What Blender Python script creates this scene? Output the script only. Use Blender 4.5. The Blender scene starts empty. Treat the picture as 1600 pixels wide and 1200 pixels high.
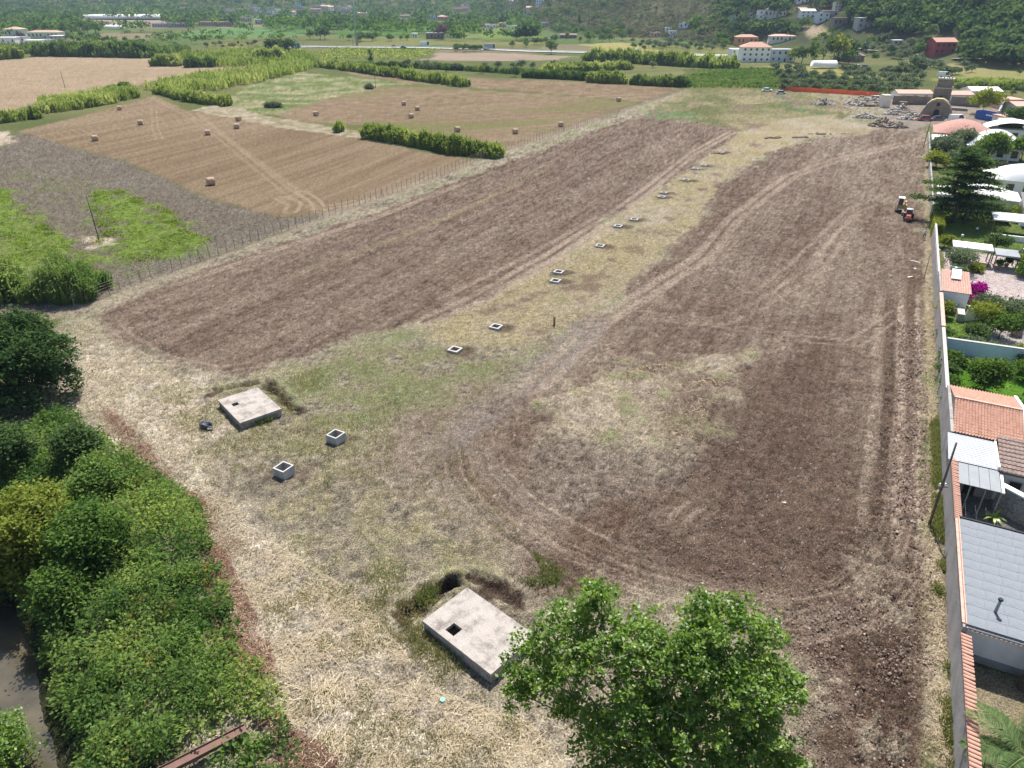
import bpy, math, random
import numpy as np
from mathutils import Vector, Matrix
R = math.radians
scene = bpy.context.scene
# ---------------------------------------------------------------- camera
CAM_H, PITCH, FPX = 35.0, R(28.5), 1110.0
cam_d = bpy.data.cameras.new('camera'); cam = bpy.data.objects.new('camera', cam_d)
scene.collection.objects.link(cam); scene.camera = cam
cam.location = (0, 0, CAM_H); cam.rotation_euler = (R(90) - PITCH, 0, 0)
cam_d.sensor_width = 36; cam_d.lens = 36 * FPX / 1600; cam_d.clip_end = 12000; cam_d.clip_start = 0.5
# ---------------------------------------------------------------- sky and sun
SUN_AZ, SUN_EL = R(11), R(60)          # azimuth to the right of +Y
world = bpy.data.worlds.new('World'); scene.world = world; world.use_nodes = True
wn = world.node_tree; bg = wn.nodes['Background']
sky = wn.nodes.new('ShaderNodeTexSky'); sky.sky_type = 'NISHITA'; sky.sun_disc = False
sky.sun_elevation = SUN_EL; sky.sun_rotation = SUN_AZ; sky.air_density = 1.0; sky.dust_density = 1.5
wn.links.new(sky.outputs[0], bg.inputs[0]); bg.inputs[1].default_value = 0.092
sun_d = bpy.data.lights.new('sun', 'SUN'); sun_d.energy = 5.0; sun_d.angle = R(0.53); sun_d.color = (1, 0.95, 0.875)
sun = bpy.data.objects.new('sun', sun_d); scene.collection.objects.link(sun)
sdir = Vector((math.sin(SUN_AZ) * math.cos(SUN_EL), math.cos(SUN_AZ) * math.cos(SUN_EL), math.sin(SUN_EL)))
sun.rotation_euler = sdir.to_track_quat('Z', 'Y').to_euler()
scene.view_settings.view_transform = 'Standard'; scene.view_settings.look = 'None'
scene.view_settings.exposure = 0.97; scene.view_settings.gamma = 1.0
# ---------------------------------------------------------------- noise helpers
rng = np.random.default_rng(11)
def hsh(ix, iy, seed):
    u = np.uint32
    with np.errstate(over='ignore'):
        h = ix.astype(np.int64).astype(u) * u(374761393) + iy.astype(np.int64).astype(u) * u(668265263) + u((seed * 1442695041) & 0xffffffff)
        h = (h ^ (h >> u(13))) * u(1274126177)
        h = (h ^ (h >> u(15))) * u(2246822519)
        return ((h ^ (h >> u(16))) & u(0xffffff)).astype(np.float32) * np.float32(1 / 0xffffff)
def vn(x, y, seed=0):
    ix = np.floor(x); iy = np.floor(y); fx = (x - ix).astype(np.float32); fy = (y - iy).astype(np.float32)
    fx = fx * fx * (3 - 2 * fx); fy = fy * fy * (3 - 2 * fy)
    ix = ix.astype(np.int32).astype(np.uint32); iy = iy.astype(np.int32).astype(np.uint32); u = np.uint32
    with np.errstate(over='ignore'):
        x0 = ix * u(374761393) + u((seed * 1442695041) & 0xffffffff); x1 = x0 + u(374761393)
        y0 = iy * u(668265263); y1 = y0 + u(668265263)
        def fin(h):
            h = (h ^ (h >> u(13))) * u(1274126177); h = (h ^ (h >> u(15))) * u(2246822519)
            return ((h ^ (h >> u(16))) & u(0xffffff)).astype(np.float32) * np.float32(1 / 0xffffff)
        a = fin(x0 + y0); b = fin(x1 + y0); c = fin(x0 + y1); d = fin(x1 + y1)
    a += (b - a) * fx; c += (d - c) * fx
    return a + (c - a) * fy
def fbm(x, y, seed=0, o=4, g=0.5):
    s = 0; a = 1; t = 0
    for i in range(o):
        s = s + a * vn(x * 2 ** i + 17.3 * i, y * 2 ** i - 9.1 * i, seed + i); t += a; a *= g
    return s / t - 0.5
def sst(a, b, x):
    t = np.clip((x - a) / (b - a), 0, 1); return t * t * (3 - 2 * t)
# ---------------------------------------------------------------- pixel of the photograph -> place on the ground
CP, SP = math.cos(PITCH), math.sin(PITCH)
D_U = np.array([-3, -0.6, -0.3, -0.05, 0.0, 0.04, 0.16, 0.25, 0.32, 0.48, 0.63, 0.9, 3])
D_R = np.array([1500, 1500, 1450, 1300, 1100, 900, 770, 690, 640, 560, 510, 480, 480])
D_S = np.array([.12, .12, .12, .13, .16, .2, .24, .26, .28, .32, .34, .34, .34])
def terrain(x, y):
    """large relief: plain, gentle rise, hills (numpy)"""
    r = np.sqrt(x * x + y * y); u = np.where(y > 1, x / np.maximum(y, 1), 3.0 * np.sign(x))
    D = np.interp(u, D_U, D_R); S = np.interp(u, D_U, D_S)
    z = 0.009 * np.maximum(0, r - 620)
    t = np.maximum(0, r - D)
    hill = S * t * t / (t + 40)
    hill = 190 * (1 - np.exp(-hill / 190))
    hill = hill * (1 + 0.35 * fbm(x / 240, y / 240, 5, 3)) + sst(0, 60, t) * 9 * fbm(x / 70, y / 70, 6, 3)
    return np.where(y > 50, z + np.maximum(hill, 0), 0)
STREAM = [(-11, 8), (-21.8, 22), (-24.4, 25.3), (-32.4, 35.3), (-41, 46), (-55, 58), (-72, 72), (-110, 90)]   # right bank of the brook
def seg_dist(x, y, pts):
    best = np.full(np.shape(x), 1e9); sgn = np.zeros(np.shape(x)); par = np.zeros(np.shape(x)); L = 0
    for (ax, ay), (bx, by) in zip(pts[:-1], pts[1:]):
        dx, dy = bx - ax, by - ay; l2 = dx * dx + dy * dy
        t = np.clip(((x - ax) * dx + (y - ay) * dy) / l2, 0, 1)
        d = np.hypot(x - ax - t * dx, y - ay - t * dy)
        m = d < best
        best = np.where(m, d, best); sgn = np.where(m, np.sign((x - ax) * dy - (y - ay) * dx), sgn)
        par = np.where(m, L + t * math.sqrt(l2), par); L += math.sqrt(l2)
    return best, sgn, par
def gz(x, y):
    """ground height without the fine relief"""
    x = np.asarray(x, float); y = np.asarray(y, float)
    z = terrain(x, y)
    d, s, _ = seg_dist(x, y, STREAM)
    sd = d * s                                 # >0 on the field side of the bank
    near = (y < 95) & (x < -15)
    z = np.where(near, z - 3.2 * sst(2.5, -2.5, sd + 0.8 * fbm(x / 4, y / 4, 77, 3)) + 3.4 * sst(-9, -15, sd), z)
    return z
def W(px, py, z=None, dz=0.0):
    """world point seen at a pixel (1600 x 1200): on the ground, or at height z"""
    a = (px - 800) / FPX; b = -(py - 600) / FPX
    dx, dy, dzz = a, CP + b * SP, -SP + b * CP
    if z is not None:
        t = (z - CAM_H) / dzz
        return (a * t, dy * t, z)
    t = np.concatenate([np.linspace(20, 400, 400), np.linspace(401, 3500, 1200)])
    h = CAM_H + dzz * t - gz(dx * t, dy * t)
    k = int(np.argmax(h < dz)) if (h < dz).any() else len(t) - 1
    if k > 0:
        h0, h1 = h[k - 1], h[k]; tt = t[k - 1] + (t[k] - t[k - 1]) * (h0 - dz) / max(h0 - h1, 1e-6)
    else: tt = t[0]
    return (dx * tt, dy * tt, float(gz(dx * tt, dy * tt)))
def slant(p): return math.sqrt(p[0] ** 2 + p[1] ** 2 + (p[2] - CAM_H) ** 2)
def mpp(p):
    """metres covered by one photo pixel at p"""
    return (p[1] * CP + (CAM_H - p[2]) * SP) / FPX
# wall-aligned frame: s along the boundary wall, t into the gardens
WB = (22.85, 22.82); WD = (0.4515, 0.8923); WN = (0.8923, -0.4515); WROT = -math.atan2(0.4515, 0.8923)
def ST(s, t, z=0.0): return (WB[0] + s * WD[0] + t * WN[0], WB[1] + s * WD[1] + t * WN[1], z)
def toST(x, y):
    x = x - WB[0]; y = y - WB[1]; return x * WD[0] + y * WD[1], x * WN[0] + y * WN[1]
# ---------------------------------------------------------------- materials
MATS = {}
def new_mat(name):
    m = bpy.data.materials.new(name); m.use_nodes = True; nt = m.node_tree; nt.nodes.clear()
    out = nt.nodes.new('ShaderNodeOutputMaterial'); return m, nt, out
def N(nt, kind, **kw):
    n = nt.nodes.new(kind)
    for k, v in kw.items():
        if k.startswith('i_'):
            key = k[2:]
            key = int(key) if key.isdigit() else key.replace('_', ' ')
            n.inputs[key].default_value = v
        else: setattr(n, k, v)
    return n
def ramp(nt, fac, stops):
    r = nt.nodes.new('ShaderNodeValToRGB'); e = r.color_ramp.elements
    while len(e) < len(stops): e.new(0.5)
    for q, (p, c) in zip(e, stops): q.position = p; q.color = (*c, 1)
    nt.links.new(fac, r.inputs[0]); return r.outputs[0]
def paint(name, c, rough=0.8, var=0.25, scale=1.5, c2=None, bump=0.0, bscale=8.0, metal=0.0, spec=0.3, fine=0.12):
    """plain surface with grime: base colour broken by two noises"""
    if name in MATS: return MATS[name]
    m, nt, out = new_mat(name); L = nt.links.new
    tc = N(nt, 'ShaderNodeTexCoord'); no = N(nt, 'ShaderNodeTexNoise', i_Scale=scale, i_Detail=6.0, i_Roughness=0.65)
    L(tc.outputs['Object'], no.inputs['Vector'])
    c2 = c2 or tuple(x * (1 - var) for x in c)
    hi = tuple(min(1, x * (1 + var * 0.4)) for x in c)
    col = ramp(nt, no.outputs[0], [(0.3, c2), (0.52, c), (0.75, hi)])
    n2 = N(nt, 'ShaderNodeTexNoise', i_Scale=scale * 14, i_Detail=3.0); L(tc.outputs['Object'], n2.inputs['Vector'])
    mx = N(nt, 'ShaderNodeMix', data_type='RGBA', blend_type='OVERLAY'); mx.inputs[0].default_value = fine * 2
    L(col, mx.inputs[6]); L(n2.outputs[0], mx.inputs[7])
    b = N(nt, 'ShaderNodeBsdfPrincipled', i_Roughness=rough, i_Metallic=metal); b.inputs['Specular IOR Level'].default_value = spec
    L(mx.outputs[2], b.inputs['Base Color'])
    if bump:
        n3 = N(nt, 'ShaderNodeTexNoise', i_Scale=bscale, i_Detail=5.0); L(tc.outputs['Object'], n3.inputs['Vector'])
        bp = N(nt, 'ShaderNodeBump', i_Strength=bump, i_Distance=0.05); L(n3.outputs[0], bp.inputs['Height']); L(bp.outputs[0], b.inputs['Normal'])
    L(b.outputs[0], out.inputs[0]); MATS[name] = m; return m
def leafmat(name, dark, mid, lite, trans=0.35, gloss=0.04, tscale=0.25):
    """leaf colour from a per-face tint, each tree a little different"""
    if name in MATS: return MATS[name]
    m, nt, out = new_mat(name); L = nt.links.new
    at = N(nt, 'ShaderNodeAttribute', attribute_name='tint')
    oi = N(nt, 'ShaderNodeObjectInfo')
    add = N(nt, 'ShaderNodeMath', operation='MULTIPLY_ADD'); add.inputs[1].default_value = 0.22; add.inputs[2].default_value = -0.11
    L(oi.outputs['Random'], add.inputs[0])
    a2 = N(nt, 'ShaderNodeMath', operation='ADD'); L(at.outputs['Fac'], a2.inputs[0]); L(add.outputs[0], a2.inputs[1])
    col = ramp(nt, a2.outputs[0], [(0.0, dark), (0.5, mid), (1.0, lite)])
    d = N(nt, 'ShaderNodeBsdfDiffuse'); t = N(nt, 'ShaderNodeBsdfTranslucent'); g = N(nt, 'ShaderNodeBsdfGlossy', i_Roughness=0.45)
    hs = N(nt, 'ShaderNodeHueSaturation', i_Saturation=1.15, i_Value=1.25); hs.inputs['Hue'].default_value = 0.485
    L(col, hs.inputs['Color']); L(col, d.inputs[0]); L(hs.outputs[0], t.inputs[0])
    m1 = N(nt, 'ShaderNodeMixShader'); m1.inputs[0].default_value = trans; L(d.outputs[0], m1.inputs[1]); L(t.outputs[0], m1.inputs[2])
    m2 = N(nt, 'ShaderNodeMixShader'); m2.inputs[0].default_value = gloss; L(m1.outputs[0], m2.inputs[1]); L(g.outputs[0], m2.inputs[2])
    L(m2.outputs[0], out.inputs[0]); MATS[name] = m; return m
# ---------------------------------------------------------------- objects
COL = scene.collection
def tag(o, label=None, cat=None, group=None, kind=None):
    if label: o['label'] = label
    if cat: o['category'] = cat
    if group: o['group'] = group
    if kind: o['kind'] = kind
    return o
def link(name, me, parent=None, loc=None, rz=None):
    o = bpy.data.objects.new(name, me); COL.objects.link(o)
    if parent is not None: o.parent = parent
    if loc is not None: o.location = loc
    if rz is not None: o.rotation_euler[2] = rz
    return o
def thing(name, label, cat, loc=(0, 0, 0), rz=0.0, group=None):
    o = link(name, None, None, loc, rz); o.empty_display_size = 0.3
    return tag(o, label, cat, group)
def dup(root, loc=None, rz=None, label=None, scale=None):
    """copy of a thing with copies of its parts and sub-parts"""
    r = root.copy(); COL.objects.link(r)
    if loc is not None: r.location = loc
    if rz is not None: r.rotation_euler[2] = rz
    if scale is not None: r.scale = scale
    if label: r['label'] = label
    for ch in list(root.children):
        c = ch.copy(); COL.objects.link(c); c.parent = r
        for g in list(ch.children):
            q = g.copy(); COL.objects.link(q); q.parent = c
    return r
def mesh_np(name, V, loops, starts, mats=(), midx=None, smooth=False, tint=None):
    me = bpy.data.meshes.new(name)
    me.vertices.add(len(V)); me.vertices.foreach_set('co', np.ascontiguousarray(V, np.float32).ravel())
    me.loops.add(len(loops)); me.loops.foreach_set('vertex_index', np.ascontiguousarray(loops, np.int32))
    me.polygons.add(len(starts)); me.polygons.foreach_set('loop_start', np.ascontiguousarray(starts, np.int32))
    for m in mats: me.materials.append(m)
    if midx is not None: me.polygons.foreach_set('material_index', np.ascontiguousarray(midx, np.int32))
    if smooth: me.polygons.foreach_set('use_smooth', np.ones(len(starts), bool))
    me.update(calc_edges=True)
    if tint is not None:
        a = me.attributes.new('tint', 'FLOAT', 'FACE'); a.data.foreach_set('value', np.ascontiguousarray(tint, np.float32))
    return me
def quads_mesh(name, Q, mats, tint=None, midx=None):
    n = len(Q); return mesh_np(name, Q.reshape(-1, 3), np.arange(n * 4), np.arange(n) * 4, mats, midx, False, tint)
class MB:
    """small mesh builder; coordinates local to the thing"""
    def __init__(s): s.v = []; s.f = []; s.m = []
    def add(s, vs, fs, mi=0):
        b = len(s.v); s.v += [tuple(map(float, q)) for q in vs]; s.f += [tuple(b + i for i in f) for f in fs]; s.m += [mi] * len(fs); return s
    def box(s, x0, x1, y0, y1, z0, z1, mi=0):
        vs = [(x0, y0, z0), (x1, y0, z0), (x1, y1, z0), (x0, y1, z0), (x0, y0, z1), (x1, y0, z1), (x1, y1, z1), (x0, y1, z1)]
        return s.add(vs, [(3, 2, 1, 0), (4, 5, 6, 7), (0, 1, 5, 4), (1, 2, 6, 5), (2, 3, 7, 6), (3, 0, 4, 7)], mi)
    def hexa(s, lo, hi, mi=0):
        """eight corners: lower ring, upper ring (both counter-clockwise from above)"""
        return s.add(list(lo) + list(hi), [(3, 2, 1, 0), (4, 5, 6, 7), (0, 1, 5, 4), (1, 2, 6, 5), (2, 3, 7, 6), (3, 0, 4, 7)], mi)
    def prism(s, poly, z0, z1, mi=0):
        n = len(poly); vs = [(x, y, z0) for x, y in poly] + [(x, y, z1) for x, y in poly]
        fs = [tuple(range(n))[::-1], tuple(range(n, 2 * n))] + [(i, (i + 1) % n, n + (i + 1) % n, n + i) for i in range(n)]
        return s.add(vs, fs, mi)
    def tube(s, pts, rad, n=6, mi=0, cap=True):
        pts = [Vector(p) for p in pts]
        if not hasattr(rad, '__len__'): rad = [rad] * len(pts)
        b = len(s.v); up = Vector((0.13, 0.21, 0.97)).normalized()
        for i, p in enumerate(pts):
            t = (pts[min(i + 1, len(pts) - 1)] - pts[max(i - 1, 0)])
            t = t.normalized() if t.length > 1e-6 else Vector((0, 0, 1))
            a = t.cross(up if abs(t.dot(up)) < 0.95 else Vector((1, 0, 0))).normalized(); c = t.cross(a)
            for k in range(n):
                an = 2 * math.pi * k / n; q = p + (a * math.cos(an) + c * math.sin(an)) * rad[i]; s.v.append(tuple(q))
        for i in range(len(pts) - 1):
            for k in range(n):
                s.f.append((b + i * n + k, b + i * n + (k + 1) % n, b + (i + 1) * n + (k + 1) % n, b + (i + 1) * n + k)); s.m.append(mi)
        if cap:
            s.f.append(tuple(b + k for k in range(n))[::-1]); s.f.append(tuple(b + (len(pts) - 1) * n + k for k in range(n))); s.m += [mi, mi]
        return s
    def build(s, name, mats, parent=None, loc=None, rz=None, smooth=False, me_only=False):
        me = bpy.data.meshes.new(name); me.from_pydata(s.v, [], s.f)
        for m in (mats if isinstance(mats, (list, tuple)) else [mats]): me.materials.append(m)
        if any(s.m): me.polygons.foreach_set('material_index', np.array(s.m, np.int32))
        if smooth: me.polygons.foreach_set('use_smooth', np.ones(len(s.f), bool))
        me.update()
        return me if me_only else link(name, me, parent, loc, rz)
# ================================================================ GROUND
def WP(pts): return [W(x, y)[:2] for x, y in pts]
def poly_sd(x, y, poly, pad=6.0):
    """signed distance to a polygon, positive inside; -pad far away"""
    px = np.array([p[0] for p in poly]); py = np.array([p[1] for p in poly])
    out = np.full(x.shape, -float(pad))
    sel = (x > px.min() - pad) & (x < px.max() + pad) & (y > py.min() - pad) & (y < py.max() + pad)
    X = x[sel]; Y = y[sel]
    if not len(X): return out
    d = np.full(X.shape, 1e9); ins = np.zeros(X.shape, bool); n = len(poly)
    for i in range(n):
        ax, ay = poly[i]; bx, by = poly[(i + 1) % n]; dx, dy = bx - ax, by - ay
        t = np.clip(((X - ax) * dx + (Y - ay) * dy) / (dx * dx + dy * dy + 1e-9), 0, 1)
        d = np.minimum(d, np.hypot(X - ax - t * dx, Y - ay - t * dy))
        c = (ay > Y) != (by > Y)
        ins ^= c & (X < (bx - ax) * (Y - ay) / (by - ay + 1e-12) + ax)
    out[sel] = np.where(ins, d, -d); return np.maximum(out, -pad)
# adaptive tessellation: finer near the house walls and the cleared site, coarser with distance
rows = []
py = 1500.0
while py > 118:
    rows.append(W(800, py, 0.0)[1]); py -= 2.15 if py < 1230 else 8
y = rows[-1]
while y < 900: y += max(3.4, min(y * 0.011, 7)); rows.append(y)
while y < 3000: y *= 1.018; rows.append(y)
rows = [-60, -30, -10, 0, 5] + rows
Y = np.array(rows)
a_in = np.linspace(-0.755, 0.755, 725); a_out = 0.76 + np.array([0.02, 0.05, 0.09, 0.14, 0.2, 0.28, 0.4, 0.6, 0.9, 1.4])
A = np.concatenate([-a_out[::-1], a_in, a_out])
depth = np.maximum(Y * CP + CAM_H * SP, 12)
GX = (A[None, :] * depth[:, None]); GY = np.repeat(Y[:, None], len(A), 1)
x = GX.ravel().astype(np.float32); y = GY.ravel().astype(np.float32); NV = len(x)
z = gz(x, y)
s_, t_ = toST(x, y)
col = np.zeros((NV, 3), np.float32)
def C(*c): return np.array(c, np.float32)
SOIL_D, SOIL, SOIL_L = C(.122, .082, .061), C(.192, .138, .104), C(.300, .237, .182)
STRAW, STRAW_P = C(.44, .37, .28), C(.60, .53, .43)
DRY, GREEN, VIVID = C(.315, .262, .150), C(.130, .150, .066), C(.135, .195, .04)
STUB, STUB_R, WEED, BRUSH = C(.262, .198, .130), C(.203, .143, .088), C(.190, .158, .122), C(.150, .080, .058)
n1 = fbm(x / 9, y / 9, 1, 4); n2 = fbm(x / 2.2, y / 2.2, 2, 4); n3 = fbm(x / 0.55, y / 0.55, 3, 3); n4 = fbm(x / 30, y / 30, 4, 3)
wn_ = rng.random(NV, np.float32) - 0.5
streak = fbm(s_ / 14, t_ / 0.9, 8, 4)           # along the boundary wall
streak2 = fbm(s_ / 40, t_ / 3.0, 9, 3); streakf = fbm(s_ / 7, t_ / .24, 12, 3)
def mix(m, c):
    e = np.nonzero(m > .004)[0]
    if not len(e): return
    k = np.minimum(m[e], 1)[:, None]; cc = c[e] if c.ndim == 2 else c[None, :]
    col[e] = col[e] * (1 - k) + cc * k
def two(c1, c2, f):
    f = np.clip(f, 0, 1)[:, None]; return c1[None, :] * (1 - f) + c2[None, :] * f
def zone(px_poly, w=1.0, rag=2.0, sc=3.0, seed=20, grow=0.0):
    sd = poly_sd(x, y, WP(px_poly), 8) + grow; out = np.zeros(NV); out[sd > 7.9] = 1
    e = np.abs(sd) < 7.95 if rag < 7 else sd > -7.95
    k = 1 + np.minimum(3.0, np.hypot(x[e], y[e]) / 160) * .6
    out[e] = sst(-w, w, sd[e] + rag * 2 * k * fbm(x[e] / sc, y[e] / sc, seed, 4) + .6 * n2[e]); return out
def track(px_line, width, soft=0.5, world=False):
    P = px_line if world else WP(px_line); d, s, par = seg_dist(x, y, P); return sst(width + soft, width - soft * 0.2, d), d * s, par
# --- the wide plain: green and dry patches
col[:] = two(C(.10, .125, .045), C(.20, .19, .085), 0.5 + 1.6 * fbm(x / 55, y / 40, 30, 4))
far_f = hsh(np.floor(x / 90 + 2 * fbm(x / 200, y / 200, 31, 2)), np.floor(y / 130 + 2 * fbm(x / 200, y / 200, 32, 2)), 33)
mm = sst(500, 620, np.hypot(x, y))
mix(mm * (far_f > .55) * .8, C(.105, .155, .055)); mix(mm * (far_f < .16) * .7, C(.24, .19, .125)); mix(mm * ((far_f > .3) & (far_f < .42)) * .6, C(.2, .2, .07))
u_ = x / np.maximum(y, 1); rr = np.hypot(x, y); hilld = rr - np.interp(u_, D_U, D_R)
scrub = two(C(.055, .070, .032), C(.14, .135, .070), 0.42 + 2.2 * fbm(x / 30, y / 30, 34, 4))
mix(sst(-10, 40, hilld), scrub)
# --- dry meadow of the whole site
site = zone([(60, 1600), (-150, 900), (20, 600), (110, 480), (420, 372), (800, 233), (1070, 142), (1400, 148), (1450, 215), (1457, 450), (1468, 700), (1490, 1200), (1500, 1600)], .8, .5)
meadow = two(C(.240, .208, .152), C(.400, .340, .245), 0.5 + 1.3 * n1 + 1.2 * n2 + .6 * n3)
grn = sst(.0, .32, n1 + .8 * n2 + .6 * n3) * .85
meadow = meadow * (1 - .75 * grn[:, None]) + (GREEN * 1.15)[None, :] * .75 * grn[:, None]
meadow *= (1 + .9 * n3 + .6 * wn_ + .5 * n2)[:, None]
mix(site, meadow)
# straw litter along the left edge and in the foreground
strawz = zone([(120, 500), (190, 545), (300, 590), (330, 640), (350, 760), (430, 850), (520, 930), (620, 1000), (680, 1080), (830, 1130), (960, 1240), (380, 1300), (330, 1080), (300, 860), (200, 720), (110, 620)], 2.2, 2.2, 4)
straw_c = two(STRAW * 1.0, STRAW_P * 1.04, .5 + 1.3 * n2 + .9 * n3) * (1 + .7 * n3 + .6 * wn_)[:, None]
mix(strawz * (.75 + .5 * n1), straw_c)
# dead brush beside the thicket
bru = zone([(165, 640), (230, 690), (250, 730), (330, 790), (370, 900), (410, 1000), (430, 1060), (470, 1150), (560, 1230), (380, 1230), (320, 1000), (300, 860), (200, 740)], 1.0, 1.6, 2.5, 41)
mix(bru * sst(-.25, .15, n2 + .5 * n3) * .95, (BRUSH[None, :] * (1.15 + 1.1 * n3 + .5 * wn_)[:, None]))
# greener foreground meadow
gz1 = zone([(400, 610), (520, 560), (640, 510), (720, 560), (840, 560), (830, 590), (730, 640), (560, 660), (450, 650)], 1.5, 2.0, 3, 42)
mix(gz1 * np.clip(.36 + 1.5 * n2 + 1.0 * n3, 0, .8), GREEN[None, :] * (1.35 + 1.2 * n3)[:, None])
gz2 = zone([(240, 620), (330, 600), (520, 660), (690, 760), (830, 850), (760, 900), (640, 900), (560, 960), (470, 880), (370, 770)], 1.5, 2.5, 3, 43)
mix(gz2 * np.clip(.3 + 1.6 * n2 + .6 * n1 + .8 * n3, 0, .75), two(GREEN * 1.35, DRY * 1.0, .5 + 1.5 * n3) * (1 + .6 * n3 + .3 * wn_)[:, None])
tramp = zone([(560, 690), (620, 640), (700, 610), (800, 590), (880, 560), (900, 620), (850, 680), (860, 760), (940, 830), (900, 900), (820, 860), (720, 800), (620, 760)], 4, 4, 4, 44)
mix(tramp * np.clip(.75 + 1.2 * n1 + 1.4 * n2 + .8 * n3, 0, 1), two(SOIL * 1.15, C(.29, .235, .195), .5 + 1.4 * n2 + n3) * (1 + .6 * n3 + .5 * wn_)[:, None])
# --- ploughed strip on the left
PL_L = [(150, 495), (255, 445), (425, 385), (600, 328), (740, 272), (880, 222), (985, 186), (1020, 182), (1080, 190), (1165, 200), (1140, 222), (1080, 262), (1000, 312), (935, 352), (880, 400), (800, 440), (735, 482), (660, 505), (560, 522), (470, 556), (385, 580), (300, 572), (225, 545), (178, 520)]
zl = zone(PL_L, .6, 1.3, 2.5, 50)
soil_l = two(SOIL_D * 1.12, SOIL_L * .92, .42 + .6 * streak + .6 * streak2 + .9 * streakf + .5 * n2 + .4 * n3) * (1 + .7 * n3 + .6 * wn_)[:, None]
mix(zl, soil_l)
# --- ploughed land on the right
PL_R = [(1185, 245), (1290, 210), (1450, 190), (1452, 450), (1462, 700), (1468, 1000), (1474, 1400), (1245, 1400), (1235, 1020), (1180, 950), (1080, 930), (980, 935), (900, 905), (850, 862), (800, 800), (720, 755), (680, 720), (700, 660), (760, 640), (840, 590), (900, 525), (945, 480), (1010, 420), (1075, 355), (1100, 310), (1150, 262)]
zr = zone(PL_R, 1.6, 4.2, 4.5, 51)
soil_r = two(SOIL_D * 1.15, SOIL_L * .9, .42 + .6 * streak + .9 * streak2 + .7 * streakf + .55 * n1 + .6 * n2 + .4 * n3 + .0016 * (y - 40)) * (1 + .75 * n3 + .6 * wn_)[:, None]
mix(zr, soil_r)
dark = zone([(1190, 570), (1260, 560), (1330, 740), (1380, 900), (1260, 960), (1080, 920), (960, 900), (900, 870), (1050, 800), (1090, 720), (1140, 640)], 4, 3, 6, 52)
mix(dark * .78, SOIL_D[None, :] * (1.05 + .9 * n3 + .45 * wn_ + .5 * n1)[:, None])
# grassy island inside it
isl = zone([(860, 625), (930, 590), (1010, 570), (1100, 555), (1160, 560), (1120, 600), (1100, 660), (1088, 720), (1030, 745), (950, 730), (900, 700), (865, 660)], 2.2, 4.5, 2.5, 53)
mix(isl * np.clip(.72 + 1.2 * n1 + .8 * n2, 0, 1), two(STRAW * 1.0, DRY * .95, .35 + 1.5 * n2) * (1 + .9 * n3 + .5 * wn_)[:, None])
mix(isl * sst(.05, .3, n2 + .7 * n3) * .7, GREEN[None, :] * (1.5 + n3)[:, None])
gry = zone([(840, 700), (900, 690), (1000, 700), (1090, 700), (1080, 750), (960, 790), (880, 800), (840, 760)], 1.2, 1.4, 2, 54)
mix(gry * .6, (C(.215, .178, .142)[None, :] * (1.1 + 1.7 * n3 + .9 * wn_)[:, None]))
# dry grass belt in the middle with the manholes
belt = zone([(1165, 200), (1300, 190), (1290, 206), (1190, 242), (1120, 290), (1085, 350), (1010, 418), (945, 478), (880, 515), (800, 540), (700, 545), (660, 510), (735, 482), (800, 442), (885, 398), (940, 352), (1005, 312), (1085, 260), (1140, 222)], .6, 1.2, 2.5, 55)
belt_c = two(DRY * 1.12, STRAW * .92, .35 + 1.6 * n1 + 1.1 * n2) * (1 + .5 * n3 + .3 * wn_)[:, None]
mix(belt, belt_c); mix(belt * sst(.1, .35, n2 + .6 * fbm(x / 5, y / 5, 56, 3)), SOIL[None, :] * (1.1 + .8 * n3)[:, None] * 1.1)
mix(belt * sst(.1, .35, -n2 + .6 * n1) * .5, two(GREEN * 1.5, DRY, .5 + n3))
# green and yellow far end of the site
farend = zone([(1000, 182), (1070, 140), (1215, 140), (1300, 150), (1330, 175), (1290, 195), (1165, 205), (1080, 190)], 1.0, 2.0, 6, 57)
mix(farend, two(C(.15, .16, .07), C(.30, .255, .15), .5 + 2.6 * fbm(x / 9, y / 9, 58, 4) + .8 * n2) * (1 + .6 * n3 + .3 * wn_)[:, None])
mix(farend * sst(.06, .22, fbm(x / 12, y / 12, 65, 3)), SOIL[None, :] * (1.25 + n3)[:, None])
mix(zone([(1000, 175), (1040, 170), (1100, 180), (1095, 190), (1020, 186)], 1, 2.5, 4, 59) * sst(-.1, .2, n2 + .6 * n1 + .05), C(.11, .175, .075)[None, :] * (1 + n2 + n3)[:, None])
mix(zone([(1210, 150), (1240, 152), (1250, 165), (1300, 172), (1290, 182), (1230, 172)], 1, 2.5, 4, 60) * sst(-.1, .2, n2 + .6 * n1 + .05), C(.11, .175, .085)[None, :] * (1 + n2 + n3)[:, None])
mix(zone([(1165, 205), (1200, 190), (1290, 180), (1360, 195), (1350, 210), (1260, 212), (1200, 235)], 1, 3, 5, 61) * .75, two(DRY * 1.15, STRAW, .5 + 2 * n1) * (1 + .4 * n3)[:, None])
# yard of bare earth before the old chapel
mix(zone([(1380, 190), (1390, 160), (1440, 158), (1600, 172), (1600, 196), (1450, 196), (1420, 205)], .8, 1, 4, 62), C(.30, .25, .20)[None, :] * (1 + .5 * n2 + .3 * n3)[:, None])
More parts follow.
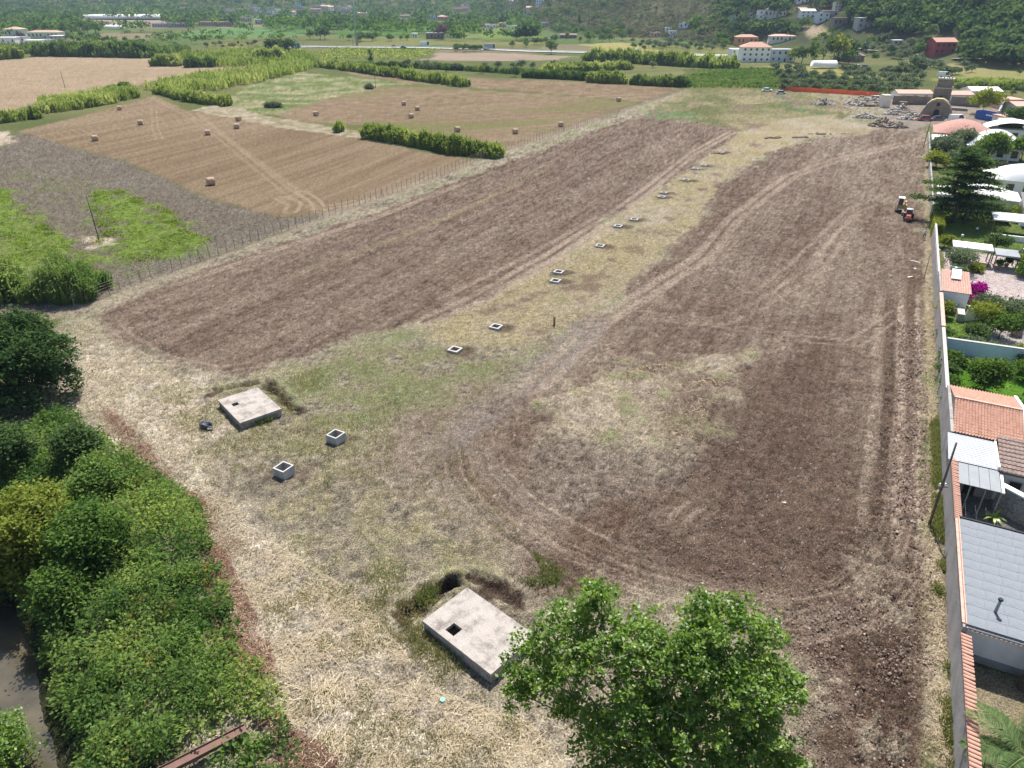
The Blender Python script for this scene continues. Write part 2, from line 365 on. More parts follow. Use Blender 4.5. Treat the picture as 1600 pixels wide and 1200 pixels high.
# rough clods beside the wall, verge along it
for t0, w0, c0, k0 in ((-4.3, .75, SOIL_D * 1.0, .85), (-3.2, .45, SOIL_L * 1.35, .8), (-2.35, .55, SOIL_D * 1.1, .8), (-1.55, .35, STRAW * .95, .8), (-5.6, .5, SOIL_L * 1.2, .45)):
    wob = t_ - t0 * (1 + np.clip((s_ - 40) / 160, 0, .8)) - .35 * fbm(s_ / 6, t_ / 6, 63, 2)
    mix(site * sst(78, 66, s_) * sst(14, 22, s_) * k0 * sst(w0, w0 * .55, np.abs(wob + .3 * n3)), c0[None, :] * (1 + 1.1 * n3 + .9 * wn_)[:, None])
rough_b = site * sst(-5.2, -4.6, t_) * sst(-1.2, -1.6, t_) * sst(80, 66, s_)
low = site * sst(-7.5, -6, t_) * sst(-1.9, -2.3, t_) * sst(18, 12, s_)
mix(low * sst(-.05, .2, n2 + .5 * n3) * .7, STRAW[None, :] * (.8 + n3 + .5 * wn_)[:, None])
mix(low * sst(.05, .25, -n2 + .6 * n3) * .8, SOIL_D[None, :] * (.8 + n3)[:, None])
verge = site * sst(-1.75, -1.15, t_ + .5 * n2 - .006 * np.maximum(0, s_ - 30)) * sst(240, 200, s_)
mix(verge, two(STRAW * .92, DRY * .95, .5 + 1.6 * n2) * (1 + .6 * n3 + .4 * wn_)[:, None])
mix(verge * sst(60, 40, s_) * sst(.0, .25, n2 + .5 * n1 + .03), GREEN[None, :] * (1.3 + n3)[:, None])
# --- wheel tracks
ruts = np.zeros(NV)
def wheel(px_line, gap, w, c, k, depth_=0.05):
    global ruts, col
    P = WP(px_line); e = gap + w * 2 + 1
    sel = (x > min(p[0] for p in P) - e) & (x < max(p[0] for p in P) + e) & (y > min(p[1] for p in P) - e) & (y < max(p[1] for p in P) + e) & (site > .01)
    d, s, par = seg_dist(x[sel], y[sel], P); q = np.abs(d - gap); L = par.max()
    m = sst(w * 1.25, w * .55, q + .25 * n3[sel] + .12 * n2[sel]) * site[sel] * sst(.03, 4.0, par) * sst(L - .03, L - 4.0, par)
    f = (m * k * np.clip(1.0 + 1.2 * n2[sel] + 1.5 * fbm(par / 9, d * 0 + gap, 64, 3), .05, 1))[:, None]
    col[sel] = col[sel] * (1 - f) + f * c[None, :] * (1 + .5 * n3[sel] + .3 * wn_[sel])[:, None]; ruts[sel] -= m * depth_
PALE = SOIL_L * 1.42
wheel([(640, 512), (735, 470), (860, 400), (940, 348), (1010, 298), (1085, 238), (1150, 203)], .95, .6, PALE, .7)
wheel([(700, 480), (820, 420), (900, 375), (960, 338)], 2.8, .6, PALE, .5)
wheel([(1045, 260), (1047, 245), (1020, 225)], .9, .4, PALE, .5)
wheel([(255, 452), (425, 392), (600, 335), (740, 280)], .4, .5, PALE, .5)
wheel([(430, 440), (620, 372), (720, 330), (860, 262)], .15, .55, DRY * .95, .55)
wheel([(1400, 300), (1330, 330), (1260, 400), (1190, 460)], 1.0, .4, PALE, .45)
wheel([(1450, 215), (1370, 235), (1300, 252), (1237, 274), (1190, 308), (1144, 345), (1097, 402), (1019, 452), (940, 500), (880, 560), (810, 625)], 1.0, .75, PALE, .6)
wheel([(1360, 330), (1320, 360), (1275, 420), (1180, 480), (1125, 502), (980, 488)], .9, .4, PALE, .4)
wheel([(985, 492), (1120, 506), (1240, 528), (1335, 536), (1390, 498), (1415, 480)], .8, .25, PALE, .45)
wheel([(1425, 470), (1420, 560), (1412, 700), (1405, 800), (1385, 880), (1330, 935), (1240, 950), (1130, 936), (1000, 905), (900, 866)], .85, .28, PALE, .42, .06)
wheel([(1440, 600), (1432, 760), (1420, 880), (1360, 960), (1260, 985), (1160, 960)], .8, .25, PALE, .35, .06)
wheel([(745, 720), (780, 770), (850, 815), (950, 870), (1040, 905)], 1.6, .25, PALE, .55, .05)
wheel([(640, 720), (690, 690), (740, 655), (800, 610), (870, 560), (940, 490)], 1.2, 1.1, C(.27, .23, .20), .6); wheel([(700, 690), (730, 740), (800, 800), (880, 850)], 2.0, 1.2, C(.26, .215, .18), .5)
for gg in (.25, .5, 1.15, 1.45, 1.75, 2.1): wheel([(1440, 640), (1425, 800), (1400, 880), (1340, 940), (1240, 962), (1130, 945), (1010, 912), (900, 870)], gg, .11, SOIL_D if gg in (.5, 1.45) else PALE, .38, .04)
for gg in (.3, .9, 1.2, 2.1, 2.5): wheel([(735, 690), (745, 740), (800, 800), (880, 850), (960, 885)], gg, .12, SOIL_D if gg in (.9, 2.1) else PALE, .55, .04)
wheel([(1110, 770), (1070, 800), (1040, 840)], .6, .3, PALE, .6, .05)
wheel([(170, 500), (200, 528), (260, 560), (340, 578), (420, 565)], .7, .25, PALE, .5, .06)
# scattered white stones and chaff
st = (rng.random(NV) > .996 - .008 * sst(.0, .3, n1) + .01 * sst(45, 95, y)) & (site > .5)
col[st] = col[st] * .3 + C(.5, .46, .41) * .7 * (0.6 + .5 * rng.random(st.sum())[:, None])
# --- stubble fields to the left of the fence
STUBBLE = {
 'near': [(30, 205), (140, 178), (240, 150), (300, 175), (375, 178), (440, 200), (560, 215), (640, 235), (745, 250), (720, 264), (610, 303), (530, 330), (440, 340), (330, 310), (190, 250), (60, 215)],
 'mid': [(420, 178), (500, 155), (590, 134), (700, 138), (850, 146), (1000, 160), (900, 198), (810, 226), (775, 232), (700, 215), (580, 195), (470, 190)],
 'far': [(500, 103), (610, 112), (740, 122), (900, 128), (1065, 138), (1010, 160), (850, 145), (640, 130), (560, 118)],
 'west': [(-200, 100), (0, 94), (70, 88), (240, 91), (245, 103), (400, 103), (330, 112), (230, 128), (215, 135), (60, 160), (0, 178), (-200, 210)]}
stub_sd = {}
for k, (nm, pp) in enumerate(STUBBLE.items()):
    sd = poly_sd(x, y, WP(pp), 30); stub_sd[nm] = sd
    m = sst(-1, 1, sd + 3 * fbm(x / 6, y / 6, 70 + k, 3))
    ang = {'near': .35, 'mid': 1.15, 'far': 1.2, 'west': 1.35}[nm]
    lp = x * math.sin(ang) + y * math.cos(ang); lq = x * math.cos(ang) - y * math.sin(ang)
    f = .5 + 1.7 * fbm(lp / 50, lq / 1.4, 80 + k, 4) + .7 * fbm(x / 35, y / 35, 84 + k, 3)
    c = two(STUB_R if nm != 'west' else STUB * 1.15, STUB * (1.12 if nm != 'west' else 1.35), f) * (1 + .22 * n3 + .18 * wn_ + .2 * fbm(lp / 60, lq / .8, 88 + k, 3))[:, None]
    mix(m, c)
    if nm in ('mid',):
        mix(m * sst(.02, .3, fbm(lp / 70, lq / 9, 90, 3) + .12 * sst(800, 990, 800 + (x + 10) * 3)), C(.20, .185, .085)[None, :] * (1 + .3 * n3)[:, None])
for ln, g, w, k in (([(235, 150), (290, 178), (345, 215), (400, 260), (450, 300), (500, 330)], .9, .3, .42), ([(240, 168), (242, 200), (250, 218)], .8, .25, .4), ([(440, 310), (460, 318), (455, 330)], 1.2, .35, .6), ([(470, 300), (490, 312), (500, 326), (560, 315)], 1.0, .35, .7), ([(300, 170), (380, 235), (470, 300)], .3, .35, .35)):
    m, sd, par = track(ln, 0.1, .1); d = np.abs(np.abs(sd) - g)
    mix(sst(w * 1.6, w * .5, d + .2 * n3) * k * sst(-1, 1, stub_sd['near']), C(.40, .31, .21)[None, :] * (1 + .3 * n3)[:, None])
# pale margin along the fence
m, sd, par = track([(90, 490), (225, 440), (420, 370), (620, 300), (800, 232), (1000, 165), (1068, 143)], 1.5, 1.0)
mix(m * (.7 + n1), two(C(.27, .225, .17), C(.36, .30, .22), .5 + 1.6 * n2) * (1 + .5 * n3 + .2 * wn_)[:, None])
# weeds west of the fence with vivid green patches
WEEDS = [(-100, 250), (0, 232), (30, 206), (100, 228), (190, 252), (330, 312), (440, 342), (510, 335), (420, 368), (225, 438), (110, 480), (0, 500), (-100, 520)]
zw = zone(WEEDS, .8, .7, 3, 92)
mix(zw, two(WEED * .9, C(.215, .19, .155), .4 + 1.6 * n1 + .9 * n2) * (1 + .8 * n3 + .4 * wn_)[:, None])
viv = np.maximum(zone([(140, 300), (190, 300), (250, 330), (330, 375), (290, 395), (200, 410), (160, 395), (150, 350)], 1.6, 3.5, 4, 93), zone([(-60, 290), (0, 290), (40, 330), (90, 370), (130, 400), (160, 450), (130, 475), (60, 430), (-60, 420)], 1.6, 3.0, 4, 94))
mix(viv * sst(-.4, -.05, n2 + .5 * n1), two(VIVID * .85, C(.19, .27, .05), .5 + 1.5 * n2 + n3) * (1 + .7 * n3 + .4 * wn_)[:, None])
mix(zone([(-60, 270), (60, 260), (180, 290), (330, 360), (330, 400), (160, 450), (60, 440), (-60, 430)], 3, 5, 6, 100) * sst(.0, .25, n2 + .5 * n1 + .4 * n3) * .7, two(VIVID * .8, C(.2, .2, .09), .5 + 1.5 * n3))
mix(zone([(130, 370), (175, 370), (180, 385), (140, 392)], .7, 1.2, 2, 95), STRAW[None, :] * (1 + n3)[:, None])
mix(zone([(-40, 210), (15, 205), (20, 222), (-40, 240)], .7, 1.2, 2, 96), STRAW[None, :] * (1 + n3)[:, None])
# meadow with cream patches beyond
me_ = zone([(340, 160), (400, 130), (470, 113), (560, 122), (640, 131), (590, 138), (500, 156), (430, 180), (380, 180)], 1, 2, 4, 97)
mix(me_, two(C(.15, .185, .065), C(.36, .32, .20), .3 + 2.6 * fbm(x / 8, y / 6, 98, 4) + .5 * n2) * (1 + .6 * n3 + .3 * wn_)[:, None])
mix(zone([(300, 172), (345, 160), (420, 182), (560, 205), (640, 232), (560, 215), (440, 200)], .4, .8, 3, 99), two(STRAW, C(.25, .22, .12), .5 + 2 * n2) * (1 + .4 * n3)[:, None])
# --- farther fields
def far_zone(pp, c1, c2, sc=20, rag=4, rows_=None, ra=0.0):
    m = zone(pp, 2.0, rag, 20, 110 + len(pp))
    f = .5 + 1.3 * fbm(x / sc, y / sc, 120 + len(pp), 3)
    if rows_ is not None:
        lq = x * math.cos(ra) - y * math.sin(ra); f = f + .6 * np.sin(lq / rows_ * 6.283)
    mix(m, two(C(*c1), C(*c2), f))
far_zone([(470, 78), (560, 76), (665, 78), (650, 93), (520, 94)], (.10, .135, .045), (.20, .185, .09))
far_zone([(655, 93), (690, 83), (810, 84), (905, 88), (880, 94), (760, 96)], (.30, .23, .165), (.36, .28, .21))
far_zone([(520, 57), (560, 35), (640, 29), (700, 40), (690, 48), (600, 58)], (.09, .165, .04), (.125, .21, .055))
far_zone([(250, 55), (330, 45), (460, 40), (520, 44), (500, 55), (400, 58)], (.10, .18, .06), (.14, .23, .085))
far_zone([(300, 32), (420, 26), (520, 30), (500, 36), (330, 34)], (.11, .19, .07), (.15, .23, .09))
far_zone([(120, 30), (250, 32), (330, 36), (290, 44), (170, 42)], (.27, .20, .15), (.33, .26, .2))
far_zone([(715, 48), (800, 45), (860, 60), (720, 60)], (.14, .20, .05), (.2, .24, .08))
far_zone([(915, 70), (950, 66), (1010, 70), (1035, 82), (940, 80)], (.30, .26, .10), (.36, .31, .13))
far_zone([(1190, 104), (1240, 102), (1330, 112), (1420, 122), (1390, 128), (1280, 120)], (.26, .25, .08), (.34, .30, .12))
far_zone([(1480, 100), (1530, 94), (1600, 95), (1760, 98), (1760, 128), (1600, 124), (1500, 118)], (.24, .24, .08), (.33, .28, .14))
far_zone([(1440, 124), (1500, 118), (1620, 126), (1620, 134), (1500, 132)], (.19, .22, .06), (.26, .26, .09))
far_zone([(1255, 42), (1285, 40), (1300, 50), (1262, 58)], (.36, .27, .17), (.42, .33, .22), 20, 1)
far_zone([(880, 120), (1060, 112), (1140, 112), (1130, 130), (900, 124)], (.15, .17, .06), (.24, .22, .10))
far_zone([(1060, 108), (1200, 106), (1420, 130), (1390, 146), (1215, 138), (1080, 132)], (.085, .11, .045), (.14, .16, .06))
# --- gardens behind the wall
def rect(s0, s1, t0, t1, c1, c2, sc=1.0, w=.1):
    m = sst(-w, w, s_ - s0) * sst(w, -w, s_ - s1) * sst(-w, w, t_ - t0) * sst(w, -w, t_ - t1)
    mix(m, two(C(*c1), C(*c2), .5 + 1.5 * fbm(x / sc, y / sc, 140, 3)) * (1 + .25 * n3 + .12 * wn_)[:, None])
rect(-30, 235, .1, 70, (.13, .16, .055), (.20, .19, .09), 3)
rect(-30, 8, .3, 30, (.27, .23, .13), (.33, .28, .19), 1.2)
rect(18, 27, .3, 12, (.22, .21, .20), (.28, .27, .25))
rect(18.5, 22.6, .3, 12, (.05, .11, .02), (.09, .16, .03))
rect(40, 53.2, .3, 14, (.085, .20, .018), (.13, .27, .035), 1.4)
rect(53.8, 69, .3, 14, (.12, .21, .03), (.17, .25, .06), 1.2)
rect(56, 67, 5.6, 20, (.44, .40, .39), (.55, .50, .48), 1.5)
rect(77, 98, 1.6, 22, (.56, .46, .43), (.62, .53, .49), 1.5)
rect(98, 125, .3, 20, (.10, .17, .04), (.16, .20, .06), 2)
# terrain relief
far_k = sst(160, 60, y)
relief = far_k * site * (.10 * n2 + .10 * n3 + .06 * wn_ * sst(100, 50, y))
relief += far_k * zl * (.09 * fbm(s_ / 3, t_ / .35, 150, 2) + .10 * wn_ * sst(120, 60, y)) + far_k * zr * (.09 * n3 + .11 * wn_ * sst(110, 50, y))
relief += rough_b * (.30 * n3 + .10 * wn_) + low * .22 * n3 + strawz * far_k * (.10 * n3 + .07 * wn_) + verge * (.12 * n3)
relief += far_k * isl * .25 + viv * (.5 + .6 * n2) * .8 + zw * (.22 * n2 + .15 * n3) + ruts
relief = np.where(t_ > 0, .02 * n3, relief)
# the two uncovered tanks stand in dug pits
def pit(px_line, width, dep, soft=.25):
    global relief
    P = [W(a, b)[:2] for a, b in px_line]; d, s, par = seg_dist(x, y, P)
    q = d + .9 * n2 + .5 * n3 + .5 * n1; m = sst(width + soft, width - soft, q); relief = relief * (1 - m) - dep * m
    mix(sst(width + soft + .5, width + soft * .1, q + .9 * n3 + .6 * n2), C(.085, .060, .045)[None, :] * (1 + n3 + .4 * wn_)[:, None])
    rim = sst(width + 1.3, width + .8, q) * (1 - sst(width + .7, width + .3, q)); relief += rim * .22 * np.clip(.6 + 3 * n2, 0, 1.5)
pit([(640, 955), (672, 930), (705, 912)], .55, .95); pit([(752, 908), (775, 920), (800, 938)], .2, .4)
pit([(705, 916), (732, 904)], .15, .4)
pit([(424, 606), (440, 622), (456, 640)], .36, .75); pit([(340, 612), (385, 602), (415, 598)], .22, .25)
# dug soil round every manhole
MANH = [(526, 690), (445, 742), (711, 549), (775, 513), (868, 441), (873, 427), (937.5, 386), (965.6, 355), (991, 344.5), (1034, 309), (1037, 302.5), (1072, 282.5), (1086.5, 265), (1099, 259.5), (1126.5, 239)]
for i, (a, b) in enumerate(MANH):
    p = W(a, b); d = np.hypot((x - p[0] - .6) / 1.7, (y - p[1]) / 1.15)
    mix(sst(1.45, .75, d + .8 * n2) * (.9 if i > 1 else .45), SOIL_D[None, :] * (1.0 + n3)[:, None])
    relief += sst(1.6, .8, d) * sst(.5, 1.0, d) * .12
# brook bed
dS, sS, _ = seg_dist(x, y, STREAM); sdS = dS * sS
mix(((y < 95) & (x < -12)) * sst(5.5, 2.0, sdS) , C(.045, .055, .024)[None, :] * (1 + n3)[:, None])
mix(((y < 95) & (x < -12)) * sst(-.5, -3, sdS), C(.13, .105, .07)[None, :] * (1 + n3)[:, None])
z = z + relief
col = np.clip(col, .012, .75)
speck = np.clip(site * (.42 + .5 * sst(-.15, .25, n1 + n2) + .25 * strawz - .1 * dark) * sst(160, 90, y) + .12 * zw, 0, .8)
speck = np.where(t_ > 0, 0, speck).astype(np.float32)
# small clod relief in shader
def ground_material():
    m, nt, out = new_mat('ground_earth'); L = nt.links.new
    at = N(nt, 'ShaderNodeAttribute', attribute_name='albedo'); tc = N(nt, 'ShaderNodeTexCoord')
    def noise(sc, de, ro): n = N(nt, 'ShaderNodeTexNoise', i_Scale=sc, i_Detail=de, i_Roughness=ro); L(tc.outputs['Object'], n.inputs['Vector']); return n.outputs[0]
    def remap(v, a0, a1, b0, b1): r = N(nt, 'ShaderNodeMapRange', i_1=a0, i_2=a1, i_3=b0, i_4=b1); L(v, r.inputs[0]); return r.outputs[0]
    na = noise(1.7, 8.0, .78); nb = noise(9.0, 5.0, .75)
    fa = remap(na, .32, .68, .6, 1.4); fb = remap(nb, .36, .64, .32, 1.68)
    mu = N(nt, 'ShaderNodeMath', operation='MULTIPLY'); L(fa, mu.inputs[0]); L(fb, mu.inputs[1])
    mx = N(nt, 'ShaderNodeVectorMath', operation='SCALE'); L(at.outputs['Color'], mx.inputs[0]); L(mu.outputs[0], mx.inputs['Scale'])
    # pale chaff and pebbles, amount per place in the attribute's alpha
    nc_ = noise(13.0, 3.0, .6); pale = remap(nc_, .585, .66, 0.0, 1.0); pm_ = N(nt, 'ShaderNodeMath', operation='MULTIPLY'); L(pale, pm_.inputs[0]); L(at.outputs['Alpha'], pm_.inputs[1])
    mc = N(nt, 'ShaderNodeMix', data_type='RGBA'); L(pm_.outputs[0], mc.inputs[0]); L(mx.outputs[0], mc.inputs[6]); mc.inputs[7].default_value = (.46, .39, .29, 1)
    b = N(nt, 'ShaderNodeBsdfDiffuse', i_Roughness=.6); L(mc.outputs[2], b.inputs[0])
    bp = N(nt, 'ShaderNodeBump', i_Strength=1.0, i_Distance=.22); L(nb, bp.inputs['Height'])
    b2 = N(nt, 'ShaderNodeBump', i_Strength=.7, i_Distance=.5); L(na, b2.inputs['Height']); L(bp.outputs[0], b2.inputs['Normal']); L(b2.outputs[0], b.inputs['Normal'])
    L(b.outputs[0], out.inputs[0]); return m
GMAT = ground_material()
nr, nc = len(Y), len(A)
idx = np.arange(nr * nc).reshape(nr, nc)
F = np.stack([idx[:-1, :-1], idx[:-1, 1:], idx[1:, 1:], idx[1:, :-1]], -1).reshape(-1, 4)
fc = F[:, 0]
lab = np.zeros(len(F), int)                 # 0 open ground
lab[hilld[fc] > 0] = 1
lab[(zl[fc] > .5)] = 2; lab[(zr[fc] > .5) & (site[fc] > .5)] = 3
for k, nm in enumerate(STUBBLE): lab[stub_sd[nm][fc] > 0] = 4 + k
lab[(zw[fc] > .5)] = 8
lab[(t_[fc] > .15) & (s_[fc] > -30) & (s_[fc] < 235) & (t_[fc] < 40)] = 9
VV = np.stack([x, y, z], -1)
GN = ['ground', 'hillside', 'ploughed_strip', 'ploughed_land', 'stubble_field', 'stubble_field', 'stubble_field', 'stubble_field', 'weed_field', 'garden_ground']
# shared normals keep the seams between the fields invisible
me_all = mesh_np('all_ground', VV, F.ravel(), np.arange(len(F)) * 4, (), None, True)
nrm = np.empty(NV * 3, np.float32); me_all.vertex_normals.foreach_get('vector', nrm); nrm = nrm.reshape(-1, 3); bpy.data.meshes.remove(me_all)
for k, nm in enumerate(GN):
    f = F[lab == k]
    if not len(f): continue
    used, inv = np.unique(f.ravel(), return_inverse=True)
    me = mesh_np(nm, VV[used], inv, np.arange(len(f)) * 4, [GMAT], None, True)
    ca = me.attributes.new('albedo', 'FLOAT_COLOR', 'POINT'); ca.data.foreach_set('color', np.concatenate([col[used], speck[used][:, None]], 1).astype(np.float32).ravel())
    me.normals_split_custom_set_from_vertices(nrm[used])
    o = link(nm, me); o['kind'] = 'structure'
# brook water
wm, nt, out = new_mat('brook_water')
b = N(nt, 'ShaderNodeBsdfPrincipled', i_Roughness=.06); no = N(nt, 'ShaderNodeTexNoise', i_Scale=.35, i_Detail=4.0)
tc = N(nt, 'ShaderNodeTexCoord'); nt.links.new(tc.outputs['Object'], no.inputs[0])
nt.links.new(ramp(nt, no.outputs[0], [(.3, (.035, .033, .024)), (.7, (.095, .078, .05))]), b.inputs['Base Color'])
n5 = N(nt, 'ShaderNodeTexNoise', i_Scale=3.0, i_Detail=4.0); nt.links.new(tc.outputs['Object'], n5.inputs[0])
bp = N(nt, 'ShaderNodeBump', i_Strength=.25, i_Distance=.05); nt.links.new(n5.outputs[0], bp.inputs['Height']); nt.links.new(bp.outputs[0], b.inputs['Normal'])
nt.links.new(b.outputs[0], out.inputs[0])
mb = MB(); L_ = STREAM; off = []
for i, (ax, ay) in enumerate(L_):
    bx, by = L_[min(i + 1, len(L_) - 1)]; cx, cy = L_[max(i - 1, 0)]
    tx, ty = bx - cx, by - cy; l = math.hypot(tx, ty); nx, ny = -ty / l, tx / l
    off.append(((ax - nx * 1.5, ay - ny * 1.5), (ax + nx * 14, ay + ny * 14)))
for (p, q), (r, s) in zip(off[:-1], off[1:]): mb.add([(*p, -2.55), (*r, -2.55), (*s, -2.55), (*q, -2.55)], [(0, 1, 2, 3)])
w = mb.build('brook_water', wm); w['kind'] = 'structure'
for f in w.data.polygons: pass
# ================================================================ THINGS ON THE CLEARED SITE
M_conc = paint('concrete_weathered', (.29, .262, .238), .9, .38, 1.1, c2=(.13, .112, .098), bump=.4, bscale=5, fine=.3)
M_conc_w = paint('concrete_pale', (.37, .36, .34), .9, .25, 1.6, bump=.25)
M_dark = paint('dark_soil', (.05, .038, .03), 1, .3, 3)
M_hay = paint('hay', (.37, .27, .195), 1, .3, 4, c2=(.17, .115, .08), bump=.8, bscale=14, fine=.25)
M_hay_end = paint('hay_end', (.40, .32, .25), 1, .25, 5, bump=.8, bscale=14, fine=.25)
M_rust = paint('rusty_iron', (.19, .14, .11), .8, .4, 6)
M_wire = paint('wire', (.16, .14, .125), .6, .2, 3)
M_wood = paint('pole_wood', (.12, .10, .085), .9, .35, 5)
M_black = paint('black_rubber', (.02, .02, .022), .7, .3, 3)
M_glass = paint('dark_glass', (.03, .035, .042), .15, .2, 2, spec=.6)
M_white = paint('white_paint', (.74, .73, .71), .6, .14, 1.2)
def tank(name, label, corners, h, hole, hs, zb=-1.0):
    (ax, ay), (bx, by), (cx, cy) = corners      # a: origin corner, b along x, c along y
    rz = math.atan2(by - ay, bx - ax); lx = math.hypot(bx - ax, by - ay); ly = math.hypot(cx - ax, cy - ay)
    t = thing(name, label, 'concrete tank', (ax, ay, 0), rz)
    hx, hy = hole; k = hs / 2
    mb = MB(); xs = [0, hx - k, hx + k, lx]; ys = [0, hy - k, hy + k, ly]; zt, zs = h, h - .24
    for i in range(3):
        for j in range(3):
            if i == 1 and j == 1: continue
            # top and underside, shared edges stay closed
            mb.add([(xs[i], ys[j], zt), (xs[i + 1], ys[j], zt), (xs[i + 1], ys[j + 1], zt), (xs[i], ys[j + 1], zt)], [(0, 1, 2, 3)])
            mb.add([(xs[i], ys[j], zs), (xs[i + 1], ys[j], zs), (xs[i + 1], ys[j + 1], zs), (xs[i], ys[j + 1], zs)], [(3, 2, 1, 0)])
    for a, b in (((0, 0), (lx, 0)), ((lx, 0), (lx, ly)), ((lx, ly), (0, ly)), ((0, ly), (0, 0)), ((xs[1], ys[2]), (xs[2], ys[2])), ((xs[2], ys[2]), (xs[2], ys[1])), ((xs[2], ys[1]), (xs[1], ys[1])), ((xs[1], ys[1]), (xs[1], ys[2]))):
        mb.add([(*a, zs), (*b, zs), (*b, zt), (*a, zt)], [(0, 1, 2, 3)])
    mb.build('slab', M_conc, t)
    mb = MB(); e = .05
    for x0, x1, y0, y1 in ((e, lx - e, e, e + .25), (e, lx - e, ly - e - .25, ly - e), (e, e + .25, e + .25, ly - e - .25), (lx - e - .25, lx - e, e + .25, ly - e - .25)):
        mb.box(x0, x1, y0, y1, zb, zs - .004)
    mb.build('tank_wall', M_conc, t)
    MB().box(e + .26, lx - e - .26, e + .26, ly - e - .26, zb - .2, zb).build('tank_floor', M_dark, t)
    return t
P = [W(*q, .85)[:2] for q in ((660, 970), (767, 1054), (732, 919))]
tank('concrete_tank', 'big uncovered concrete tank slab with a square hole, half under the foreground tree', P, .85, (1.95, .85), .75)
P = [W(*q, .75)[:2] for q in ((340, 625), (375, 661), (407, 612))]
tank('concrete_tank', 'uncovered concrete tank slab with a small square hole, in grass left of the manholes', P, .75, (1.9, 1.0), .6)
# manholes
def manhole_mesh(a, h, w):
    mb = MB(); k = a / 2
    for x0, x1, y0, y1 in ((-k, k, -k, -k + w), (-k, k, k - w, k), (-k, -k + w, -k + w, k - w), (k - w, k, -k + w, k - w)): mb.box(x0, x1, y0, y1, -.7, h)
    return mb.build('ring', M_conc_w, me_only=True)
mh_big = manhole_mesh(1.22, .85, .13); mh_low = manhole_mesh(1.3, .32, .2)
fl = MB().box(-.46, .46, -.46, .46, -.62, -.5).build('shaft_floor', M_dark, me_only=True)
ORD = ['nearest of the manhole boxes, standing free in the grass to the right', 'tall square manhole box at lower left of the row, in straw', 'third', 'fourth', 'fifth', 'sixth', 'seventh', 'eighth', 'ninth', 'tenth', 'eleventh', 'twelfth', 'thirteenth', 'fourteenth', 'farthest']
for i, (a, b) in enumerate(MANH):
    p = W(a, b)
    lb = ('square concrete manhole box standing in grass, right of the two nearest' if i == 0 else 'square concrete manhole box with dug soil, nearest to the thicket' if i == 1 else
          ORD[i] + (' concrete manhole ring from the camera in the dry grass belt' if i < 14 else ' concrete manhole ring in the dry grass belt, beside dark rubble'))
    t = thing('manhole_box', lb, 'manhole', (p[0], p[1], 0), WROT + R((i * 37) % 9 - 4), 'concrete manholes in the grass belt')
    link('ring', mh_big if i < 2 else mh_low, t); link('shaft_floor', fl, t)
# round bales
def bale_mesh():
    mb = MB(); n = 22; rings = [(-.74, .58), (-.75, .74), (-.68, .80), (-.3, .815), (0, .81), (.3, .815), (.68, .80), (.75, .74), (.74, .58)]
    for xx, r in rings:
        for k in range(n):
            an = 2 * math.pi * k / n; q = r * (1 + .018 * math.sin(k * 5.3 + xx * 7)); mb.v.append((xx, q * math.cos(an), .76 + q * math.sin(an)))
    for i in range(len(rings) - 1):
        for k in range(n): mb.f.append((i * n + k, (i + 1) * n + k, (i + 1) * n + (k + 1) % n, i * n + (k + 1) % n)); mb.m.append(1 if i in (0, 7) else 0)
    mb.f.append(tuple(range(n))); mb.f.append(tuple(range(8 * n, 9 * n))[::-1]); mb.m += [1, 1]
    return mb.build('hay_bale', [M_hay, M_hay_end], smooth=True, me_only=True)
BM = bale_mesh()
BALES = [(187, 172, 'round hay bale nearest the reed hedge in the near stubble field'), (220, 195, 'round hay bale second from the left top of the near stubble field'), (149, 220, 'leftmost round hay bale, near the grey weeds'),
 (325, 211, 'round hay bale left of the close pair in the near stubble field'), (373, 189, 'upper of the two close round bales in the near stubble field'), (370, 201, 'lower of the two close round bales in the near stubble field'),
 (330, 289, 'biggest and nearest round hay bale, at the edge of the grey weeds'), (494, 181, 'round hay bale at the left end of the second stubble field'), (631, 164.5, 'top round bale of the group of three in the second stubble field'),
 (652, 172.6, 'right round bale of the group of three in the second stubble field'), (642.5, 184.5, 'lowest round bale of the group of three in the second stubble field'), (714.7, 206, 'round hay bale just behind the bright reed hedge'),
 (805, 209, 'round hay bale near the fence right of the reed hedge'), (876.5, 198, 'round hay bale close beside the wire fence'), (966.5, 158.5, 'farthest round hay bale, at the top of the second stubble field')]
for i, (a, b, lb) in enumerate(BALES):
    p = W(a, b); o = link('hay_bale', BM, None, (p[0], p[1], p[2] - .05), R([28, 22, 35, 20, -16, 25, 32, -20, 13, 20, 28, 24, 14, -16, 20][i])); tag(o, lb, 'hay bale', 'round hay bales in the stubble')
    k = 1.06 if i == 6 else .97 + .02 * (i % 3); o.scale = (k, k, k)
# wire fence between the stubble fields and the site
FL = [W(*q)[:2] for q in ((118, 482), (225, 440), (420, 370), (520, 335), (620, 300), (720, 262), (800, 232), (900, 200), (1000, 165), (1068, 143))]
fence = thing('wire_fence', 'long wire fence on thin rusty posts between stubble fields and ploughed strip', 'fence', (FL[0][0], FL[0][1], 0))
pm = MB().box(-.028, .028, -.028, .028, -.3, 2.0).build('fence_post', M_rust, me_only=True)
bm_ = MB().tube([(.75, 0, -.1), (0, 0, 1.7)], .03, 5).tube([(-.75, 0, -.1), (0, 0, 1.7)], .03, 5).build('brace', M_rust, me_only=True)
pts = []; acc = 0
for (ax, ay), (bx, by) in zip(FL[:-1], FL[1:]):
    l = math.hypot(bx - ax, by - ay); q = acc
    while q < l: pts.append((ax + (bx - ax) * q / l, ay + (by - ay) * q / l)); q += 1.72
    acc = q - l
random.seed(3)
fa = math.atan2(FL[-1][1] - FL[0][1], FL[-1][0] - FL[0][0])
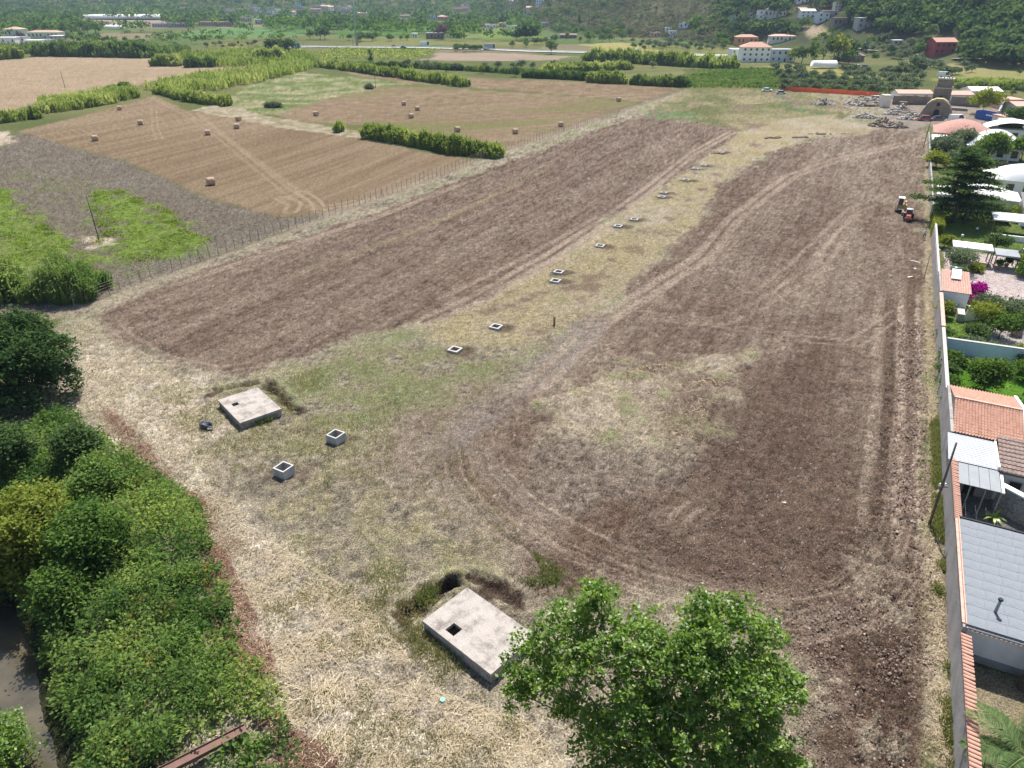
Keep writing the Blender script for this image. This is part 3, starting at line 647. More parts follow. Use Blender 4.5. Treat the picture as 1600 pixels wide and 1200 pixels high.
for i, (a, b) in enumerate(pts):
    o = link('fence_post', pm, fence, (a - FL[0][0] + random.uniform(-.05, .05), b - FL[0][1], random.uniform(-.12, .05)), fa); o.rotation_euler[0] = random.gauss(0, .035); o.rotation_euler[1] = random.gauss(0, .035)
    if i % 26 == 12: link('brace', bm_, fence, (a - FL[0][0], b - FL[0][1], 0), fa)
mb = MB()
for hgt in (.35, .75, 1.15, 1.55, 1.9):
    mb.tube([(a - FL[0][0], b - FL[0][1], hgt + random.uniform(-.03, .03)) for a, b in pts[::3]], .012, 3)
mb.build('fence_wire', M_wire, fence)
# poles
def pole(px, py, h, label, lean=(0, 0), r=.11, arms=False, name='utility_pole', zoff=0):
    p = W(px, py); t = thing(name, label, 'pole', (p[0], p[1], p[2] + zoff))
    MB().tube([(0, 0, -.3), (lean[0] * .5, lean[1] * .5, h * .5), (lean[0], lean[1], h)], [r, r * .9, r * .7], 8).build('shaft', M_wood, t, smooth=True)
    if arms:
        MB().box(-.35, .35, -.04, .04, 3.5, 3.62).box(-.05, .05, .0, .2, 3.2, 3.9).build('bracket', M_rust, t)
        for k in (-.28, .12):
            q = MB().tube([(k, 0, 3.62), (k, 0, 3.86)], [.07, .05], 8).build('insulator', M_white, t)
    return t
pole(155, 376, 7.3, 'thin wooden pole standing in the green weeds by the dry patch', r=.10)
pole(102, 138, 7.4, 'thin wooden pole at the edge of the far left stubble field', r=.13)
pole(587, 138, 7.0, 'slender pole at the corner of the cream meadow', r=.12)
pole(381, 131, 6.2, 'slender pole among the reeds left of the cream meadow', r=.12)
pole(1452, 820, 7.4, 'dark leaning utility pole with white insulators beside the boundary wall', (-.15, 0), r=.095, arms=True)
pole(1443.5, 436, 3.7, 'thin leaning stake standing at the foot of the boundary wall', (-.1, 0), r=.05, name='stake')
pole(1443, 229, 6.5, 'thin pole near the far end of the boundary wall', (.1, 0), r=.1)
# floodlight mast far off by the road
p = W(558, 72); t = thing('light_mast', 'tall grey floodlight mast beside the main road', 'light mast', p)
M_steel = paint('galvanised_steel', (.24, .29, .30), .5, .15, 1, metal=.2)
MB().tube([(0, 0, -1), (0, 0, 18), (0, 0, 38)], [.9, .65, .4], 8).build('shaft', M_steel, t, smooth=True)
MB().tube([(-3.2, 0, -1), (-3.2, 0, 29)], [.25, .18], 6).build('side_pole', M_steel, t)
MB().box(-4.5, -1.9, -.4, .4, 28.2, 29.6).build('lamp_head', M_white, t)
# leaning rusty post, dark bag, bucket lid, rusty beam
p = W(866, 508); t = tag(MB().box(-.12, .12, -.12, .12, -.2, 1.0).box(-.16, .16, -.03, .03, .8, 1.06).build('iron_post', M_rust, None, p), 'short dark iron post standing alone in the dry grass belt', 'post')
p = W(322, 668); mb = MB()
def lump(mb, c, r, sq, seed, n=9, m=6, rough=.3, mi=0):
    rs = random.Random(seed); b = len(mb.v)
    for j in range(m + 1):
        ph = math.pi * j / m
        for k in range(n):
            an = 2 * math.pi * k / n; q = 1 + rs.uniform(-rough, rough) * (0 < j < m)
            mb.v.append((c[0] + r * q * math.sin(ph) * math.cos(an), c[1] + r * q * math.sin(ph) * math.sin(an), c[2] + sq * r * q * math.cos(ph)))
    for j in range(m):
        for k in range(n): mb.f.append((b + j * n + k, b + (j + 1) * n + k, b + (j + 1) * n + (k + 1) % n, b + j * n + (k + 1) % n)); mb.m.append(mi)
    return mb
M_bag = paint('dark_sack', (.05, .055, .065), .5, .4, 3)
lump(mb, (0, 0, .28), .55, .7, 4, 12, 8, .18); lump(mb, (.45, -.35, .12), .3, .6, 5, 10, 7, .2)
tag(mb.build('refuse_sack', M_bag, None, p, smooth=False), 'dark crumpled refuse sack lying left of the smaller concrete tank', 'sack')
p = W(692, 1096); M_mint = paint('mint_plastic', (.09, .38, .29), .4, .1, 3)
t = thing('bucket', 'small mint green bucket in straw below the big tank slab', 'bucket', p)
MB().tube([(0, 0, -.05), (0, 0, .16)], [.11, .14], 14).build('body', M_mint, t, smooth=True)
MB().tube([(0, 0, .16), (0, 0, .185)], [.15, .15], 14).build('lid', M_mint, t)
a, b = Vector(W(252, 1206, .8)), Vector(W(384, 1138, .55)); M_red = paint('rusty_red_steel', (.13, .07, .055), .75, .4, 2, c2=(.10, .06, .045))
dv = (b - a); ln = dv.length; t = thing('steel_beam', 'rusty red steel beam lying in the brambles at lower left', 'beam', a, math.atan2(dv.y, dv.x)); t.rotation_euler[1] = -math.asin(dv.z / ln)
MB().box(-.6, ln, -.24, .24, -.03, 0.0).build('web', M_red, t)
MB().box(-.6, ln, -.27, -.242, -.16, .10).build('flange', M_red, t); MB().box(-.6, ln, .242, .27, -.16, .10).build('flange', M_red, t)
# bits of white debris
M_deb = paint('pale_debris', (.46, .41, .34), .9, .2, 5)
for i, (a, b, L_, an) in enumerate(((1430, 409, 1.5, -.9), (1422, 433, 1.1, .5), (1430, 420, .6, 1.4), (1226, 786, .16, 1.2))):
    p = W(a, b); o = MB().box(-L_ / 2, L_ / 2, -.1, .1, -.03, .07).box(-L_ * .2, L_ * .3, .08, .22, -.03, .05).build('board', M_deb, None, p, an)
    tag(o, ['long pale board on the soil close to the wall', 'short pale board lowest of the group by the wall', 'smallest pale board in the group by the wall', 'pale splinter of wood alone on the dark soil'][i], 'board')
# machines near the cedar
def wheel_mesh(r, w):
    mb = MB(); mb.tube([(-w / 2, 0, 0), (-w / 2 + .05, 0, 0), (w / 2 - .05, 0, 0), (w / 2, 0, 0)], [r * .86, r, r, r * .86], 14, 0); mb.tube([(-w / 2 - .02, 0, 0), (w / 2 + .02, 0, 0)], r * .5, 10, 1); return mb
p = W(1418, 344); M_tred = paint('tractor_red', (.34, .075, .05), .45, .2, 2); M_grey = paint('machine_grey', (.22, .21, .2), .6, .3, 3)
t = thing('tractor', 'small red tractor with a glazed cab on the ploughed land near the cedar', 'tractor', (p[0], p[1], 0), R(-28)); t.scale = (.8, .8, .8)
MB().box(-.45, .45, -1.7, .2, .55, 1.35).box(-.4, .4, -1.95, -1.7, .6, 1.2).build('hood', M_tred, t)
MB().box(-.35, .35, -1.9, 1.5, .45, .55).build('chassis', M_grey, t)
c = MB().hexa([(-.62, .25, .9), (.62, .25, .9), (.62, 1.5, .9), (-.62, 1.5, .9)], [(-.55, .35, 2.25), (.55, .35, 2.25), (.55, 1.45, 2.25), (-.55, 1.45, 2.25)]).build('cab', M_glass, t)
MB().box(-.66, .66, .2, 1.55, 2.255, 2.36).build('roof', paint('cab_roof', (.55, .6, .66), .5, .1), c)
for sx in (-1, 1):
    for sy in (.25, 1.5): MB().tube([(sx * .62, sy, .9), (sx * .57, sy + (.05 if sy < 1 else -.03), 2.25)], .04, 4).build('pillar', M_tred, c)
    MB().box(sx * .8 - .22, sx * .8 + .22, .35, 1.65, 1.35, 1.45).build('mudguard', M_tred, t)
    o = wheel_mesh(.66, .42).build('rear_wheel', [M_black, M_grey], t); o.location = (sx * .82, 1.0, .66)
    o = wheel_mesh(.4, .3).build('front_wheel', [M_black, M_grey], t); o.location = (sx * .68, -1.35, .4)
    MB().box(sx * .28 - .09, sx * .28 + .09, -1.99, -1.95, .95, 1.1).build('headlight', M_white, t)
p = W(1407, 330); M_yel = paint('machine_ochre', (.42, .30, .12), .6, .3, 2)
t = thing('mini_excavator', 'small ochre excavator with a white cab roof beside the red tractor', 'excavator', (p[0], p[1], 0), R(-25))
for sx in (-1, 1):
    MB().prism([(-1.25, .1), (-1.0, 0), (1.0, 0), (1.25, .1), (1.25, .4), (1.0, .55), (-1.0, .55), (-1.25, .4)], -.2, .2).build('track', M_black, t).matrix_local = Matrix.Translation((sx * .75, 0, 0)) @ Matrix(((0, 0, 1, 0), (1, 0, 0, 0), (0, 1, 0, 0), (0, 0, 0, 1)))
MB().box(-.8, .8, -.6, 1.2, .6, 1.3).box(-.75, .75, 1.2, 1.45, .7, 1.25).build('body', M_yel, t)
c = MB().box(-.78, .1, -.9, .35, 1.3, 2.5).build('cab', M_glass, t); MB().box(-.85, .2, -1.0, .45, 2.504, 2.62).build('roof', M_white, c)
for q in ((-.76, -.88), (.08, -.88), (-.76, .33), (.08, .33)): MB().tube([(*q, 1.3), (*q, 2.5)], .06, 4).build('pillar', M_white, c)
bm2 = MB().tube([(.4, -.5, 1.2), (.4, -1.6, 2.3), (.4, -2.3, 2.2)], [.14, .16, .12], 6).build('boom', M_yel, t)
MB().tube([(.4, -2.3, 2.25), (.4, -2.9, .9)], [.12, .09], 6).build('stick', M_yel, bm2)
MB().hexa([(.05, -3.1, .1), (.75, -3.1, .1), (.75, -2.5, .3), (.05, -2.5, .3)], [(.05, -3.3, .6), (.75, -3.3, .6), (.75, -2.75, 1.0), (.05, -2.75, 1.0)]).build('bucket', M_grey, bm2)
# standing person beside the hedge
def person(px, py, label, rz=0):
    m, nt, out = new_mat('clothed_person'); tc = N(nt, 'ShaderNodeTexCoord'); sp = N(nt, 'ShaderNodeSeparateXYZ'); nt.links.new(tc.outputs['Object'], sp.inputs[0])
    mr = N(nt, 'ShaderNodeMath', operation='DIVIDE'); mr.inputs[1].default_value = 1.8; nt.links.new(sp.outputs['Z'], mr.inputs[0])
    r = nt.nodes.new('ShaderNodeValToRGB'); r.color_ramp.interpolation = 'CONSTANT'; e = r.color_ramp.elements
    st = [(0, (.03, .025, .02)), (.06, (.075, .055, .045)), (.53, (.42, .46, .52)), (.83, (.38, .22, .15)), (.94, (.03, .02, .015))]
    while len(e) < len(st): e.new(.5)
    for q, (a_, c_) in zip(e, st): q.position = a_; q.color = (*c_, 1)
    nt.links.new(mr.outputs[0], r.inputs[0]); b = N(nt, 'ShaderNodeBsdfPrincipled', i_Roughness=.8); nt.links.new(r.outputs[0], b.inputs[0]); nt.links.new(b.outputs[0], out.inputs[0])
    V = [(0, 0, .95), (0, 0, 1.15), (0, .01, 1.38), (0, 0, 1.5), (0, -.02, 1.6), (0, -.02, 1.74)]; Rr = [(.16, .11), (.14, .10), (.17, .11), (.055, .055), (.085, .1), (.075, .09)]
    E = [(0, 1), (1, 2), (2, 3), (3, 4), (4, 5)]
    def chain(start, pts_, rad):
        k = start
        for q, r_ in zip(pts_, rad): V.append(q); Rr.append((r_, r_)); E.append((k, len(V) - 1)); k = len(V) - 1
        return k
    for sx in (-1, 1):
        chain(0, [(sx * .1, 0, .88), (sx * .12, -.03, .5), (sx * .13, .03, .09), (sx * .15, -.14, .04)], [.095, .065, .045, .04])
        k = chain(2, [(sx * .2, .01, 1.4), (sx * .27, .03, 1.14), (sx * .26, -.1, .93), (sx * .26, -.13, .86)], [.055, .045, .035, .03])
        for f in range(4): chain(k, [(sx * .26, -.16 + .022 * f, .81), (sx * .25, -.17 + .022 * f, .77 + .008 * abs(f - 1))], [.009, .008])
        chain(k, [(sx * .23, -.17, .85), (sx * .22, -.18, .81)], [.01, .009])
    me = bpy.data.meshes.new('person'); me.from_pydata(V, E, []); me.materials.append(m)
    p = W(px, py); o = link('person', me, None, (p[0], p[1], 0), rz); tag(o, label, 'person')
    md = o.modifiers.new('skin', 'SKIN'); sv = me.skin_vertices[0].data if me.skin_vertices else None
    if sv is None:
        import bmesh
        bm = bmesh.new(); bm.from_mesh(me); bm.verts.layers.skin.verify(); bm.to_mesh(me); bm.free(); sv = me.skin_vertices[0].data
    for q, r_ in zip(sv, Rr): q.radius = r_; q.use_root = False
    sv[0].use_root = True
    o.modifiers.new('sub', 'SUBSURF').render_levels = 1
    return o
person(1443, 374, 'standing person in light shirt and dark trousers beside the garden hedge', R(150))
# rubble heaps near the chapel
M_rub = paint('rubble_stone', (.30, .27, .24), .95, .35, 2); M_rub2 = paint('rubble_pale', (.42, .40, .37), .95, .3, 2); M_earth = paint('heap_earth', (.17, .13, .10), 1, .3, 2)
HEAPS = [(1285, 163, 5, 60, 'low brown rubble heap, leftmost, behind the green growth'), (1352, 164, 8, 150, 'broad grey rubble heap left of the ruined gate'), (1405, 178, 6, 150, 'tall grey rubble heap in front of the ruined gate'), (1425, 186, 5, 110, 'pale rubble heap nearest the chapel door'), (1352, 184, 4, 60, 'small grey rubble heap in the yellow grass'), (1380, 197, 5, 60, 'dark earth heap at the edge of the ploughed land'), (1400, 199, 4, 40, 'small dark earth heap near the end of the wall')]
for i, (a, b, r_, n_, lb) in enumerate(HEAPS):
    p = W(a, b); t = thing('rubble_heap', lb, 'rubble', p); rs = random.Random(i)
    mb = MB(); lump(mb, (0, 0, -.2), r_ * .62, .42, i, 14, 8, .2); mb.build('earth_core', M_earth, t)
    mb = MB()
    for k in range(n_ * 2):
        an = rs.uniform(0, 6.28); q = r_ * math.sqrt(rs.random()); hh = max(0, .36 * r_ * (1 - q / r_)) * (1 + .5 * math.sin(an * 3 + i))
        lump(mb, (q * math.cos(an), q * .65 * math.sin(an), hh), rs.uniform(.18, .5), rs.uniform(.7, 1.1), k + 99 * i, 5, 3, .35, rs.choice((0, 0, 1)))
    o = mb.build('loose_stones', [M_rub if i < 5 else M_earth, M_rub2 if i < 5 else M_rub], t); o['kind'] = 'stuff'
for i, (a, b) in enumerate(((1283, 210), (1250, 215), (1122, 240), (1210, 216))):
    p = W(a, b); mb = MB(); rs = random.Random(i + 40)
    for k in range(16): lump(mb, (rs.gauss(0, 1.3), rs.gauss(0, .6), .1), rs.uniform(.25, .6), .6, k + 7 * i, 6, 4, .3)
    tag(mb.build('brush_pile', M_earth, None, p), ['dark brush pile right in the dry far grass', 'dark brush pile middle of the dry far grass', 'dark clods beside the farthest manhole', 'low dark brush pile left of the other two'][i], 'brush pile')
# orange safety netting
M_or = paint('orange_net', (.80, .13, .045), .7, .15, 1.0)
P = [W(*q)[:2] for q in ((1218, 141), (1290, 146), (1368, 151), (1374, 153))]
t = thing('safety_fence', 'long bright orange plastic safety fence at the far end of the site', 'fence', (P[0][0], P[0][1], 0))
mb = MB(); q = []; rs = random.Random(5); poleme = MB().tube([(0, 0, -.2), (0, 0, 1.7)], .04, 5).build('fence_post', M_rust, me_only=True)
for (ax, ay), (bx, by) in zip(P[:-1], P[1:]):
    n_ = max(2, int(math.hypot(bx - ax, by - ay) / 2.5))
    q += [(ax + (bx - ax) * k / n_ - P[0][0], ay + (by - ay) * k / n_ - P[0][1]) for k in range(n_)]
for k in range(len(q) - 1):
    a, b = q[k], q[k + 1]; h0, h1 = 1.75 + .12 * math.sin(k * 1.7), 1.75 + .12 * math.sin((k + 1) * 1.7)
    dx, dy = b[0] - a[0], b[1] - a[1]; l = math.hypot(dx, dy); o_ = (-dy / l * .02, dx / l * .02)
    mb.hexa([(a[0], a[1], .1), (b[0], b[1], .1), (b[0] + o_[0], b[1] + o_[1], .1), (a[0] + o_[0], a[1] + o_[1], .1)], [(a[0], a[1], h0), (b[0], b[1], h1), (b[0] + o_[0], b[1] + o_[1], h1), (a[0] + o_[0], a[1] + o_[1], h0)])
    if k % 2 == 0: link('fence_post', poleme, t, (a[0], a[1] - .08, 0))
mb.build('netting', M_or, t)
# ================================================================ VEGETATION
L_POP = leafmat('leaf_poplar', (.05, .108, .016), (.125, .225, .034), (.26, .37, .08), .55, .03)
L_DARK = leafmat('leaf_dark', (.032, .066, .024), (.070, .120, .042), (.135, .190, .066), .4, 0)
L_MID = leafmat('leaf_mid', (.036, .080, .020), (.085, .155, .036), (.165, .235, .058), .45, 0)
L_YEL = leafmat('leaf_yellowish', (.08, .12, .024), (.165, .21, .042), (.29, .31, .075), .45, 0)
L_OLIVE = leafmat('leaf_olive', (.060, .088, .045), (.120, .158, .085), (.21, .25, .15), .35, 0)
L_REED = leafmat('leaf_reed', (.10, .155, .04), (.215, .285, .075), (.40, .44, .17), .45, 0)
L_REED_D = leafmat('leaf_reed_dark', (.055, .110, .030), (.115, .185, .050), (.215, .275, .09), .42, 0)
L_CEDAR = leafmat('leaf_cedar', (.026, .056, .022), (.050, .095, .032), (.120, .170, .048), .3, 0)
L_BRAM = leafmat('leaf_bramble', (.062, .120, .036), (.155, .245, .068), (.31, .37, .115), .55, 0)
L_PURP = leafmat('leaf_purple', (.07, .05, .055), (.12, .08, .085), (.18, .12, .12), .2, 0)
L_MAG = leafmat('petal_magenta', (.16, .01, .10), (.36, .02, .22), (.52, .05, .32), .3, 0)
L_GRASS = leafmat('blade_grass', (.085, .130, .035), (.20, .21, .08), (.44, .37, .21), .4, 0)
L_STRAW = leafmat('blade_straw', (.22, .17, .10), (.40, .325, .21), (.60, .52, .38), .15, 0)
L_BRUSH = leafmat('twig_brush', (.10, .055, .042), (.19, .11, .08), (.31, .21, .15), .1, 0)
BARK = paint('bark', (.11, .085, .065), .95, .35, 4, bump=.6, bscale=10)
BARK_G = paint('bark_grey', (.21, .19, .165), .95, .3, 4, bump=.6, bscale=10)
def unit(v): return v / np.maximum(np.linalg.norm(v, axis=-1, keepdims=True), 1e-9)
def leaves(P, size, r, up=.35, asp=.5, var=.35):
    n = len(P); nm = unit(r.normal(size=(n, 3)) + np.array([0, 0, up * 2])); a = unit(np.cross(nm, r.normal(size=(n, 3)))); b = np.cross(nm, a)
    l = (size * (1 + var * (r.random(n) * 2 - 1)))[:, None] if not np.ndim(size) else size[:, None]
    return np.stack([P - a * l, P + b * l * asp - nm * l * .12, P + a * l, P - b * l * asp - nm * l * .12], 1)
def lobe_points(lobes, n, r, inner=.45, squash=True):
    """clump centres filling ellipsoids (cx,cy,cz,rx,ry,rz), more of them near the surface"""
    w = np.array([(q[3] * q[4] * q[5]) ** .75 for q in lobes]); k = r.choice(len(lobes), n, p=w / w.sum())
    d = unit(r.normal(size=(n, 3))); d[:, 2] = np.where(d[:, 2] < -.55, -d[:, 2], d[:, 2]); rad = inner + (1 - inner) * r.random(n) ** .6
    Lb = np.array(lobes); return Lb[k, :3] + d * Lb[k, 3:6] * rad[:, None]
def crown_quads(lobes, nclump, per, leaf, r, cl=.35, up=.35, asp=.5, inner=.45):
    c = lobe_points(lobes, nclump, r, inner); k = np.repeat(np.arange(nclump), per)
    cs = cl * (.6 + .8 * r.random(nclump))
    P = c[k] + r.normal(size=(len(k), 3)) * cs[k][:, None] * np.array([1, 1, .7])
    P[:, 2] = np.maximum(P[:, 2], .05)
    ct = r.random(nclump); tint = np.clip(.5 + .5 * (ct[k] - .5) + .55 * (r.random(len(k)) - .5), 0, 1)
    return leaves(P, leaf, r, up, asp), tint
def limb_tree(mb, base, tips, r0, rs, n=6, wob=.25):
    """tapering trunk that forks towards each tip"""
    base = Vector(base); tips = [Vector(t) for t in tips]
    cen = sum(tips, Vector()) / len(tips); fork = base.lerp(Vector((cen.x, cen.y, cen.z)), .42)
    fork.x += rs.uniform(-wob, wob); fork.y += rs.uniform(-wob, wob)
    mb.tube([base + Vector((0, 0, -.3)), base.lerp(fork, .5) + Vector((rs.uniform(-wob, wob) * .3, rs.uniform(-wob, wob) * .3, 0)), fork], [r0 * 1.15, r0 * .85, r0 * .7], n)
    for t in tips:
        mid = fork.lerp(t, .5) + Vector((rs.uniform(-wob, wob), rs.uniform(-wob, wob), rs.uniform(0, wob) - .1 * (t - fork).length * .3))
        mb.tube([fork, mid, t], [r0 * .5, r0 * .33, r0 * .08], max(4, n - 1))
        for k in range(2):
            q = mid.lerp(t, rs.uniform(0, .6)); e = q + Vector((rs.gauss(0, 1), rs.gauss(0, 1), rs.gauss(.4, .6))) * (t - fork).length * .22
            mb.tube([q, e], [r0 * .2, r0 * .05], 4)
def tree(name, label, base, lobes, nclump, per, leaf, mat, seed, r0=.2, cl=.35, up=.35, asp=.5, cat='tree', group=None, bark=None, ntips=7, inner=.45, stem='trunk'):
    """lobes relative to base"""
    r = np.random.default_rng(seed); rs = random.Random(seed)
    t = thing(name, label, cat, base, 0, group)
    Q, ti = crown_quads(lobes, nclump, per, leaf, r, cl, up, asp, inner)
    link('crown', quads_mesh('crown', Q, [mat], ti), t)
    mb = MB(); tips = [tuple(q) for q in np.array(lobes)[:, :3]]
    if len(tips) < ntips: tips += [tuple(q) for q in lobe_points(lobes, ntips - len(tips), r, .5)]
    limb_tree(mb, (0, 0, 0), tips, r0, rs); mb.build(stem, bark or BARK, t, smooth=True)
    return t
def rnd_lobes(r, R0, H, n=6, zc=.62, sq=.55):
    """a lumpy crown: several ellipsoids round the axis"""
    out = [(0, 0, H * zc, R0 * .62, R0 * .62, H * (1 - zc) * .9)]
    for k in range(n):
        an = 6.283 * (k + r.random() * .7) / n; q = R0 * (.45 + .2 * r.random()); s = R0 * (.38 + .2 * r.random())
        out.append((q * math.cos(an), q * math.sin(an), H * (zc - .16 + .3 * r.random()), s, s, s * (.7 + .3 * r.random())))
    return out
# ---- big tree in the foreground
base = W(1010, 1245)
FT = [(885, 985, 8.3, 1.5), (930, 945, 9.8, 1.25), (925, 920, 10.4, .6), (850, 1060, 6.3, 1.5), (815, 1085, 5.4, 1.0), (830, 1010, 7.2, 1.0), (800, 1045, 6.2, .7), (1240, 1075, 7, .7), (1150, 1080, 8, 1.8), (1070, 1010, 9.6, 1.5), (900, 1040, 7.6, 1.5), (960, 1010, 9, 1.7), (1005, 985, 9.6, 1.2), (1010, 1050, 8.6, 1.8), (1110, 985, 10, 1.7), (1095, 938, 11.3, .6), (1150, 965, 10.6, 1.1), (1190, 1005, 9, 1.25), (1205, 1070, 7.6, 1.5), (1105, 1060, 8.6, 2.0), (990, 1120, 6.6, 1.8), (1070, 1150, 6.4, 2.2), (1170, 1150, 5.8, 2.0), (940, 1150, 5.2, 1.5), (1225, 1090, 7, .8), (1130, 1215, 4.6, 2.2), (1010, 1210, 4.6, 2.0), (890, 1110, 4.8, 1.1), (1215, 1200, 4.5, 1.5), (930, 1235, 3.6, 1.3)]
lob = []
for a, b, zz, rr_ in FT:
    p = W(a, b, zz); lob.append((p[0] - base[0], p[1] - base[1], zz - base[2], rr_ * 1.0, rr_ * 1.0, rr_ * .9))
tree('broadleaf_tree', 'big bright green broadleaf tree in the foreground beside the larger concrete tank', base, lob, 1650, 30, .10, L_POP, 5, .2, .17, .7, .6, bark=BARK_G, inner=.12, ntips=40)
# ---- trees and bushes on the bank of the brook (left)
def bank(px, py, R0, H, mat, seed, label, ncl, per=26, leaf=.15, name='bank_tree', cl=.33, cat='tree', zc=.6):
    b = W(px, py); r = np.random.default_rng(seed); b = (b[0], b[1], max(b[2], -2.2))
    return tree(name, label, b, rnd_lobes(r, R0, H, 8, zc) + [(R0 * .62 * math.cos(q), R0 * .62 * math.sin(q), H * .2, R0 * .42, R0 * .42, H * .24) for q in (.3, 1.5, 2.8, 4.0, 5.2)], ncl, per, leaf, mat, seed, .2, cl, .7, .55, cat)
bank(28, 632, 5.8, 9.2, L_CEDAR, 21, 'large dark evergreen tree at the left edge below the reed clump', 1250, 30, .17)
bank(132, 728, 1.75, 4.2, L_DARK, 22, 'small dense dark tree standing at the edge of the straw, right of the thicket', 300, 30, .13)
bank(18, 735, 2.3, 4.6, L_DARK, 23, 'dark bluish bush at the left edge below the large evergreen', 330, 28, .14)
bank(55, 890, 3.5, 7.0, L_YEL, 24, 'tall yellow green tree at the left edge above the dark bank', 620, 32, .14)
bank(150, 880, 2.5, 5.0, L_MID, 25, 'mid green tree in the thicket right of the yellow green one', 420, 30, .14)
bank(12, 925, 2.4, 4.4, L_DARK, 26, 'dark shaded tree hanging over the brook', 400, 28, .15)
bank(105, 945, 1.6, 3.0, L_MID, 27, 'round green bush leaning over the upper brook', 260, 26, .13)
bank(2, 1215, 1.8, 2.6, L_POP, 28, 'bright green bush in the bottom left corner across the brook', 260, 26, .1, name='bush', cat='bush')
bank(160, 770, 1.8, 3.2, L_BRAM, 29, 'leafy bush just below the small dense dark tree', 260, 24, .13, name='bush', cat='bush')
# the bramble thicket, one tangled mass
def sample_poly(pp, n, r):
    q = np.array(pp); lo, hi = q.min(0), q.max(0); out = np.zeros((0, 2))
    while len(out) < n:
        s = lo + (hi - lo) * r.random((n * 2, 2)); out = np.concatenate([out, s[poly_sd(s[:, 0], s[:, 1], pp, 5) > 0]])
    return out[:n]
TH = WP([(100, 640), (170, 690), (235, 735), (320, 800), (345, 900), (375, 1000), (430, 1090), (450, 1150), (470, 1250), (130, 1300), (125, 1200), (95, 1100), (62, 1000), (15, 900), (-40, 800), (0, 690)])
r = np.random.default_rng(31); BC = sample_poly(TH, 1500, r)
BEAM = [W(252, 1206, .8)[:2], W(384, 1138, .55)[:2]]; bd_, bs_, _ = seg_dist(BC[:, 0], BC[:, 1], BEAM); ed_ = poly_sd(BC[:, 0], BC[:, 1], TH, 5)
BC = BC[bd_ > 1.0]; ed_ = ed_[bd_ > 1.0]; nb_ = len(BC)
br = (.38 + .8 * r.random(nb_) ** 1.8) * np.clip(.6 + ed_ / 3, .5, 1.15); bh = (.7 + br * (.4 + .6 * r.random(nb_))) * (1 + .9 * fbm(BC[:, 0] / 5, BC[:, 1] / 5, 33, 2)); bz = gz(BC[:, 0], BC[:, 1])
cnt = (42 * (br / .8) ** 2).astype(int) + 16; k = np.repeat(np.arange(nb_), cnt); n_ = len(k)
d = unit(r.normal(size=(n_, 3))); d[:, 2] = np.abs(d[:, 2]); rad = .62 + .42 * r.random(n_)
lumpy = 1 + .22 * np.sin(6 * d[:, 0] + k) * np.cos(7 * d[:, 1] + 2 * k)
PP = np.stack([BC[k, 0], BC[k, 1], bz[k]], -1) + d * (rad * lumpy)[:, None] * np.stack([br[k], br[k], bh[k] * 1.15], -1)
pt_ = np.clip(.5 + 1.3 * fbm(BC[:, 0] / 3, BC[:, 1] / 3, 34, 3) + .45 * (r.random(nb_) - .5), 0, 1)
# drooping fronds: each leaf points outward and down
out_ = unit(d * np.array([1, 1, .35]) + r.normal(size=(n_, 3)) * .35); sd_ = unit(np.cross(out_, r.normal(size=(n_, 3)))); l_ = (.13 + .13 * r.random(n_))[:, None]
Q = np.stack([PP - out_ * l_ * .4, PP + out_ * l_ * .3 + sd_ * l_ * .36, PP + out_ * l_ - np.array([0, 0, .05]), PP + out_ * l_ * .3 - sd_ * l_ * .36], 1)
o = link('bramble_thicket', quads_mesh('bramble_thicket', Q, [L_BRAM, leafmat('leaf_withered', (.10, .085, .03), (.22, .18, .05), (.34, .27, .10), .4, 0)], np.clip(pt_[k] * 1.0 + .45 * (r.random(n_) - .5), 0, 1), midx=((r.random(nb_) < .035)[k] & (r.random(n_) < .8)).astype(int)))
tag(o, 'dense green bramble thicket along the brook', 'thicket', kind='stuff')
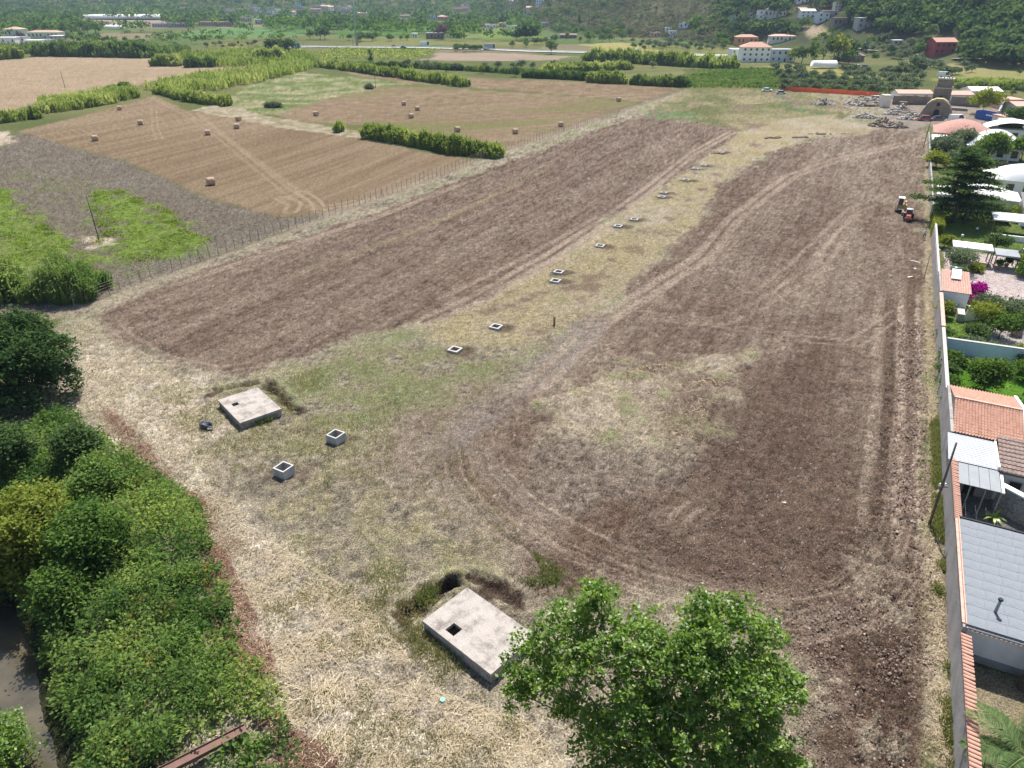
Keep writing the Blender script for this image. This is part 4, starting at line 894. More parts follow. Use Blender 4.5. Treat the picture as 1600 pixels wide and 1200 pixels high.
# ---- reeds
def reeds(label, pp, h, seed, mat=L_REED, n=None, wid=.22, name='reed_hedge', cat='reeds', group='giant reed stands between the fields', dens=1.0, closed=False, width=4.0, seglen=None):
    """stand of tall reeds along a pixel polyline (or filling a closed polygon)"""
    h = h * .87; r = np.random.default_rng(seed); L = WP(pp)
    if closed: poly = L
    else:
        a = []; b = []
        for i, (x0, y0) in enumerate(L):
            x1, y1 = L[min(i + 1, len(L) - 1)]; x2, y2 = L[max(i - 1, 0)]; tx, ty = x1 - x2, y1 - y2; l = math.hypot(tx, ty); a.append((x0 - ty / l * width / 2, y0 + tx / l * width / 2)); b.append((x0 + ty / l * width / 2, y0 - tx / l * width / 2))
        poly = a + b[::-1]
    ar = abs(sum(poly[i][0] * poly[(i + 1) % len(poly)][1] - poly[(i + 1) % len(poly)][0] * poly[i][1] for i in range(len(poly)))) / 2
    n = min(n, 3600) if n else int(min(3600, ar * 8 * dens)); wid = wid * 1.3; P = sample_poly(poly, int(n * 1.35), r); P = P[fbm(P[:, 0] / (h * .8), P[:, 1] / (h * .8), seed + 9, 3) + .06 * r.normal(size=len(P)) > -.13]; n = len(P)
    c = P.mean(0); z0 = gz(P[:, 0], P[:, 1]); zc = float(gz(c[0], c[1]))
    ed = poly_sd(P[:, 0], P[:, 1], poly, 5); sc_ = max(1.5, h * .6)
    top = h * (.62 + 1.1 * (fbm(P[:, 0] / sc_, P[:, 1] / sc_, seed, 3) + .2) + .42 * r.random(n) ** 2) * (.6 + .4 * sst(0, h * .35, ed))
    P = P + np.stack([fbm(P[:, 0] / 6, P[:, 1] / 6, seed + 5, 3), fbm(P[:, 0] / 6, P[:, 1] / 6, seed + 6, 3)], -1) * min(4.0, h * 1.0)
    # each reed: a leafy stem of two crossing blades
    lean = r.normal(size=(n, 2)) * .10 * h; dirv = unit(np.concatenate([r.normal(size=(n, 2)), np.zeros((n, 1))], 1))
    B = np.stack([P[:, 0], P[:, 1], z0 - .1], -1); T = np.stack([P[:, 0] + lean[:, 0], P[:, 1] + lean[:, 1], z0 + top], -1); M_ = B * .38 + T * .62
    w_ = wid * (.7 + .6 * r.random(n))[:, None]
    Q1 = np.stack([B, M_ + dirv * w_, T, M_ - dirv * w_], 1)
    # arching leaves near the top
    k = np.repeat(np.arange(n), 2); f = (.35 + .65 * r.random(len(k)))[:, None]; at = B[k] * (1 - f) + T[k] * f
    dv = unit(np.concatenate([r.normal(size=(len(k), 2)), r.normal(size=(len(k), 1)) * .3 + .35], 1)); l = (h * .17 * (.6 + .8 * r.random(len(k))))[:, None]; sd = unit(np.cross(dv, np.array([0, 0, 1.0]))) * wid * .8
    Q2 = np.stack([at, at + dv * l * .5 + sd, at + dv * l - np.array([0, 0, .06 * h]), at + dv * l * .5 - sd], 1)
    patch = np.clip(.5 + 1.6 * fbm(P[:, 0] / 9, P[:, 1] / 5, seed + 3, 3), 0, 1)
    ti = np.clip(np.concatenate([patch * .7 + .3 * r.random(n) - .05, (patch[k] * .7 + .35 * r.random(len(k)))]), 0, 1)
    Q = np.concatenate([Q1, Q2]) - np.array([c[0], c[1], zc])
    o = link(name, quads_mesh(name, Q, [mat], ti), None, (c[0], c[1], zc)); return tag(o, label, cat, group)
reeds('bright green reed hedge with bales behind it, ending at the wire fence', [(572, 214), (640, 226), (710, 240), (778, 246)], 4.0, 201, width=4.5, dens=3.0)
reeds('small round reed clump at the left of the bright reed hedge', [(524, 206), (534, 207)], 3.6, 202, width=3, dens=3)
reeds('long narrow reed hedge above the second stubble field', [(500, 104), (560, 112), (650, 125), (728, 136)], 4.4, 203, width=7, dens=1.4, wid=.35)
reeds('reed hedge along the upper right edge of the near stubble field', [(248, 146), (300, 158), (355, 166)], 3.8, 204, width=5, dens=2.5)
reeds('wide reed stand behind the near stubble field', [(55, 170), (130, 155), (215, 145), (222, 152), (150, 168), (75, 178)], 4.0, 205, closed=True, dens=2)
reeds('reed stand at the left edge beside the near stubble field', [(-60, 196), (0, 192), (62, 184)], 3.6, 206, width=5, dens=2.5)
reeds('dark reed clump behind the wide reed stand', [(168, 146), (205, 142)], 3.8, 207, L_REED_D, width=6, dens=2)
reeds('broad pale reed belt left of the cream meadow', [(225, 140), (300, 125), (400, 112), (470, 100), (500, 104), (470, 113), (400, 130), (340, 142), (260, 148)], 4.2, 208, closed=True, dens=1.0, wid=.32)
reeds('light green reed field left of the vineyard', [(280, 88), (400, 80), (480, 84), (500, 96), (430, 106), (350, 106), (290, 104)], 4.2, 209, closed=True, n=7000, wid=.5)
reeds('tall reed clump below the dark poplars', [(400, 97), (445, 96)], 7.5, 210, L_REED, width=8, wid=.45, dens=1.5)
reeds('dark hedge row along the top of the far left stubble field', [(60, 87), (130, 88), (240, 90)], 9, 211, L_REED_D, width=14, n=5000, wid=.7)
reeds('reed hedge at the far left above the stubble field', [(-80, 95), (0, 93), (28, 91)], 8, 212, L_REED, width=12, n=2500, wid=.6)
reeds('green belt of shrubs behind the far left field', [(-80, 82), (60, 78), (150, 77), (300, 82), (290, 88), (150, 85), (60, 84), (-80, 88)], 6, 213, L_REED_D, closed=True, n=6500, wid=.7)
reeds('small reed island at the right end of the far left field', [(240, 103), (283, 103)], 5.5, 214, L_REED, width=8, wid=.5)
reeds('reed island right of the small one on the far left field', [(292, 105), (345, 104)], 6.0, 215, L_REED_D, width=9, wid=.5)
reeds('long reed hedge in front of the road', [(915, 94), (1000, 99), (1080, 104), (1150, 108)], 7, 216, L_REED, width=11, n=4500, wid=.6)
reeds('low reed hedge left in the green plots right of centre', [(845, 114), (985, 108)], 4.5, 217, L_REED, width=7, n=2200, wid=.45)
reeds('tall reed clump above the far stubble field', [(920, 128), (980, 131)], 5.0, 218, L_REED, width=7, n=2000, wid=.4)
reeds('dark hedge left of the tall reed clump', [(820, 121), (870, 123), (918, 126)], 4.0, 219, L_REED_D, width=6, n=1800, wid=.4)
reeds('dark shrub strip above the far stubble field', [(985, 132), (1075, 136)], 4.0, 220, L_REED_D, width=6, n=1500, wid=.4)
reeds('long low hedge below the olive row', [(500, 101), (560, 104), (640, 106), (720, 110), (860, 119)], 3.0, 221, L_REED_D, width=5, n=2500, wid=.4)
reeds('dense green scrub between the far stubble field and the orchard', [(1070, 126), (1090, 110), (1200, 108), (1420, 138), (1400, 147), (1200, 138), (1080, 137)], 1.3, 222, L_REED_D, closed=True, n=6000, wid=.55)
reeds('bright maize strip right of the old tower', [(1485, 132), (1560, 132), (1640, 138), (1640, 144), (1560, 140), (1490, 138)], 3.2, 223, L_REED, closed=True, n=3000, wid=.4)
reeds('big leafy reed clump beside the start of the wire fence', [(60, 455), (100, 462), (150, 462)], 4.8, 224, L_REED_D, width=7, dens=8, wid=.07)
reeds('dark green bushy reeds at the left edge behind the evergreen', [(-60, 470), (0, 462), (50, 452)], 4.0, 225, L_REED_D, width=9, dens=3, wid=.15)
for i, (a, b, lb) in enumerate(((427, 168, 'grey green shrub in the corner of the cream meadow'), (577, 139, 'small dark shrub by the slender pole'))):
    q = W(a, b); tree('shrub', lb, q, [(0, 0, .8, 3.4 if i == 0 else 1.6, 1.6, .9)], 150, 14, .3, L_OLIVE, 240 + i, .06, .4, cat='shrub')
# ---- low herbs, grass tufts and straw, as loose ground cover
def scatter(name, label, polys, mat, maker, seed, kind='stuff'):
    r = np.random.default_rng(seed); Qs = []; Ts = []
    for pp, n, *arg in polys:
        P = sample_poly(WP(pp), n, r); Q, t = maker(P, r, *arg); Qs.append(Q); Ts.append(t)
    o = link(name, quads_mesh(name, np.concatenate(Qs), [mat], np.clip(np.concatenate(Ts), 0, 1))); return tag(o, label, name.replace('_', ' '), kind=kind)
def tuft(P, r, per=6, h=.35, w=.03, tint=.5, spread=.14):
    d = fbm(P[:, 0] / 2.2, P[:, 1] / 2.2, 2, 3) + .5 * fbm(P[:, 0] / 9, P[:, 1] / 9, 1, 3); P = P[d > -.12]
    k = np.repeat(np.arange(len(P)), per); n = len(k); hz = gz(P[:, 0], P[:, 1])[k] - .05
    B = np.stack([P[k, 0] + r.normal(size=n) * spread, P[k, 1] + r.normal(size=n) * spread, hz], -1); up = unit(np.stack([r.normal(size=n) * .55, r.normal(size=n) * .55, np.ones(n)], -1)) * (h * (.5 + .8 * r.random(n)))[:, None]
    sd = unit(np.cross(up, r.normal(size=(n, 3)))) * w
    return np.stack([B - sd * .5, B + up * .6 + sd, B + up, B + up * .55 - sd], 1), tint + .5 * (r.random(len(P))[k] - .5) + .3 * (r.random(n) - .5)
def litter(P, r, l=.3, w=.018, tint=.5, dirv=None):
    pt = fbm(P[:, 0] / 1.6, P[:, 1] / 1.6, 62, 3); P = P[pt + .12 * r.normal(size=len(P)) > -.06]; n = len(P); an = r.random(n) * 6.283 if dirv is None else dirv + r.normal(size=n) * .5
    a = np.stack([np.cos(an), np.sin(an), r.normal(size=n) * .18], -1) * (l * (.4 + 1.0 * r.random(n)))[:, None]; b = np.stack([-np.sin(an), np.cos(an), r.normal(size=n) * .5], -1) * w
    c = np.stack([P[:, 0], P[:, 1], gz(P[:, 0], P[:, 1]) + .05 + .12 * r.random(n)], -1)
    return np.stack([c - a - b, c - a + b, c + a + b, c + a - b], 1), tint + .6 * (r.random(n) - .5)
scatter('meadow_grass', 'short green and yellow grass over the foreground meadow', [
 ([(240, 620), (330, 600), (560, 540), (720, 545), (830, 570), (700, 680), (830, 850), (640, 900), (560, 960), (470, 880), (370, 770)], 9000, 5, .22, .02, .68),
 ([(860, 625), (1010, 570), (1160, 555), (1100, 660), (1000, 700), (900, 690)], 2200, 5, .3, .024, .72),
 ([(400, 900), (640, 920), (700, 1060), (830, 1130), (760, 1220), (480, 1220), (430, 1060)], 5000, 5, .3, .02, .62),
 ([(120, 500), (300, 590), (340, 760), (430, 850), (340, 930), (300, 860), (200, 720), (120, 620)], 3000, 4, .25, .02, .6), ([(640, 520), (720, 550), (850, 560), (900, 520), (1000, 420), (1080, 350), (960, 360), (800, 450)], 4000, 4, .22, .03, .7),
 ([(830, 860), (900, 905), (980, 935), (860, 930)], 500, 6, .3, .025, .3)], L_GRASS, tuft, 301)
scatter('wall_weeds', 'green and dry weeds along the foot of the boundary wall', [
 ([(1455, 660), (1467, 650), (1489, 1000), (1490, 1200), (1482, 1200), (1462, 900)], 2200, 7, .4, .03, .42),
 ([(1458, 800), (1474, 800), (1482, 960), (1466, 950)], 500, 8, .45, .03, .4)], L_GRASS, tuft, 302)
scatter('green_tussocks', 'dark green tussocks round the uncovered concrete tanks', [
 ([(636, 975), (668, 980), (720, 1040), (712, 1056), (660, 1020), (630, 1000)], 120, 9, .5, .022, .5, .3),
 ([(655, 925), (680, 915), (680, 945), (655, 955)], 45, 10, .55, .03, .35, .22), ([(395, 655), (425, 648), (430, 656), (400, 664)], 80, 12, .6, .03, .12, .2),
 ([(815, 905), (900, 905), (885, 930), (830, 945)], 70, 12, .5, .035, .15, .25), ([(455, 590), (500, 575), (510, 600), (470, 615)], 120, 8, .35, .02, .5, .3), ([(230, 610), (330, 600), (350, 640), (440, 670), (560, 650), (640, 600), (600, 760), (440, 760), (330, 720)], 700, 9, .32, .02, .25, .3), ([(560, 860), (640, 900), (600, 960), (520, 930)], 160, 9, .32, .02, .25, .3)], L_GRASS, tuft, 303)
scatter('straw_litter', 'pale cut reed and straw lying over the left edge and foreground', [
 ([(120, 500), (300, 590), (340, 760), (430, 850), (340, 930), (300, 860), (200, 720), (120, 620)], 24000, .10, .008, .55),
 ([(330, 930), (430, 850), (560, 930), (680, 1080), (830, 1130), (900, 1220), (430, 1220), (420, 1060)], 36000, .10, .0075, .55), ([(330, 930), (430, 850), (560, 930), (680, 1080), (830, 1130), (900, 1220), (430, 1220), (420, 1060)], 900, .34, .011, .75),
 ([(480, 1050), (540, 1060), (540, 1200), (490, 1200)], 260, .5, .012, .8, 1.45), ([(380, 1080), (450, 1060), (480, 1090), (430, 1130)], 160, .6, .012, .7, .5),
 ([(860, 625), (1010, 570), (1160, 555), (1100, 660), (1070, 720), (900, 690)], 3000, .25, .02, .5),
 ([(1447, 480), (1455, 480), (1484, 1200), (1462, 1200), (1450, 800)], 3500, .13, .009, .5)], L_STRAW, litter, 304)
scatter('dead_brush', 'red brown dead brush beside the bramble thicket', [
 ([(170, 640), (230, 690), (255, 735), (330, 790), (300, 800), (200, 730)], 2500, .22, .018, .5), ([(310, 840), (350, 860), (420, 1000), (440, 1090), (380, 1060), (330, 960)], 4500, .22, .018, .45),
 ([(420, 1120), (520, 1180), (560, 1220), (440, 1220)], 2000, .25, .018, .3)], L_BRUSH, litter, 305)
def herbs(P, r, per=9, l=.17, hh=.35, tint=.5):
    P = P + np.stack([fbm(P[:, 0] / 7, P[:, 1] / 7, 66, 3), fbm(P[:, 0] / 7, P[:, 1] / 7, 67, 3)], -1) * 4
    d = fbm(P[:, 0] / 2.2, P[:, 1] / 2.2, 2, 4) + .5 * fbm(P[:, 0] / 9, P[:, 1] / 9, 1, 4); P = P[d + .15 * r.normal(size=len(P)) > -.06]
    k = np.repeat(np.arange(len(P)), per); n = len(k); ph = hh * (.5 + r.random(len(P)))
    PP = np.stack([P[k, 0] + r.normal(size=n) * .4, P[k, 1] + r.normal(size=n) * .4, ph[k] * r.random(n) ** .5 + .05], -1)
    return leaves(PP, l, r, .6, .5), tint + .6 * (r.random(len(P))[k] - .5) + .3 * (r.random(n) - .5)
L_VIV = leafmat('leaf_vivid', (.065, .12, .018), (.145, .225, .03), (.26, .34, .06), .45, 0)
scatter('vivid_weeds', 'vivid yellow green weeds growing west of the wire fence', [
 ([(140, 300), (190, 300), (250, 330), (330, 375), (290, 395), (200, 410), (160, 395), (150, 350)], 1700, 9, .19), ([(-60, 290), (0, 290), (40, 330), (90, 370), (130, 400), (160, 450), (130, 475), (60, 430), (-60, 420)], 2600, 9, .19)], L_VIV, herbs, 306)
L_GREYW = leafmat('stalk_grey', (.125, .100, .074), (.225, .185, .14), (.33, .28, .215), .3, 0)
scatter('grey_weeds', 'dry grey brown weed stalks west of the wire fence', [(WEEDS, 8000, 4, .42, .05, .55, .7)], L_GREYW, tuft, 307)
# clods of turned earth
M_clod = leafmat('clod_earth', (.10, .068, .052), (.20, .145, .115), (.38, .31, .25), 0.0, 0.0)
def clods(P, r, s=.07, tint=.45):
    P = P[fbm(P[:, 0] / 3, P[:, 1] / 3, 61, 3) + .22 * r.normal(size=len(P)) > .0]; n = len(P); c = np.stack([P[:, 0], P[:, 1], np.full(n, .03)], -1); h = s * (.4 + 1.4 * r.random(n) ** 2.2); an = r.random(n) * 6.283
    A_ = np.stack([np.cos(an), np.sin(an), np.zeros(n)], -1) * h[:, None]; B_ = np.stack([-np.sin(an), np.cos(an), np.zeros(n)], -1) * (h * (.6 + .5 * r.random(n)))[:, None]
    T_ = c + np.stack([r.normal(size=n) * .3 * h, r.normal(size=n) * .3 * h, h * .7], -1); t = tint + .5 * (r.random(n) - .5) + (r.random(n) > .94) * .5
    a, b, d, e = c - A_, c - B_, c + A_, c + B_
    return np.concatenate([np.stack([a, b, T_, T_ * .5 + (a + e) * .25], 1), np.stack([b, d, T_, T_ * .98 + b * .02], 1), np.stack([d, e, T_, T_ * .98 + d * .02], 1), np.stack([e, a, T_, T_ * .98 + e * .02], 1)]), np.tile(t, 4)
scatter('earth_clods', 'clods of turned earth over the ploughed land', [
 ([(1100, 720), (1300, 560), (1440, 560), (1466, 1000), (1474, 1230), (1245, 1230), (1230, 1000), (1080, 930), (900, 890)], 22000, .05, .5), ([(1400, 500), (1445, 500), (1455, 800), (1395, 850)], 10000, .09, .5), ([(1330, 900), (1460, 850), (1474, 1230), (1250, 1230), (1240, 1000)], 5000, .065, .5),
 ([(180, 510), (420, 420), (620, 360), (700, 480), (480, 545), (300, 565)], 12000, .07, .5), ([(600, 340), (900, 230), (1100, 215), (900, 370), (740, 470)], 5000, .12, .5), ([(1000, 430), (1150, 330), (1440, 300), (1440, 520), (1000, 560)], 7000, .10, .5)], M_clod, clods, 308)
# ================================================================ WALL, GARDENS AND HOUSES ON THE RIGHT
M_wall = paint('old_render_wall', (.28, .262, .25), .95, .35, .7, c2=(.19, .175, .17), bump=.35, bscale=3, fine=.2)
M_tile = paint('terracotta', (.40, .235, .175), .9, .35, 3, c2=(.27, .13, .095), fine=.25)
M_tile_p = paint('terracotta_pink', (.47, .30, .245), .9, .3, 3, fine=.2)
M_tile_b = paint('brown_tile', (.20, .145, .125), .95, .4, 2.5, c2=(.105, .08, .07), fine=.3)
M_shing = paint('grey_shingle', (.165, .18, .20), .85, .2, 1.2, fine=.15)
M_panel = paint('grey_panel', (.22, .235, .25), .7, .12, 1.0)
M_corr = paint('white_corrugated', (.42, .44, .46), .6, .12, .8)
M_stone = paint('stone_masonry', (.25, .24, .23), .95, .5, 2.2, c2=(.10, .095, .09), bump=.9, bscale=4, fine=.35)
M_wall_shade = paint('white_wall_shade_blue', (.52, .60, .66), .85, .12, .8)  # white wall; the blue of its backlit shade is painted into the colour
M_cream = paint('cream_wall', (.60, .56, .50), .9, .2, .9)
M_canvas = paint('white_canvas', (.68, .67, .65), .8, .08, .6)
def stthing(name, label, cat, s, t, z=0, group=None): return thing(name, label, cat, ST(s, t, z), WROT, group)
# --- boundary wall, in stretches of different height and coping
wall = stthing('boundary_wall', 'long grey rendered boundary wall between the ploughed land and the gardens', 'wall', 0, 0)
SEG = [(-14, 7.7, 2.35), (7.7, 18.8, 2.75), (18.8, 27.2, 2.6), (27.2, 31.2, 2.7), (31.2, 40.4, 3.0), (40.4, 56.5, 2.5), (56.5, 69, 2.4), (69, 77.4, 2.6), (77.4, 104.5, 1.9), (113, 150, 1.7), (150, 212, 1.6)]
for s0, s1, h in SEG:
    mb = MB(); n_ = max(1, int((s1 - s0) / 2))
    for k in range(n_):
        a, b = s0 + (s1 - s0) * k / n_, s0 + (s1 - s0) * (k + 1) / n_
        mb.box(0, .26, a, b - .004, -.3, h + .03 * math.sin(k * 2.1 + s0))
    mb.build('wall_stretch', M_wall, wall)
def half_tile(L_, r_, n=5):
    mb = MB(); th = .025
    for yy, k in ((0, 1.0), (L_, .86)):
        for i in range(n + 1):
            an = math.pi * i / n; mb.v.append((-r_ * k * math.cos(an), yy, r_ * k * math.sin(an) * .75))
        for i in range(n + 1):
            an = math.pi * (1 - i / n); mb.v.append((-(r_ * k - th) * math.cos(an), yy, (r_ * k - th) * math.sin(an) * .75))
    m = 2 * (n + 1)
    for i in range(m): mb.f.append((i, (i + 1) % m, m + (i + 1) % m, m + i)); mb.m.append(0)
    mb.f.append(tuple(range(m))[::-1]); mb.f.append(tuple(range(m, 2 * m))); mb.m += [0, 0]
    return mb
# tile coping: each tile lies across the wall
def coping(s0, s1, h, step, w, mat, r_=.11):
    me = half_tile(w, r_).build('tile', mat, me_only=True); k = s0; i = 0
    while k < s1:
        o = link('tile', me, wall, (-.06, k, h + .02)); o.rotation_euler = (R(-6 + (i * 7 % 5) - 2), 0, R(-90 + (i * 11 % 7) - 3)); k += step; i += 1
coping(-1.8, 7.6, 2.42, .27, .58, M_tile, .125); coping(18.9, 27.1, 2.66, .26, .5, M_tile, .12)
MB().box(-.05, .36, 57, 68.6, 2.45, 2.53).build('coping', M_tile_p, wall); MB().box(-.04, .3, 40.5, 56.4, 2.535, 2.59).build('coping', M_conc_w, wall); MB().box(-.05, .34, 8, 18.6, 2.79, 2.85).build('coping', M_tile_p, wall)
bal = MB().box(.05, .2, -.2, .2, 0, .35).build('baluster', M_conc_w, me_only=True)
for k in range(26): link('baluster', bal, wall, (0, 78.2 + k, 1.94))
MB().box(-.02, .28, 77.6, 104, 2.295, 2.38).build('coping', M_conc_w, wall)
# --- roofs
def barrel_roof(mb, x0, x1, y0, z0, y1, z1, cols, rows_, amp=.07, step=.045, mi=0):
    """barrel tiles from eave (y0,z0) up to ridge (y1,z1)"""
    nx = cols * 6; b = len(mb.v); yy = []
    for j in range(rows_):
        yy += [(j / rows_, step), ((j + .97) / rows_, 0.0)]
    for f, lift in yy:
        for i in range(nx + 1):
            ph = (i % 6) / 6 * 2 * math.pi; wv = amp * abs(math.sin(ph / 2)) * (1 if (i // 6) % 1 == 0 else 1)
            mb.v.append((x0 + (x1 - x0) * i / nx, y0 + (y1 - y0) * f, z0 + (z1 - z0) * f + amp * (1 - math.cos(ph)) * .5 + lift))
    for j in range(len(yy) - 1):
        for i in range(nx):
            q = (b + j * (nx + 1) + i, b + j * (nx + 1) + i + 1, b + (j + 1) * (nx + 1) + i + 1, b + (j + 1) * (nx + 1) + i)
            mb.f.append(q if y1 > y0 else q[::-1]); mb.m.append(mi)
    return mb
def opening(parent, name, x0, x1, y, z0, z1, mat=None, frame=None, fw=.08):
    """window or door on a face at local y (front, facing -y)"""
    o = MB().box(x0, x1, y - .03, y + .02, z0, z1).build(name, mat or M_glass, parent)
    mb = MB().box(x0 - fw, x0, y - .07, y + .02, z0 - fw, z1 + fw).box(x1, x1 + fw, y - .07, y + .02, z0 - fw, z1 + fw).box(x0, x1, y - .07, y + .02, z1, z1 + fw).box(x0, x1, y - .07, y + .02, z0 - fw, z0)
    mb.build('frame', frame or M_white, o); return o
# tile-roofed house against the wall
t = stthing('tiled_house', 'low house with a sunlit terracotta tile roof behind the boundary wall', 'house', 31.4, .30)
MB().box(0, 5.0, 0, 8.6, 0, 2.9).add([(0, 0, 2.9), (0, 8.6, 2.9), (0, 4.3, 3.9), (5, 0, 2.9), (5, 8.6, 2.9), (5, 4.3, 3.9)], [(0, 2, 1), (3, 4, 5)]).build('wall', M_wall, t)
mb = MB(); barrel_roof(mb, -.1, 4.95, -.25, 2.95, 4.3, 3.97, 22, 13, .12, .05); barrel_roof(mb, -.1, 4.95, 8.85, 2.95, 4.3, 3.97, 22, 13, .12, .05)
o = mb.build('tile_roof', M_tile, t, smooth=False); o['kind'] = 'stuff'
MB().box(-.15, 5.0, 4.18, 4.42, 4.02, 4.14).build('ridge', M_tile_p, t)
MB().hexa([(4.96, -.3, 2.9), (5.2, -.3, 2.9), (5.2, 4.3, 3.9), (4.96, 4.3, 3.9)], [(4.96, -.3, 3.2), (5.2, -.3, 3.2), (5.2, 4.3, 4.2), (4.96, 4.3, 4.2)]).hexa([(4.96, 4.304, 3.9), (5.2, 4.304, 3.9), (5.2, 8.9, 2.9), (4.96, 8.9, 2.9)], [(4.96, 4.304, 4.2), (5.2, 4.304, 4.2), (5.2, 8.9, 3.2), (4.96, 8.9, 3.2)]).build('gable_coping', M_white, t)
MB().tube([(-.1, -.36, 2.86), (5, -.36, 2.8)], .07, 6).build('gutter', M_black, t); MB().box(.1, .45, -.5, -.28, 2.6, 2.85).build('downpipe_box', M_black, t)
# low store with white corrugated roof
t = stthing('store_shed', 'small store with a white corrugated roof below the tiled house', 'shed', 27.3, .28)
MB().box(0, 2.65, 0, 3.6, 0, 2.55).build('wall', M_wall, t)
mb = MB(); n_ = 60; v = []
for xx in (-.5, 2.85): v += [(xx, 3.75 - 4.0 * i / n_, 2.9 - .24 * i / n_ + .05 * (i % 4 in (1, 2))) for i in range(n_ + 1)]
mb.add(v, [(i, i + 1, n_ + 2 + i, n_ + 1 + i) for i in range(n_)]); mb.build('corrugated_roof', M_corr, t)
MB().box(2.86, 3.0, -.3, 3.8, 2.6, 3.0).build('gutter', M_white, t)
# lean-to with four grey panels, parts of the yard
t = stthing('lean_to', 'open lean-to with four flat grey roof panels beside the tile coping', 'lean-to', 24.2, .42)
for k in range(4):
    o = MB().box(.08 + .7 * k, .08 + .7 * k + .675, 0, 2.75, -.04, 0.0).build('roof_panel', M_panel, t); o.location = (0, 0, 2.42); o.rotation_euler[0] = R(4.2)
o = MB().box(2.9, 3.08, -.05, 2.8, -.06, .05).build('edge_trim', M_white, t); o.location = (0, 0, 2.42); o.rotation_euler[0] = R(4.2)
for q in ((.9, .1), (1.9, .1), (2.9, .1)): MB().box(q[0] - .05, q[0] + .05, q[1] - .05, q[1] + .05, 0, 2.36).build('post', M_wall, t)
MB().box(.0, 3.0, 2.62, 2.8, 0, 2.4).build('back_wall', M_wall, t); MB().box(.95, 1.75, 2.6, 2.62, 0, 1.9).build('doorway', M_black, t)
# brown roofed house
t = stthing('brown_house', 'cream house with a weathered brown tile roof at the right edge', 'house', 27.0, 3.45)
MB().box(0, 7.5, 0, 4.2, 0, 2.75).build('wall', M_cream, t)
mb = MB(); barrel_roof(mb, -.2, 7.6, -.35, 2.82, 4.3, 3.5, 26, 9, .05, .06); o = mb.build('tile_roof', M_tile_b, t); o['kind'] = 'stuff'
MB().box(-.2, 7.6, 4.2, 4.3, 2.75, 3.45).build('back_gable', M_cream, t)
opening(t, 'door', .75, 1.55, -.0, .05, 2.0, M_black, M_conc_w)
MB().tube([(-.2, -.42, 2.75), (7.6, -.42, 2.75)], .07, 6).build('gutter', M_black, t)
# stone retaining wall of the yard
a, b = Vector(ST(25.6, 3.35)), Vector(ST(21.4, 9.5)); dv = b - a
t = thing('stone_wall', 'grey field-stone yard wall with a pale coping right of the lean-to', 'wall', a, math.atan2(dv.y, dv.x))
MB().box(0, dv.length, 0, .4, -.2, 2.15).build('masonry', M_stone, t); MB().box(-.05, dv.length, -.06, .46, 2.155, 2.28).build('coping', M_white, t)
rs = random.Random(9); stm = []
for v_ in range(5):
    mb = MB(); lump(mb, (0, 0, 0), .14, .8, v_ + 300, 7, 4, .22); stm.append(mb.build('stone', M_stone, me_only=True))
for k in range(150):
    o = link('stone', stm[k % 5], t, (rs.uniform(.1, dv.length - .1), -.02, rs.uniform(0, 2.05))); o.scale = (rs.uniform(.8, 1.5), .45, rs.uniform(.7, 1.1)); o.rotation_euler[1] = rs.uniform(-.3, .3)
# big grey shingle roof in front
t = stthing('grey_roofed_house', 'white house with a large flat grey shingle roof and chimney pipe', 'house', 7.9, .27)
MB().box(0, 9, .3, 10.4, 0, 2.72).build('wall', M_white, t)
MB().box(-.02, 9, .27, .297, 0, .55).build('plinth', M_wall, t)
MB().box(-.1, 9.2, -.02, 10.8, 2.76, 2.88).build('roof_deck', M_shing, t)
nr_, nc_ = 12, 9; w0, l0 = 9.2 / nc_, 10.8 / nr_
sm = MB().hexa([(.006, .006, 0), (w0 - .006, .006, 0), (w0 - .006, l0 - .006, 0), (.006, l0 - .006, 0)], [(.006, .006, .016), (w0 - .006, .006, .016), (w0 - .006, l0 - .006, .010), (.006, l0 - .006, .010)]).build('shingle_sheet', M_shing, me_only=True)
for i in range(nc_):
    for j in range(nr_): link('shingle_sheet', sm, t, (-.1 + w0 * i + (.5 * w0 if j % 2 and i < nc_ - 1 else 0) * .25, -.02 + l0 * j, 2.885 + .004 * ((i * 7 + j * 3) % 3)))
MB().box(-.16, -.105, -.1, 10.8, 2.7, 3.0).build('verge_trim', M_tile_p, t); MB().box(-.1, 9.2, 10.8, 10.92, 2.7, 2.98).build('verge_trim', M_black, t)
tm = half_tile(.35, .1).build('eave_tile', M_tile_b, me_only=True)
for k in range(38): link('eave_tile', tm, t, (.0 + k * .24, -.26, 2.62))
MB().tube([(-.1, -.1, 2.72), (9.2, -.1, 2.72)], .06, 6).build('gutter', M_panel, t)
ch = MB().tube([(1.45, 1.75, 2.85), (1.45, 1.75, 3.9)], .09, 10).build('chimney_pipe', M_steel, t, smooth=True)
MB().tube([(1.45, 1.75, 3.9), (1.45, 1.75, 4.0)], [.15, .13], 10).build('cowl', M_black, ch); MB().box(4.2, 4.5, 6.5, 10.5, 2.95, 3.1).build('flashing', M_white, t)
# cross wall between the gardens
a, b = Vector(ST(53.4, .5)), Vector(ST(54.4, 14)); dv = b - a
t = thing('garden_wall', 'white cross wall with painted blue shade, between lawn and shrubs', 'wall', a, math.atan2(dv.y, dv.x))
MB().box(0, dv.length, 0, .3, -.1, 2.45).build('face', M_wall_shade, t); MB().box(-.03, dv.length, -.04, .34, 2.455, 2.53).build('coping', M_conc_w, t)
